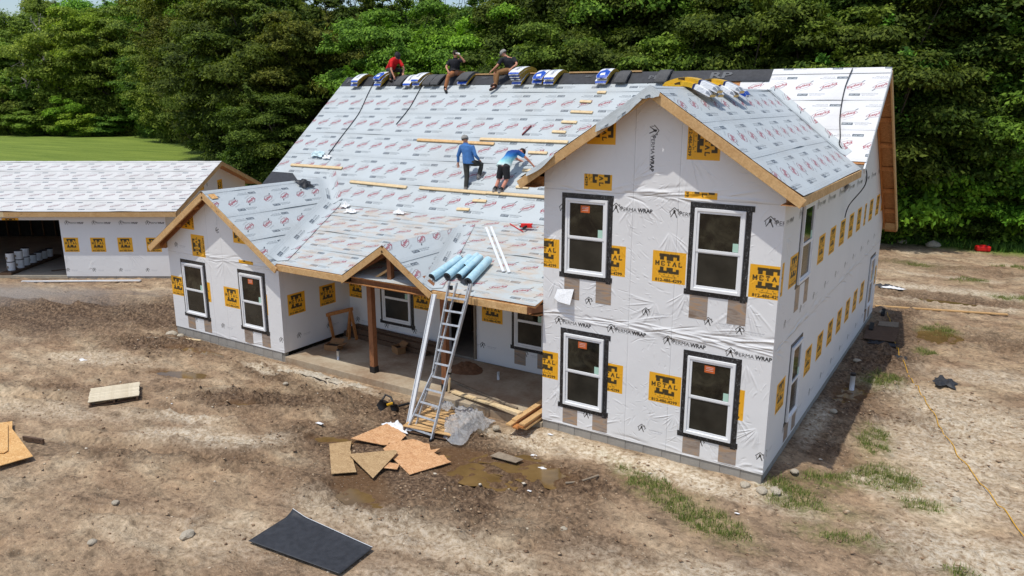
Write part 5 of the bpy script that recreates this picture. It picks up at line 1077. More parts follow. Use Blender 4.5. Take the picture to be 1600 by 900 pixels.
BL = [(-17.15, .34, 0, 1, 'leftmost white bundle on the ridge, at the left rake'), (-17.10, .34, 1, 1, 'upper torn white bundle at the left end of the ridge'),
      (-16.00, .34, 0, 1, 'lowest bundle of the blue and white stack beside the man in red'), (-15.99, .34, 1, 0, 'middle bundle of the stack beside the man in red'), (-16.0, .33, 2, 0, 'topmost blue and white bundle beside the knee of the man in red'),
      (-15.12, .33, 0, 3, 'dark bundle under the hands of the man in red'), (-14.72, .34, 0, 1, 'white bundle right of the hands of the man in red'), (-14.25, .34, 0, 1, 'lower of two white bundles left of the loose grey shingles'), (-14.27, .34, 1, 1, 'upper white bundle left of the loose grey shingles'), (-13.86, .34, 0, 3, 'grey shingle bundle lying next to the upper white bundle'), (-13.50, .33, 0, 3, 'flat grey shingles left of the drinking man'),
      (-12.32, .40, 0, 0, 'lower bundle with blue end at the drinking man\'s side'), (-12.34, .42, 1, 3, 'dark topped bundle at the drinking man\'s side'),
      (-10.20, .36, 0, 1, 'lowest bundle of the four high stack right of the man with the cap'), (-10.22, .38, 1, 0, 'second bundle of the four high stack'), (-10.2, .38, 2, 1, 'third bundle of the four high stack'), (-10.22, .40, 3, 1, 'topmost bundle of the four high stack under the seated man\'s hand'),
      (-9.45, .38, 0, 0, 'lower blue and white bundle of the wide double stack'), (-9.42, .38, 1, 0, 'upper bundle with big blue sign in the wide double stack'), (-9.02, .38, 0, 1, 'lower right bundle of the wide double stack'), (-9.0, .38, 1, 1, 'upper right white bundle of the wide double stack'),
      (-7.26, .38, 0, 1, 'lower white bundle of the small stack left of the dark bundle'), (-7.25, .38, 1, 0, 'blue and white bundle of the small stack left of the dark bundle'), (-6.70, .38, 0, 3, 'dark unwrapped shingle bundle right of the small blue stack'), (-5.45, .36, 0, 3, 'dark unwrapped bundle just left of the front gable peak')]
for x, wd, ly, k, lb in BL: bundle(x, wd, ly, k, lb, dx=random.uniform(-.06, .06), shift=-.10 if k != 1 else -.13)
for y, ly, k, lb in ((1.35, 0, 2, 'lowest yellow and white bundle nearest the front gable peak'), (1.42, 1, 2, 'upper yellow and white bundle nearest the front gable peak'), (1.95, 0, 2, 'second pair of bundles on the gable ridge, lower one'), (2.9, 0, 2, 'third bundle along the front gable ridge'), (3.0, 1, 2, 'top bundle of the rear pair on the gable ridge'), (3.75, 0, 0, 'rearmost bundle on the gable ridge with blue end')):
    bundle(y, .36, ly, k, lb, shift=-.06 - .05 * ly, half=.50, dx=random.uniform(-.1, .35), th=.10, group='shingle bundles bent over the front gable ridge', frame='gable')
# ropes and hose on the roof
def rope(pts, r, mat, label, cat='rope', name='rope', group=None):
    P = []; pts = [Vector(p) for p in pts]
    for i in range(len(pts) - 1):
        p0, p1, p2, p3 = pts[max(i-1, 0)], pts[i], pts[i+1], pts[min(i+2, len(pts)-1)]
        for k in range(6):
            t_ = k / 6; P.append(.5 * ((2*p1) + (p2-p0)*t_ + (2*p0-5*p1+4*p2-p3)*t_*t_ + (3*p1-p0-3*p2+p3)*t_**3))
    P.append(pts[-1]); b = MB().tube(P, r, 6); return thing_mesh(name, b, mat, label, cat, group, smooth=True)
rope([on_main(-16.45, 7.85, .03), on_main(-16.30, 7.3, .01), on_main(-16.05, 6.54, .01), on_main(-16.04, 5.55, .01), on_main(-16.0, 4.9, .02)], .013, M['rope'], 'long black rope from the ridge down to the crumpled blue plastic')
rope([on_main(-14.12, 7.8, .03), on_main(-14.05, 7.3, .01), on_main(-13.97, 6.8, .01), on_main(-14.03, 6.2, .01)], .013, M['rope'], 'short black rope hanging from the ridge, left of the drinking man')
rope([on_main(-.49, 8.05, .04), on_main(-.53, 7.5, .02), on_main(-.45, 6.75, .02), (-.30, 6.15, 5.95), (-.24, 5.9, 5.74), (.05, 5.75, 5.48), (.36, 5.7, 5.32), (.42, 5.7, 4.9), (.12, 5.75, 4.4), (.06, 5.7, 4.1)], .013, M['rope'], 'black rope running down the white roof and over the right eave')
rope([on_main(-8.98, 5.95, .02), on_main(-8.85, 6.25, .02)], .022, plain('red_handle', lin((120, 40, 40)), .5), 'small red handled tool above the upper long plank', 'hand tool', 'hand_tool')
# crumpled scraps
def crumple(name, c, size, mat, label, cat, seed, flat=.4, group=None, normal=None, n=13):
    rs = np.random.RandomState(seed); P = []
    for i in range(n):
        for j in range(n):
            u, v = i / (n-1) * 2 - 1, j / (n-1) * 2 - 1; ed = 1 - .30 * abs(math.sin(3 * math.atan2(v, u) + seed)); 
            h = abs(float(fbm(u * 2.2 + seed, v * 2.2 + 3 * seed, 4)) - .45) * 3.2 * flat * max(0, 1 - .75 * (u*u + v*v)) + .02 * rs.rand()
            P.append(Vector((u * size[0] * ed, v * size[1] * ed, h * size[0] + .012)))
    o = mesh_np(name, [tuple(p) for p in P], grid_faces(n, n), mat, None, False); o.location = c
    if normal is not None: o.rotation_euler = Vector(normal).to_track_quat('Z', 'Y').to_euler()
    return tag(o, label, cat, group)
nm, nl, nw = (0, -MS, 1), (0, -.276, 1), (WS, 0, 1)
t_blue = plain('pale_blue_film', lin((206, 230, 236)), .3, var=.25, scale=20, bump=.6)
crumple('plastic_scrap', on_main(-16.45, 4.98, .03), (.34, .14), t_blue, 'crumpled pale blue plastic at the lower end of the long black rope', 'plastic scrap', 3, .5, normal=nm)
crumple('plastic_scrap', on_main(-15.95, 4.90, .03), (.20, .10), M['white_cloth'], 'small white scrap just right of the pale blue plastic', 'plastic scrap', 5, .5, normal=nm)
crumple('paper_scrap', (-13.62, 3.25, z_low(3.25) + .05), (.17, .13), M['white_cloth'], 'crumpled white paper standing up in the roof valley', 'paper scrap', 6, 1.1, normal=nl)
crumple('paper_scrap', (-13.10, 2.96, z_low(2.96) + .04), (.25, .12), M['white_cloth'], 'flatter white paper heap just right of the roof valley', 'paper scrap', 7, .6, normal=nl)
crumple('paper_scrap', (-11.42, 3.20, z_low(3.2) + .04), (.22, .10), M['white_cloth'], 'white and blue wrapper scraps in the middle of the low slope', 'paper scrap', 8, .6, normal=nl)
crumple('felt_scrap', (-15.18, 3.10, z_wing(-15.18) + .05), (.30, .24), M['felt'], 'crumpled piece of black felt on the ridge of the left wing', 'felt scrap', 9, .5, normal=nw)
o = MB().box((0, 0, 0), (.20, .20, .012)).build('sheathing_scrap', M['osb'], None); o.location = (-15.14, -.22, z_wing(-15.14) + .035); o.rotation_euler = (0, math.atan(WS), 0); tag(o, 'square of yellow sheathing at the peak of the left wing', 'board scrap')
# white strips on the low slope
for (a, c, lb) in (((-8.21, 2.92), (-6.32, .86), 'longer of two white metal strips lying side by side on the low slope'), ((-8.10, 2.98), (-6.16, .86), 'right hand one of the two white metal strips on the low slope')):
    p0, p1 = on_low(*a, .015), on_low(*c, .015); m_ = (p0 + p1) / 2; o = MB().bar(p0 - m_, p1 - m_, .065, .02, nl).build('metal_strip', M['white_metal'], None); o.location = m_; tag(o, lb, 'metal strip', 'white metal strips on the low slope')
# nail gun
ng = empty('nail_gun', on_low(-7.04, 3.05, .02)); tag(ng, 'red and black nail gun lying where the low slope meets the front gable wall', 'nail gun')
MB().bar((-.16, 0, .08), (.16, .02, .10), .10, .11).build('body', M['red'], ng, bevel=.02); MB().bar((.02, 0, .08), (-.02, -.14, .04), .05, .06).build('handle', M['blackish'], ng, bevel=.01); MB().bar((-.20, .0, .05), (-.12, .1, .03), .08, .05).build('magazine', M['blackish'], ng); MB().tube([(.15, .02, .1), (.25, .05, .06)], .035, 8).build('nose', M['alu'], ng)
rope([on_low(-7.05, 2.9, .02), on_low(-7.4, 3.1, .01), on_low(-7.7, 3.28, .01)], .012, M['red'], 'short red air hose trailing left from the nail gun', 'hose', 'hose')
# rolls of underlayment at the eave
def roll(a, c, r, label, seed):
    a, c = Vector(a), Vector(c); root = empty('roll', (a + c) / 2); m_ = Vector(root.location); d = (c - a).normalized()
    MB().tube([a - m_, a - m_ + d * .02, c - m_ - d * .02, c - m_], [r * .97, r, r, r * .97], 20, False).build('sheet_roll', M['ltblue'], root, smooth=True)
    s_ = d.cross(Z3).normalized(); u_ = s_.cross(d); b = MB()
    for end, off in ((a, -.001), (c, .001)):
        for k in range(20):
            t0, t1 = 2 * math.pi * k / 20, 2 * math.pi * (k+1) / 20; q = end - m_ + d * off
            f = lambda t_, rr: q + (s_ * math.cos(t_) + u_ * math.sin(t_)) * rr + d * (.012 * (rr < r * .8)) * (1 if end == a else -1)
            b.face([f(t0, r * .96), f(t1, r * .96), f(t1, r * .42), f(t0, r * .42)])
    b.build('rolled_edge', M['felt'], root); MB().tube([a - m_ + d * .03, c - m_ - d * .03], r * .40, 12).build('core', M['blackish'], root)
    return tag(root, label, 'roll', 'pale blue rolls of underlayment above the ladder')
zr_ = lambda x, y, r: z_low(y) + r + .03
for a, c, r, lb, s in (((-7.72, -.02), (-7.66, .98), .10, 'leftmost pale blue roll above the ladder', 1), ((-7.38, .12), (-7.44, 1.10), .10, 'second pale blue roll, its end touching the left ladder rail', 2), ((-7.12, .22), (-7.20, 1.20), .085, 'third pale blue roll, partly unrolled over black felt', 3), ((-6.74, .05), (-6.90, 1.10), .10, 'rightmost pale blue roll, at the right ladder rail', 4), ((-7.32, .70), (-7.36, 1.30), .075, 'short pale blue roll showing behind the first two', 5)):
    roll((a[0], a[1], zr_(*a, r)), (c[0], c[1], zr_(*c, r)), r, lb, s)
b = MB(); 
for q in ([(-8.0, .30), (-7.90, 1.22), (-7.78, 1.30), (-7.76, .25)], [(-7.06, .15), (-7.04, 1.0), (-6.92, .95), (-6.84, .05)]): b.face([(x, y, z_low(y) + .05) for x, y in q])
thing_mesh('felt_sheet', b, M['felt'], 'black felt lying under the pale blue rolls', 'felt')
# ------------------------------------------------------------------ ladder
ld = empty('ladder', (-6.75, -1.66, GZ)); tag(ld, 'aluminium ladder leaning on the porch eave with its feet by the plastic covered pallet', 'ladder')
la, lb_, lc, le = Vector((-7.20, -1.70, GZ - .02)), Vector((-6.47, -1.74, GZ - .02)), Vector((-6.88, -.45, 2.92)), Vector((-6.27, -.47, 2.94)); ma, mb_ = Vector((-6.93, -1.05, .96)), Vector((-6.52, -1.07, .97))
o_ = Vector(ld.location); LJ = lambda t_: (la.lerp(ma, t_ / .40) - o_, lb_.lerp(mb_, t_ / .40) - o_) if t_ < .40 else (ma.lerp(lc, (t_ - .4) / .6) - o_, mb_.lerp(le, (t_ - .4) / .6) - o_)
fw = (lc - la).cross(lb_ - la).normalized(); fw = -fw if fw.y > 0 else fw
for i in (0, 1):
    [MB().bar(LJ(u0)[i], LJ(u1)[i], .03, .07, fw).build('rail', M['alu'], ld, bevel=.004) for u0, u1 in ((0, .4), (.4, 1.0))]
    ins = (LJ(.5)[1-i] - LJ(.5)[i]).normalized() * .04; MB().bar(LJ(.05)[i].lerp(LJ(.05)[1-i], .14) - fw * .10, LJ(.45)[i] - fw * .05, .025, .055, fw).build('inner_rail', M['alu'], ld, bevel=.004); MB().bar(LJ(.38)[i] + ins - fw * .04, LJ(1.0)[i].lerp(LJ(1.0)[1-i], .22) - fw * .10, .025, .055, fw).build('inner_rail', M['alu'], ld, bevel=.004)
    pass
    MB().box(LJ(0)[i] + Vector((0, 0, .02)), (.06, .10, .06)).build('foot', M['blackish'], ld, bevel=.01); MB().tube([LJ(.42)[i] + fw * .03, LJ(.42)[i] - fw * .09], .03, 8).build('lock_knob', M['blackish'], ld)
    MB().box(LJ(.96)[i] + ins - fw * .05, (.05, .06, .09)).build('end_cap', M['blackish'], ld)
for k in range(11):
    t_ = .035 + k * .086; p, q = LJ(t_); off = Vector((0, 0, 0))
    if t_ < 1: MB().bar(p + off, q + off, .045, .035, fw).build('rung', M['alu'], ld, bevel=.004)

ch = empty('metal_channel', (-7.36, -1.42, GZ)); tag(ch, 'long white metal channel leaning on the porch eave, left of the ladder', 'metal channel')
MB().bar((0, 0, -.02), (.08, .95, 2.82), .10, .025, (0, -1, 0)).build('web', M['white_metal'], ch); MB().bar((-.05, -.02, -.02), (.03, .93, 2.82), .012, .05, (0, -1, 0)).build('flange', M['white_metal'], ch); MB().bar((.05, -.02, -.02), (.13, .93, 2.82), .012, .05, (0, -1, 0)).build('flange', M['white_metal'], ch)
# ------------------------------------------------------------------ on the ground in front of the porch
def pallet(loc, rz, lx, ly, nb, label, mat, z0=GZ, nm='pallet', gap=.25, tilt=0, group=None):
    r = empty(nm, (loc[0], loc[1], z0)); r.rotation_euler = (0, tilt, rz); w_ = ly / nb
    first = None
    for k in range(nb):
        if first is None: first = MB().box((0, 0, 0), (lx, w_ * (1 - gap), .018)).build('slat', mat, r, bevel=.002); o = first
        else: o = link(first.copy(), r)
        o.location = (random.uniform(-.01, .01), -ly / 2 + w_ * (k + .5), .115); o.rotation_euler = (0, 0, R(random.uniform(-.5, .5)))
    for k in range(3): MB().box(((k - 1) * (lx / 2 - .05), 0, .06), (.04, ly, .09)).build('runner', M['brownwood'], r)
    for k in range(3): MB().box((0, (k - 1) * (ly / 2 - .06), .01), (lx, .09, .018)).build('bottom_slat', M['brownwood'], r)
    return tag(r, label, 'pallet', group)
pallet((-6.75, -1.06), R(8), 1.20, 1.25, 9, 'wooden pallet under clear plastic at the foot of the ladder', M['pine'], GZ + .02)
P = []; n = 64
for i in range(n):
    for j in range(n):
        u, v = i / (n-1) * 2 - 1, j / (n-1) * 2 - 1; x, y = -6.55 + u * .78, -.92 + v * .72
        h = .15 + .16 * (1 - abs(2 * float(fbm(x*3.2 + 1.5*y, y*4.5, 4, .6)) - 1)) ** 3 - .05; ed = max(abs(u), abs(v)); h = h * max(0, min(1, (1 - ed) / .22)) + .14 * math.exp(-((u - .65)**2 + (v + .1)**2 * .6) * 5) * (.3 + 1.3 * (1 - abs(2 * float(fbm(x*6, y*6, 4, .6)) - 1)) ** 2)
        P.append((x + .08 * math.sin(v * 5) + .05 * math.sin(3*u + 4*v), y + .07 * math.sin(u * 6), GZ + .03 + max(h, 0)))
keepf = [f for f in grid_faces(n, n) if not ((P[f[0]][0] < -6.42 + .12 * math.sin(P[f[0]][1] * 7)) and (P[f[0]][1] < -.70 + .15 * math.sin(P[f[0]][0] * 9)))]
o = mesh_np('plastic_sheet', P, keepf, M['plastic'], None, True); tag(o, 'clear crumpled plastic sheet draped over the pallet beside the ladder', 'plastic sheet')
crumple('plastic_scrap', (-7.45, -1.72, GZ + .02), (.42, .12), M['white_cloth'], 'grey white strip of plastic trailing left from the ladder feet', 'plastic scrap', 21, .5)
def jag(name, pts, z, mat, label, seed, th=.012, tilt=(0, 0), cat='board', group='broken boards lying by the puddles'):
    c = Vector((sum(p[0] for p in pts) / len(pts), sum(p[1] for p in pts) / len(pts), 0)); P = [Vector((x - c.x, y - c.y, 0)) for x, y in pts]; b = MB()
    b.face([p + Z3 * th for p in P]); b.face([p for p in P[::-1]]); m_ = len(P); z += .01
    for k in range(m_): b.face([P[k] , P[(k+1) % m_], P[(k+1) % m_] + Z3 * th, P[k] + Z3 * th])
    o = b.build(name, mat); o.location = (c.x, c.y, z); o.rotation_euler = (tilt[0], tilt[1], 0); return tag(o, label, cat, group)
def torn(a, c, n, amp, seed):
    rs = np.random.RandomState(seed); return [(a[0] + (c[0]-a[0]) * k / n + rs.randn() * amp, a[1] + (c[1]-a[1]) * k / n + rs.randn() * amp) for k in range(1, n)]
jag('broken_board', [(-7.85, -2.72), (-7.10, -2.55)] + torn((-7.10, -2.55), (-6.95, -1.98), 6, .05, 1) + [(-7.0, -1.92), (-7.72, -1.68)], GZ + .04, M['osb_red'], 'broken reddish board with torn right edge, nearest the ladder', 1, tilt=(0, .03))
jag('broken_board', [(-7.00, -2.66), (-5.84, -3.20), (-5.45, -2.38)] + torn((-5.45, -2.38), (-6.6, -1.95), 12, .055, 2) + [(-6.75, -2.0), (-7.05, -2.35)], GZ + .03, M['osb_red'], 'largest reddish board with ragged edge, lying beside the muddy puddle', 2, tilt=(.03, 0))
jag('broken_board', [(-8.10, -3.10), (-7.10, -4.02), (-6.75, -3.70), (-7.55, -3.05), (-7.80, -2.75)], GZ + .025, M['osb_mud'], 'leftmost dirty board of the pile, partly under the pointed one', 3)
jag('broken_board', [(-7.32, -3.32), (-6.30, -3.72), (-6.55, -2.72), (-6.65, -2.68)], GZ + .075, M['osb_mud'], 'pointed muddy triangular board lying on top of the pile', 4, tilt=(.05, .04))
jag('broken_board', [(-6.72, -3.12), (-6.25, -3.02), (-6.15, -3.20), (-6.68, -3.40)], GZ + .03, M['osb_red'], 'small reddish piece between the pointed board and the ragged one', 5)
jag('broken_board', [(-4.95, -1.75), (-4.35, -1.72), (-4.30, -1.52), (-4.9, -1.50)], GZ + .03, M['old_grey'], 'small muddy board piece in the puddle near the front wall', 6)
# black mat
P = []; n = 28; c4 = [Vector((-6.56, -6.40, 0)), Vector((-4.66, -6.24, 0)), Vector((-4.71, -5.46, 0)), Vector((-6.62, -5.40, 0))]
for i in range(n):
    for j in range(n):
        u, v = i / (n-1), j / (n-1); p = c4[0].lerp(c4[1], u).lerp(c4[3].lerp(c4[2], u), v); z = .035 + .012 * math.sin(u * 6) * math.sin(v * 3) + (.015 * max(0, (v - .93) / .07)) + .06 * max(0, 1 - (u + (1 - v)) * 6); P.append((p.x, p.y, GZ + z + .015))
o = mesh_np('felt_mat', P, grid_faces(n, n), M['felt'], None, True); s_ = o.modifiers.new('sheet', 'SOLIDIFY'); s_.thickness = .006; tag(o, 'flat black rectangular mat with a curled pale edge lying on the dirt in the foreground', 'mat')
MB().tube([(p[0], p[1], p[2] + .002) for p in P[n-1::n]], .005, 6).build('curled_edge', M['white_metal'], o).location = (0, 0, 0)
# osb sheets, left edge
for k, (pts, z, lb) in enumerate((([(-15.6, -7.25), (-14.8, -6.15), (-14.38, -6.35), (-12.62, -6.78), (-12.75, -7.40), (-14.6, -8.25)], .07, 'lower of two yellow sheathing sheets at the left edge of the picture'), ([(-15.7, -7.2), (-14.62, -6.32), (-13.25, -6.95), (-13.2, -7.05), (-14.9, -8.1)], .10, 'upper of two yellow sheathing sheets at the left edge'))):
    jag('sheathing_sheet', pts, GZ + z, M['osb'], lb, 10 + k, .015, group='yellow sheathing sheets at the left edge')
MB_ = MB().bar((-13.75, -6.42, GZ + .06), (-13.22, -6.28, GZ + .06), .05, .10); thing_mesh('timber_offcut', MB_, M['brownwood'], 'dark timber offcut sticking out from behind the yellow sheets', 'timber')
o = pallet((-14.47, -3.98), R(57), 1.09, .98, 10, 'pale wooden slatted panel lying flat on the dirt left of the house', M['pale_slat'], GZ + .01, 'slatted_panel', .10)
for k, (x, y, sx, sy) in enumerate(((-12.2, -.42, .55, .14), (-11.4, -.40, .6, .16), (-10.7, -.36, .5, .12), (-9.9, -.30, .4, .10))):
    crumple('mortar_spill', (x, y, gz(x, y) - .01), (sx, sy), M['stone'], ('leftmost', 'second', 'third', 'rightmost')[k] + ' pale lumpy mortar spill along the front edge of the porch slab', 'mortar spill', 80 + k, .22, 'pale mortar spills before the porch slab', n=19)
# tool bag
tb = empty('tool_bag', (-8.30, -.98, GZ)); tb.rotation_euler = (0, 0, R(25)); tag(tb, 'black tool bag with yellow handled tools on the dirt left of the white channel', 'tool bag')
b = MB(); b.tube([(-.16, 0, .02), (-.17, 0, .10), (-.14, .02, .20)], [.13, .15, .10], 10); b.tube([(.08, -.05, .02), (.10, -.06, .09), (.09, -.05, .15)], [.12, .13, .09], 10); b.build('pouch', M['blackish'], tb, smooth=True)
MB().tube([(-.2, .02, .2), (-.12, .10, .33), (.02, .05, .30), (.10, -.02, .16)], .025, 8).build('strap', M['blackish'], tb, smooth=True); MB().bar((-.04, -.10, .16), (.10, -.06, .20), .05, .05).build('yellow_tool', M['yellow_cord'], tb, bevel=.01); MB().bar((.12, .05, .06), (.42, .22, .10), .05, .05).build('hammer_handle', M['blackish'], tb, bevel=.01)
# lumber stack at the right end of the porch and boards leaning to it
def free_bar(name, a, c, wd, ht, mat, label, cat, group=None, up=(0, 0, 1)):
    a, c = Vector(a), Vector(c); m_ = (a + c) / 2; o = MB().bar(a - m_, c - m_, wd, ht, up).build(name, mat, None, bevel=.004); o.location = m_; return tag(o, label, cat, group)
k = 0
for (x, z, lg, nm) in ((-5.22, -.05, 0, 'bottom left board of the lumber stack'), (-5.06, -.05, .05, 'bottom middle board of the lumber stack'), (-4.89, -.05, -.02, 'bottom right board of the lumber stack'), (-5.20, .0, .10, 'left board of the middle layer in the lumber stack'), (-4.93, .0, .05, 'right board of the middle layer in the lumber stack'), (-5.17, .05, -.10, 'top left board of the lumber stack'), (-4.91, .05, .02, 'top right board of the lumber stack against the wall')):
    free_bar('board', (x, -.58 - lg, z), (x + .02, 1.9, z + .03), .14, .042, M['orange_wood'] if k % 3 == 1 else M['pine'], nm + ' by the porch end', 'board', 'boards stacked at the right end of the porch'); k += 1
free_bar('board', (-7.45, .35, -.06), (-5.20, -.18, .10), .14, .04, M['pine_pale'], 'long pale board lying across the porch edge from the ladder to the lumber stack', 'board')
free_bar('board', (-8.3, 1.05, -.075), (-5.6, .32, -.06), .06, .04, M['old_grey'], 'thin grey board lying on the porch slab behind the long pale board', 'board')
free_bar('board', (-7.55, .30, -.08), (-7.53, .33, .28), .05, .04, M['pine_pale'], 'short stub of pale board standing by the right porch post', 'board')
# porch: saw horse, lumber, boxes
sh = empty('sawhorse', (-13.0, 2.1, -.10)); tag(sh, 'orange timber saw horse standing at the left end of the porch', 'saw horse')
pb, pe = Vector((.02, -.50, .80)), Vector((.40, .22, .88)); MB().bar(pb, pe, .05, .10).build('beam', M['orange_wood'], sh, bevel=.004)
for e_, s1 in ((pb, .10), (pe, -.10)):
    for dx, dy in ((.24, -.05), (-.20, .02), (.02, .14 * (1 if s1 > 0 else -1))): MB().bar(e_ + Vector((0, s1, .02)), (e_.x + dx, e_.y + s1 + dy, 0), .09, .035, (1, 0, 0)).build('leg', M['orange_wood'], sh, bevel=.003)
for i, (y, z, mt) in enumerate(((2.24, -.02, 'brownwood'), (2.42, -.02, 'brownwood'), (2.28, .12, 'brownwood'), (2.42, .22, 'brownwood'))):
    free_bar('timber', (-13.0 + .1 * i, y + .1, z), (-9.7 + .15 * i, y - .06, z), .15, .14 if i < 3 else .06, M[mt], ('front lower', 'rear lower', 'upper reddish', 'thin topmost')[i] + ' dark timber lying along the back wall of the porch', 'timber', 'dark timbers along the back wall of the porch')
def carton(loc, rz, s, label, flaps=True):
    r = empty('cardboard_box', loc); r.rotation_euler = (0, 0, rz); b = MB(); x, y, z = s
    for c, d in (((0, 0, .006), (x, y, .01)), ((x/2, 0, z/2), (.01, y, z)), ((-x/2, 0, z/2), (.01, y, z)), ((0, y/2, z/2), (x, .01, z)), ((0, -y/2, z/2), (x, .01, z))): b.box(c, d)
    b.build('body', M['cardboard'], r); b = MB().bar((0, y/2, z), (0, y/2 + y * .45, z + .08), x * .95, .008); b.bar((x/2, 0, z), (x/2 + x*.4, 0, z + .03), y * .9, .008); b.build('flap', M['cardboard'], r); MB().box((0, 0, z * .45), (x * .86, y * .86, z * .5)).build('contents', M['blackish'], r); return tag(r, label, 'box')
carton((-12.30, 1.18, -.10), R(15), (.42, .30, .16), 'open cardboard box with dark contents in front of the saw horse'); carton((-10.55, 1.95, -.10), R(-20), (.34, .24, .20), 'crushed cardboard box on the slab behind the left porch post')
tb2 = empty('sealant_tube', (-11.55, .62, -.10)); MB().tube([(0, 0, 0), (0, 0, .26)], .045, 12).build('tube_body', M['alu'], tb2, smooth=True); MB().tube([(0, 0, .26), (0, 0, .30)], [.047, .03], 12).build('cap', M['blackish'], tb2); tag(tb2, 'small silver sealant can standing near the front edge of the porch slab', 'sealant can')
tb2 = empty('conduit_stub', (-7.04, 1.70, -.10)); MB().tube([(0, 0, 0), (0, 0, .20)], .035, 10).build('pipe', M['white_metal'], tb2, smooth=True); tag(tb2, 'short white pipe stub rising from the porch slab in front of the right window', 'pipe')
tb2 = empty('cleanout_pipe', (.55, 6.28, GZ - .15)); MB().tube([(0, 0, 0), (0, 0, .50)], .06, 12).build('pipe', M['white_metal'], tb2, smooth=True); MB().tube([(0, 0, .50), (0, 0, .56)], .066, 12).build('cap', M['blackish'], tb2); tag(tb2, 'upright white pipe with a dark cap in the shade along the right wall', 'pipe')
P = []; n = 30
for i in range(n):
    for j in range(n):
        u, v = i / (n-1) * 2 - 1, j / (n-1) * 2 - 1; r_ = math.hypot(u, v); x, y = -8.15 + u * .55, 1.85 + v * .45; P.append((x, y, -.125 + (.13 + .35 * (float(fbm(x*4, y*4, 5)) - .35)) * max(0, 1 - r_ ** 1.5)))
tag(mesh_np('dirt_heap', P, grid_faces(n, n), plain('heap_dirt', lin((126, 92, 66)), .95, var=.4, scale=14, bump=.8), None, True), 'low heap of reddish dirt and rubble on the porch slab beside the door', 'dirt heap', kind='stuff')
# ------------------------------------------------------------------ right hand side of the yard
def CORD(p): return [(a[0] + (c[0]-a[0]) * k / 5 + .008 * math.sin(a[1] * 3 + k * 1.3), a[1] + (c[1]-a[1]) * k / 5) for a, c in zip(p[:-1], p[1:]) for k in range(5)] + [p[-1]]
rope([(x, y, gz(x, y) + .035) for x, y in CORD([(.40, 14.0), (.75, 12.4), (1.05, 10.6), (1.18, 10.0), (1.35, 9.18), (1.75, 7.8), (2.08, 6.61), (2.40, 5.6), (2.62, 4.76), (3.0, 3.5), (3.35, 2.6), (3.75, 1.61), (4.12, .59), (4.6, -.9)])], .009, M['yellow_cord'], 'yellow extension cord trailing over the dirt right of the house', 'cord', 'extension_cord')
free_bar('board', (-.1, 14.95, GZ + .05), (3.79, 16.1, GZ + .06), .13, .04, M['pine'], 'very long pale board lying on the dirt behind the right wall corner', 'board')
gc = empty('gas_can', (2.70, 28.5, GZ)); gc.rotation_euler = (0, 0, R(20)); MB().box((0, 0, .15), (.62, .36, .26)).build('body', M['red'], gc, bevel=.06); MB().bar((-.12, 0, .30), (.12, 0, .30), .05, .04).build('handle', M['red'], gc); MB().tube([(.18, 0, .26), (.26, 0, .36)], .03, 8).build('spout', M['blackish'], gc); tag(gc, 'red plastic can standing at the edge of the wood', 'can')
crumple('felt_scrap', (2.50, 7.85, GZ + .03), (.30, .34), M['felt'], 'folded black felt scrap right of the yellow cord', 'felt scrap', 31, .75)
crumple('felt_scrap', (1.28, 9.35, GZ + .04), (.22, .22), M['felt'], 'small dark scrap lying under the yellow cord', 'felt scrap', 32, .3)
crumple('felt_scrap', (.72, 10.5, GZ + .03), (.45, .22), M['felt'], 'dark flat felt piece in the shade next to the plywood sheet', 'felt scrap', 33, .15)
crumple('insulation_scrap', (-.05, 18.2, GZ + .03), (.55, .30), M['felt'], 'dark torn sheet with a white edge showing behind the far wall corner', 'sheet scrap', 34, .3)
crumple('insulation_scrap', (.1, 17.95, GZ + .06), (.5, .10), M['white_cloth'], 'white folded strip beside the dark sheet behind the far wall corner', 'sheet scrap', 35, .3)
jag('plywood_sheet', [(.03, 12.15), (.95, 12.35), (1.0, 10.75), (.16, 10.62)], GZ + .06, M['brownwood'], 'weathered plywood sheet lying in the shade by the right wall', 41, .018, cat='plywood', group=None)
jag('plywood_sheet', [(.30, 12.9), (.85, 13.1), (.9, 12.5), (.32, 12.4)], GZ + .04, M['old_grey'], 'smaller grey board just beyond the plywood sheet', 42, .018, cat='plywood', group=None)
for i, (x, y, lb) in enumerate(((.22, 11.6, 'black pipe end lying against the foundation near the plywood'), (.30, 13.6, 'second black pipe end by the far part of the right wall'))): free_bar('pipe_end', (x, y, GZ + .08), (x - .05, y + .7, GZ + .10), .12, .12, M['blackish'], lb, 'pipe')
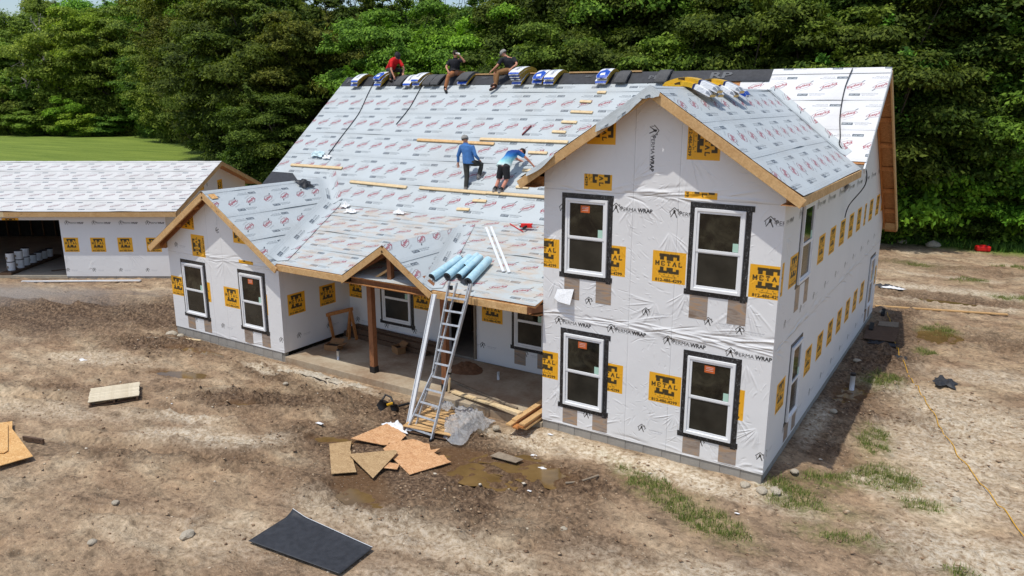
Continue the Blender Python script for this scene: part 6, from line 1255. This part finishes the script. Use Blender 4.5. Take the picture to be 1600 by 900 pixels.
# stones, lumps and litter: each a thing of its own
def stone_mesh(seed):
    rs = np.random.RandomState(seed); bm = bmesh.new(); bmesh.ops.create_icosphere(bm, subdivisions=2, radius=1)
    for v in bm.verts: v.co = v.co * (1 + .35 * (float(fbm(v.co.x * 1.2 + seed * 3, v.co.y * 1.2 + v.co.z, 3)) - .5) * 2) * Vector((1, .8, .55)).length * .8; v.co.z *= .6
    me = bpy.data.meshes.new('stone'); bm.to_mesh(me); bm.free(); me.materials.append(M['stone']); return me
SM = [stone_mesh(k) for k in range(4)]
ST = [(-8.64, -7.81, .065, 'small white stone near the lower left of the picture'), (-7.59, -6.81, .115, 'flat tan stone left of the black mat'), (-17.85, -.18, .15, 'largest rock at the left corner of the left wing'), (-17.5, -.12, .10, 'smaller rock right of the largest one at the wing corner'), (.05, -.22, .10, 'white lump of concrete at the front right corner of the house'), (.28, -.12, .10, 'small white lump right of the front corner of the house'), (-.25, -.16, .09, 'small white lump against the front foundation near the corner'), (.42, .75, .07, 'pale lump in the shade along the right wall near the corner'), (.45, 4.4, .08, 'broad grey lump by the right wall past the first window'), (.35, 8.3, .09, 'grey concrete lump by the middle of the right wall'), (.25, 14.0, .10, 'grey lump at the far corner of the right wall'), (-2.4, -3.3, .06, 'small stone in the dry grass strip'), (.6, 28.6, .28, 'pale rock at the edge of the wood'), (-.8, 28.9, .22, 'second pale rock at the edge of the wood'), (-9.5, -6.9, .06, 'pale pebble above the small white stone'), (3.1, 1.4, .07, 'stone right of the yellow cord near the lower right'), (-11.6, -1.2, .06, 'grey stone before the porch slab'), (-7.5, -.35, .07, 'pale stone left of the plastic sheet'), (-5.6, -.55, .08, 'stone between the pallet and the lumber stack')]
for k, (x, y, s, lb) in enumerate(ST):
    o = link(bpy.data.objects.new('stone', SM[k % 4])); o.location = (x, y, gz(x, y) + s * .25); o.scale = (s, s, s); o.rotation_euler = (0, 0, k * 1.7); tag(o, lb, 'stone')
LT = [(-17.8, -2.96, .16, 'white scrap on the mud left of the slatted panel'), (-8.89, -2.61, .10, 'small white scrap just left of the broken boards'), (-3.86, -1.50, .11, 'white foam strip in the muddy puddle by the front wall'), (-4.30, -1.11, .08, 'small white foam piece above the foam strip'), (-4.42, -.22, .07, 'small white foam piece next to the front foundation'), (-12.81, -3.58, .04, 'tiny white fleck right of the slatted panel'), (-3.5, -2.6, .05, 'tiny white fleck left of the green strip'), (-.1, -1.2, .05, 'tiny white fleck before the right front corner')]
for k, (x, y, s, lb) in enumerate(LT): crumple('litter', (x, y, gz(x, y) + .01), (s, s * .5), M['white_cloth'], lb, 'litter', 60 + k, .35, n=7)
rope([(-3.25, -1.98, GZ + .03), (-2.95, -1.75, GZ + .05), (-2.85, -1.5, GZ + .03), (-2.75, -1.28, GZ + .03)], .022, M['old_grey'], 'bent pale stick lying beside the green strip', 'stick', 'stick')
rope([(-18.3, -.9, GZ + .02), (-17.7, -.55, GZ + .03), (-17.2, -.35, GZ + .03)], .02, M['old_grey'], 'thin pale stick by the rocks at the left wing corner', 'stick', 'stick')
rope([(-17.1, -.28, GZ + .03), (-16.5, -.12, GZ + .03)], .03, M['pine_pale'], 'short pale offcut against the left wing foundation', 'offcut', 'offcut')
# clods: uncountable crumbs of dirt
rs = np.random.RandomState(21); n = 16000; cx_ = rs.uniform(-19, 7, n * 4); cy_ = rs.uniform(-8.5, 8, n * 4)
zz, md, pl_, _, _, wt_, gv = [q[:, 0] for q in ground_fields(cx_[:, None], cy_[:, None])]
dens = .25 + .8 * md + .5 * pl_; ok = (rs.rand(n * 4) < dens * fbm(cx_ * .9, cy_ * .9, 3)) & ~((cx_ > -18) & (cx_ < .1) & (cy_ > -.05)) & (wt_ < .2); cx_, cy_, zz = cx_[ok][:n], cy_[ok][:n], zz[ok][:n]; m = len(cx_)
s = (.009 + .034 * rs.rand(m) ** 4)[:, None]; oct_ = np.array([(1, 0, 0), (0, 1, 0), (-1, 0, 0), (0, -1, 0), (0, 0, .7), (0, 0, -.5)]); V = (oct_[None] * (.7 + .6 * rs.rand(m, 6, 1))) * s[:, :, None] * [1.3, 1, .8] + np.stack([cx_, cy_, zz], 1)[:, None]
F = (np.array([(0, 1, 4), (1, 2, 4), (2, 3, 4), (3, 0, 4), (1, 0, 5), (2, 1, 5), (3, 2, 5), (0, 3, 5)])[None] + (np.arange(m) * 6)[:, None, None]).reshape(-1, 3)
t = NT('clod'); ri = t.t.nodes.new("ShaderNodeNewGeometry").outputs['Random Per Island']; t.set(t.ramp(ri, [(0, lin((112, 88, 68))), (.75, lin((166, 140, 112))), (.96, lin((190, 172, 146))), (1, lin((214, 206, 190)))]), .95)
tag(mesh_np('dirt_clods', V.reshape(-1, 3), F, t.m, None, False), 'small clods and crumbs scattered over the bare dirt', 'clods', kind='stuff')
# ------------------------------------------------------------------ in and before the garage
gl2w = lambda x, y, z=0: Vector((-28.16, 2.11, -.15)) + gR * x + gF * y + Z3 * z
def pail(x, y, z, label):
    r = empty('pail', gl2w(x, y, z)); MB().tube([(0, 0, 0), (0, 0, .34)], [.135, .15], 16).build('body', M['white_metal'], r, smooth=False)
    MB().tube([(0, 0, .34), (0, 0, .365)], [.158, .155], 16).build('lid', M['blackish'], r); MB().tube([(0, 0, .25), (0, 0, .27)], .153, 16, False).build('rim', M['white_metal'], r)
    MB().box((0, -.146, .15), (.12, .02, .09)).build('paper_label', M['old_grey'], r); return tag(r, label, 'pail', 'white pails inside the garage')
PL = [(-2.58, .60, .12, 'front lower white pail in the garage'), (-2.58, .61, .49, 'front upper white pail in the garage'), (-2.52, 1.10, .12, 'lower pail of the second pair in the garage'), (-2.53, 1.10, .49, 'upper pail of the second pair in the garage'), (-2.60, 1.62, .12, 'lower pail of the third pair in the garage'), (-2.60, 1.64, .49, 'upper pail of the third pair, standing highest'), (-2.62, 2.12, .12, 'single pail next to the third pair'), (-2.66, 2.58, .12, 'second single pail, farther into the garage'), (-2.68, 3.0, .12, 'rearmost single pail next to the dark shelf'), (-2.68, 3.42, .12, 'last pail at the back end of the row')]
for x, y, z, lb in PL: pail(x, y, z, lb)
a, c = gl2w(-2.56, .15, .05), gl2w(-2.68, 3.9, .05); m_ = (a + c) / 2; o = MB().bar(a - m_, c - m_, .45, .12).build('skid', M['brownwood']); o.location = m_; tag(o, 'dark timber skid carrying the white pails in the garage', 'skid')
a, c = gl2w(-7, .35, .35), gl2w(-3.4, .35, .35); m_ = (a + c) / 2; o = MB().bar(a - m_, c - m_, .25, .16).build('timber', M['orange_wood']); o.location = m_; tag(o, 'reddish timber lying inside the open garage bay at the left edge', 'timber')
a, c = gl2w(-7, -.05, .10), gl2w(-2.9, -.05, .10); m_ = (a + c) / 2; o = MB().bar(a - m_, c - m_, .22, .08).build('timber', M['cedar']); o.location = m_; tag(o, 'dark red plank on the garage threshold at the left edge', 'timber')
a, c = gl2w(-1.35, -.75, -.03), gl2w(3.25, -.60, -.03); m_ = (a + c) / 2; o = MB().bar(a - m_, c - m_, .12, .04).build('board', M['white_metal']); o.location = m_; tag(o, 'long white board lying on the gravel in front of the garage', 'board')
a, c = gl2w(-1.15, .9, .02), gl2w(-.1, 1.6, .02); m_ = (a + c) / 2; o = MB().bar(a - m_, c - m_, .06, .04).build('board', M['brownwood']); o.location = m_; tag(o, 'dark strip of wood on the garage floor right of the pails', 'board')
# ------------------------------------------------------------------ people
def cloth(name, col, rough=.85): return plain(name, col, rough, var=.22, scale=14, bump=.5)
C_RED = cloth('red_shirt', lin((208, 26, 30))); C_BLACK = cloth('black_shirt', (.016, .017, .022)); C_BLUE = cloth('blue_shirt', lin((70, 118, 178))); C_DARKP = cloth('dark_trousers', lin((58, 58, 54))); C_TAN = cloth('tan_trousers', lin((134, 98, 62))); C_ORTAN = cloth('orange_tan_trousers', lin((170, 112, 72))); C_BLK = cloth('black_shorts', (.02, .02, .022)); C_SHOE = cloth('dark_boot', lin((62, 40, 34))); C_GSH = cloth('grey_shoe', lin((150, 146, 142))); C_BSH = cloth('black_boot', (.02, .02, .02)); C_CAP = cloth('dark_cap', (.03, .03, .034)); C_GCAP = cloth('grey_cap', lin((150, 148, 142))); C_HAIR = cloth('dark_hair', (.022, .014, .010)); C_GLOVE = cloth('white_bottle', (.7, .72, .68)); SKIN2 = plain('sunburnt_skin', lin((205, 140, 116)), .5, var=.08, bump=0)
t = NT('teal_fade_shirt'); tc = t.coord('Generated'); sx = t.t.nodes.new("ShaderNodeSeparateXYZ"); t.l(tc, sx.inputs[0]); t.set(t.ramp(t.math('ADD', sx.outputs[2], t.math('MULTIPLY', t.math('SUBTRACT', t.noise(6, 4, .6, t.coord()), .5), .3)), [(.30, lin((216, 232, 228))), (.52, lin((150, 212, 216))), (.72, lin((40, 120, 190))), (.95, lin((20, 60, 130)))]), .8); C_TEAL = t.m
def skin_mesh(name, verts, edges, radii, mat, parent, sub=2):
    me = bpy.data.meshes.new(name); me.from_pydata([tuple(v) for v in verts], edges, []); me.update(); o = link(bpy.data.objects.new(name, me), parent)
    m = o.modifiers.new('skin', 'SKIN'); m.use_smooth_shade = True; m.branch_smoothing = .4
    for i, r in enumerate(radii): me.skin_vertices[0].data[i].radius = (r, r) if not isinstance(r, tuple) else r
    me.skin_vertices[0].data[0].use_root = True; s = o.modifiers.new('sub', 'SUBSURF'); s.levels = sub; s.render_levels = sub; me.materials.append(mat)
    dg = bpy.context.evaluated_depsgraph_get(); ev = o.evaluated_get(dg); nm = bpy.data.meshes.new_from_object(ev); o.modifiers.clear(); old = o.data; o.data = nm; bpy.data.meshes.remove(old)
    if not nm.materials: nm.materials.append(mat)
    return o
def loft(mb, rings, n=14):
    """rings: (centre, side vector with half width, front vector with half depth)"""
    i0 = len(mb.v)
    for c, s, f in rings:
        for k in range(n): t_ = 2 * math.pi * k / n; mb.v.append(tuple(c + s * math.cos(t_) + f * math.sin(t_)))
    for r in range(len(rings) - 1):
        for k in range(n): a = i0 + r * n + k; b_ = i0 + r * n + (k + 1) % n; mb.f.append((a, b_, b_ + n, a + n))
    mb.f.append(tuple(i0 + n - 1 - k for k in range(n))); mb.f.append(tuple(i0 + (len(rings) - 1) * n + k for k in range(n)))
def person(label, J, shirt, pants, shoe, face, sleeve='short', leg='long', cap=None, hair=C_HAIR, hold=None, skin=None, curl=.6, socks=None):
    """J: joint name -> world point. face: direction the head looks in"""
    J = {k: Vector(v) for k, v in J.items()}; skin = skin or M['skin']; base = (J['anL'] + J['anR']) / 2; root = empty('person', base)
    J = {k: v - base for k, v in J.items()}; face = Vector(face).normalized()
    up = (J['head'] - J['neck']).normalized(); side = face.cross(up).normalized(); face = up.cross(side).normalized(); hd = J['head']
    V, E_, Rr = [], [], []
    def add(p, r, prev=None): V.append(Vector(p)); Rr.append(r); 
    def chain(pts, prev):
        for p, r in pts:
            add(p, r); E_.append((prev, len(V) - 1)); prev = len(V) - 1
        return prev
    add(J['pelvis'], .100); waist = chain([(J['pelvis'].lerp(J['chest'], .5), .092)], 0); ch = chain([(J['chest'], .125)], waist); nk = chain([(J['neck'], .058)], ch)
    h1 = chain([(hd - up * .065 + face * .012, .066), (hd + face * .004, .086), (hd + up * .065 - face * .012, .074), (hd + up * .10 - face * .012, .045)], nk)
    for s in 'LR':
        a = chain([(J['sh' + s], .052), (J['el' + s], .038), (J['wr' + s], .026)], ch); d = (J['wr' + s] - J['el' + s]).normalized(); pn = d.cross(Z3); pn = pn.normalized() if pn.length > .1 else Vector((1, 0, 0)); nn = pn.cross(d).normalized()
        palm = chain([(J['wr' + s] + d * .045, .030), (J['wr' + s] + d * .085, .026)], a)
        for k, (o, L) in enumerate(((-.030, .060), (-.011, .072), (.009, .068), (.028, .052))):
            p0 = J['wr' + s] + d * .095 + pn * o; p1 = p0 + d * L * .5 - nn * L * .2 * curl; p2 = p1 + d * L * .35 - nn * L * .55 * curl; chain([(p0, .0095), (p1, .009), (p2, .008)], palm)
        chain([(J['wr' + s] + d * .045 - pn * .040, .011), (J['wr' + s] + d * .085 - pn * .052 - nn * .02, .009)], palm - 1)
        l = chain([(J['hip' + s], .085), (J['kn' + s], .058), (J['kn' + s].lerp(J['an' + s], .35), .054), (J['an' + s], .038), (J['toe' + s], .032)], 0)
    skin_mesh('body', V, E_, Rr, skin, root)
    # face: nose, ears, eyes, mouth
    b = MB(); b.tube([hd + face * .078 + up * .015, hd + face * .105 - up * .018, hd + face * .08 - up * .03], [.006, .014, .006], 6); b.build('nose', skin, root, smooth=True)
    for s in (-1, 1):
        b = MB(); b.tube([hd + side * s * .078 + up * .018, hd + side * s * .092, hd + side * s * .078 - up * .03], [.008, .014, .006], 6); b.build('ear', skin, root, smooth=True)
        MB().tube([hd + face * .078 + side * s * .032 + up * .012, hd + face * .090 + side * s * .032 + up * .012], [.012, .006], 6).build('eye', C_HAIR, root)
    MB().tube([hd + face * .080 - up * .052 - side * .022, hd + face * .088 - up * .052, hd + face * .080 - up * .052 + side * .022], [.004, .006, .004], 5).build('mouth', plain('lip', lin((150, 84, 76)), .5, bump=0), root)
    # hair or cap
    def dome(r0, lo, mat, nm, back=.015):
        bb = MB(); loft(bb, [(hd + up * z - face * back, side * w_, face * w_ * 1.12) for z, w_ in ((lo, r0 * 1.0), (.03, r0 * 1.04), (.07, r0 * .95), (.105, r0 * .66), (.122, r0 * .25))]); return bb.build(nm, mat, root, smooth=True)
    dome(.088, -.02, hair, 'hair', .022)
    if cap:
        c_ = dome(.101, -.012, cap, 'cap', .012); bb = MB(); c0 = hd + up * .035 + face * .08
        for k in range(6): t0, t1 = -1 + k / 3, -1 + (k + 1) / 3; bb.face([c0 + side * .075 * t0 - face * .03 * t0 * t0, c0 + side * .075 * t1 - face * .03 * t1 * t1, c0 + side * .07 * t1 + face * (.085 - .05 * t1 * t1) - up * .012, c0 + side * .07 * t0 + face * (.085 - .05 * t0 * t0) - up * .012])
        s_ = bb.build('brim', cap, root); m = s_.modifiers.new('th', 'SOLIDIFY'); m.thickness = .006
    # shirt
    sw = (J['shR'] - J['shL']); sv = sw.normalized(); ax = (J['chest'] - J['pelvis']).normalized(); fr_ = ax.cross(sv).normalized(); b = MB(); hv = (J['hipR'] - J['hipL']).normalized()
    ax2 = (J['neck'] - J['chest']).normalized(); lerp = lambda t_: J['pelvis'].lerp(J['chest'], t_)
    loft(b, [(lerp(-.24), hv * .184, fr_ * .150), (lerp(.12), hv * .180, fr_ * .145), (lerp(.5), sv * .176, fr_ * .134), (lerp(.95), sv * .196, fr_ * .138), (J['chest'] + ax2 * .10, sv * .185, fr_ * .108), (J['neck'] - ax2 * .035, sv * .095, fr_ * .075), (J['neck'] + ax2 * .012, sv * .066, fr_ * .066)])
    for s in 'LR':
        e, w_ = J['el' + s], J['wr' + s]; p = J['sh' + s]; inn = p.lerp(J['chest'], .35)
        if sleeve == 'short': b.tube([inn, p, p.lerp(e, .4), p.lerp(e, .72)], [.07, .074, .066, .062], 10)
        else: b.tube([inn, p, p.lerp(e, .5), e, e.lerp(w_, .5), e.lerp(w_, .96)], [.07, .074, .062, .055, .047, .040], 10)
    o = b.build('shirt', shirt, root, smooth=True)
    m = o.modifiers.new('remesh', 'REMESH'); m.mode = 'VOXEL'; m.voxel_size = .016; m.use_smooth_shade = True; sm = o.modifiers.new('s', 'SMOOTH'); sm.factor = .6; sm.iterations = 4
    # trousers or shorts
    b = MB(); loft(b, [(lerp(.12), hv * .158, fr_ * .118), (J['pelvis'], hv * .172, fr_ * .130), (J['pelvis'] - ax * .07, hv * .155, fr_ * .115)])
    for s in 'LR':
        h, kk, an = J['hip' + s], J['kn' + s], J['an' + s]
        if leg == 'long': b.tube([J['pelvis'].lerp(h, .6), h, h.lerp(kk, .5), kk, kk.lerp(an, .4), kk.lerp(an, .93)], [.09, .105, .088, .072, .068, .058], 12)
        else: b.tube([J['pelvis'].lerp(h, .6), h, h.lerp(kk, .5), h.lerp(kk, .93)], [.09, .108, .098, .092], 12)
    o = b.build('trousers' if leg == 'long' else 'shorts', pants, root, smooth=True)
    m = o.modifiers.new('remesh', 'REMESH'); m.mode = 'VOXEL'; m.voxel_size = .016; m.use_smooth_shade = True; sm = o.modifiers.new('s', 'SMOOTH'); sm.factor = .6; sm.iterations = 3
    for s in 'LR':
        an, to = J['an' + s], J['toe' + s]; d = (to - an).normalized(); dn = Vector((0, 0, -1)); b = MB(); b.tube([an + Z3 * .07, an - d * .01, an + dn * .02 - d * .03], [.05, .056, .050], 10); b.tube([an - d * .06 + dn * .03, an + dn * .028, to + dn * .01, to + d * .05], [.036, .048, .046, .026], 10); b.build('shoe', shoe, root, smooth=True)
        if socks: MB().tube([an + Z3 * .05, an.lerp(J['kn' + s], .30)], [.050, .052], 10).build('sock', socks, root, smooth=True)
    return tag(root, label, 'person')
zr = z_main
# man in red, crouched over the ridge and reaching down to a bundle on his right
person('man in red T-shirt and dark cap crouching on the ridge with both arms down', dict(pelvis=(-15.98, 8.22, 7.84), chest=(-15.72, 8.12, 8.08), neck=(-15.57, 8.08, 8.19), head=(-15.46, 8.02, 8.26),
    shL=(-15.60, 8.30, 8.08), elL=(-15.40, 8.28, 7.83), wrL=(-15.33, 8.14, 7.66), shR=(-15.68, 7.94, 8.05), elR=(-15.62, 7.84, 7.78), wrR=(-15.50, 7.82, 7.58), hipL=(-15.96, 8.32, 7.80), knL=(-15.60, 8.42, 7.76), anL=(-15.86, 8.46, 7.40), toeL=(-15.72, 8.46, 7.35), hipR=(-15.98, 8.12, 7.80), knR=(-15.70, 7.98, 7.74), anR=(-15.74, 7.90, 7.46), toeR=(-15.62, 7.84, 7.42)),
    C_RED, C_DARKP, C_BSH, (.75, -.35, -.55), cap=C_CAP)
# drinking man, sitting astride the ridge
pm = person('man in black T-shirt sitting on the ridge and drinking from a bottle', dict(pelvis=(-12.98, 8.04, 7.66), chest=(-12.93, 8.00, 7.96), neck=(-12.90, 7.98, 8.12), head=(-12.87, 7.96, 8.24),
    shL=(-12.72, 8.04, 8.05), elL=(-12.50, 7.98, 7.98), wrL=(-12.62, 7.88, 8.16), shR=(-13.09, 7.94, 8.03), elR=(-13.14, 7.78, 7.82), wrR=(-12.98, 7.66, 7.70), hipL=(-12.90, 8.14, 7.62), knL=(-12.70, 8.36, 7.60), anL=(-12.62, 8.62, 7.24), toeL=(-12.52, 8.70, 7.18), hipR=(-12.98, 7.94, 7.62), knR=(-12.92, 7.60, 7.52), anR=(-12.98, 7.50, 7.12), toeR=(-12.86, 7.40, 7.02)),
    C_BLACK, C_ORTAN, C_BSH, (.85, -.35, .15), curl=1.0)
def tool_belt(root, c, sd, fd, pouch):
    b0 = Vector(root.location); c = Vector(c) - b0; sd, fd = Vector(sd), Vector(fd); b = MB(); pts = [c + sd * math.cos(a) * .185 + fd * math.sin(a) * .145 for a in [2 * math.pi * k / 14 for k in range(15)]]; b.tube(pts, .022, 6); b.build('tool_belt', M['blackish'], root, smooth=True)
    MB().bar(c + sd * pouch * .19 + Vector((0, 0, .02)), c + sd * pouch * .20 + Vector((0, -.03, -.20)), .10, .12).build('pouch', M['blackish'], root, bevel=.02)
tool_belt(pm, (-12.98, 8.02, 7.74), (1, 0, 0), (0, 1, 0), -1)
b = MB().tube([(0, 0, 0), (0, 0, .10), (0, 0, .14), (0, 0, .16)], [.032, .032, .014, .014], 10); o = b.build('bottle', C_GLOVE, None, smooth=True); o.location = (-12.62, 7.86, 8.22); o.rotation_euler = (R(10), R(-75), 0); tag(o, 'small whitish bottle held to the mouth of the drinking man', 'bottle')
# man with cap, seated and looking left, hand on the bundles
person('man with cap, black T-shirt and tan trousers seated beside the four high shingle stack', dict(pelvis=(-10.70, 8.02, 7.70), chest=(-10.78, 7.97, 7.97), neck=(-10.86, 7.95, 8.10), head=(-10.95, 7.94, 8.20),
    shL=(-10.92, 7.82, 8.02), elL=(-11.02, 7.66, 7.80), wrL=(-11.16, 7.62, 7.68), shR=(-10.64, 8.10, 8.04), elR=(-10.46, 7.98, 7.86), wrR=(-10.52, 7.78, 7.74), hipL=(-10.76, 7.92, 7.66), knL=(-11.12, 7.70, 7.64), anL=(-11.04, 7.62, 7.28), toeL=(-11.14, 7.54, 7.20), hipR=(-10.68, 7.96, 7.66), knR=(-10.94, 7.62, 7.60), anR=(-10.96, 7.48, 7.18), toeR=(-11.06, 7.36, 7.08)),
    C_BLACK, C_TAN, C_SHOE, (-.9, -.3, -.05), cap=C_GCAP)
# climbing man in blue
person('man in long sleeved blue shirt, dark trousers and grey cap climbing the steep roof', dict(pelvis=(-9.80, 4.38, 5.08), chest=(-9.88, 4.40, 5.42), neck=(-9.92, 4.40, 5.58), head=(-9.95, 4.42, 5.68),
    shL=(-10.08, 4.42, 5.47), elL=(-10.18, 4.38, 5.20), wrL=(-10.19, 4.40, 5.02), shR=(-9.68, 4.40, 5.47), elR=(-9.55, 4.36, 5.24), wrR=(-9.58, 4.56, 5.12), hipL=(-9.88, 4.36, 5.04), knL=(-9.82, 4.30, 4.65), anL=(-9.78, 4.18, 4.30), toeL=(-9.80, 4.34, 4.38), hipR=(-9.72, 4.38, 5.04), knR=(-9.52, 4.62, 4.98), anR=(-9.56, 4.52, 4.64), toeR=(-9.50, 4.66, 4.72)),
    C_BLUE, C_DARKP, C_GSH, (-.35, .9, -.1), sleeve='long', cap=C_GCAP)
# bending man
person('man in teal and white T-shirt and black shorts bending forward over the steep roof', dict(pelvis=(-8.62, 4.42, 5.02), chest=(-8.52, 4.66, 5.32), neck=(-8.44, 4.80, 5.38), head=(-8.38, 4.93, 5.34),
    shL=(-8.62, 4.82, 5.34), elL=(-8.60, 5.04, 5.14), wrL=(-8.48, 5.12, 5.08), shR=(-8.32, 4.66, 5.36), elR=(-8.12, 4.78, 5.20), wrR=(-8.00, 4.90, 5.02), hipL=(-8.68, 4.36, 4.98), knL=(-8.76, 4.36, 4.62), anL=(-8.78, 4.16, 4.32), toeL=(-8.76, 4.30, 4.38), hipR=(-8.52, 4.36, 4.98), knR=(-8.50, 4.36, 4.62), anR=(-8.58, 4.14, 4.31), toeR=(-8.55, 4.29, 4.38)),
    C_TEAL, C_BLK, C_GSH, (.3, .6, -.75), leg='short', skin=SKIN2, socks=C_BLK)
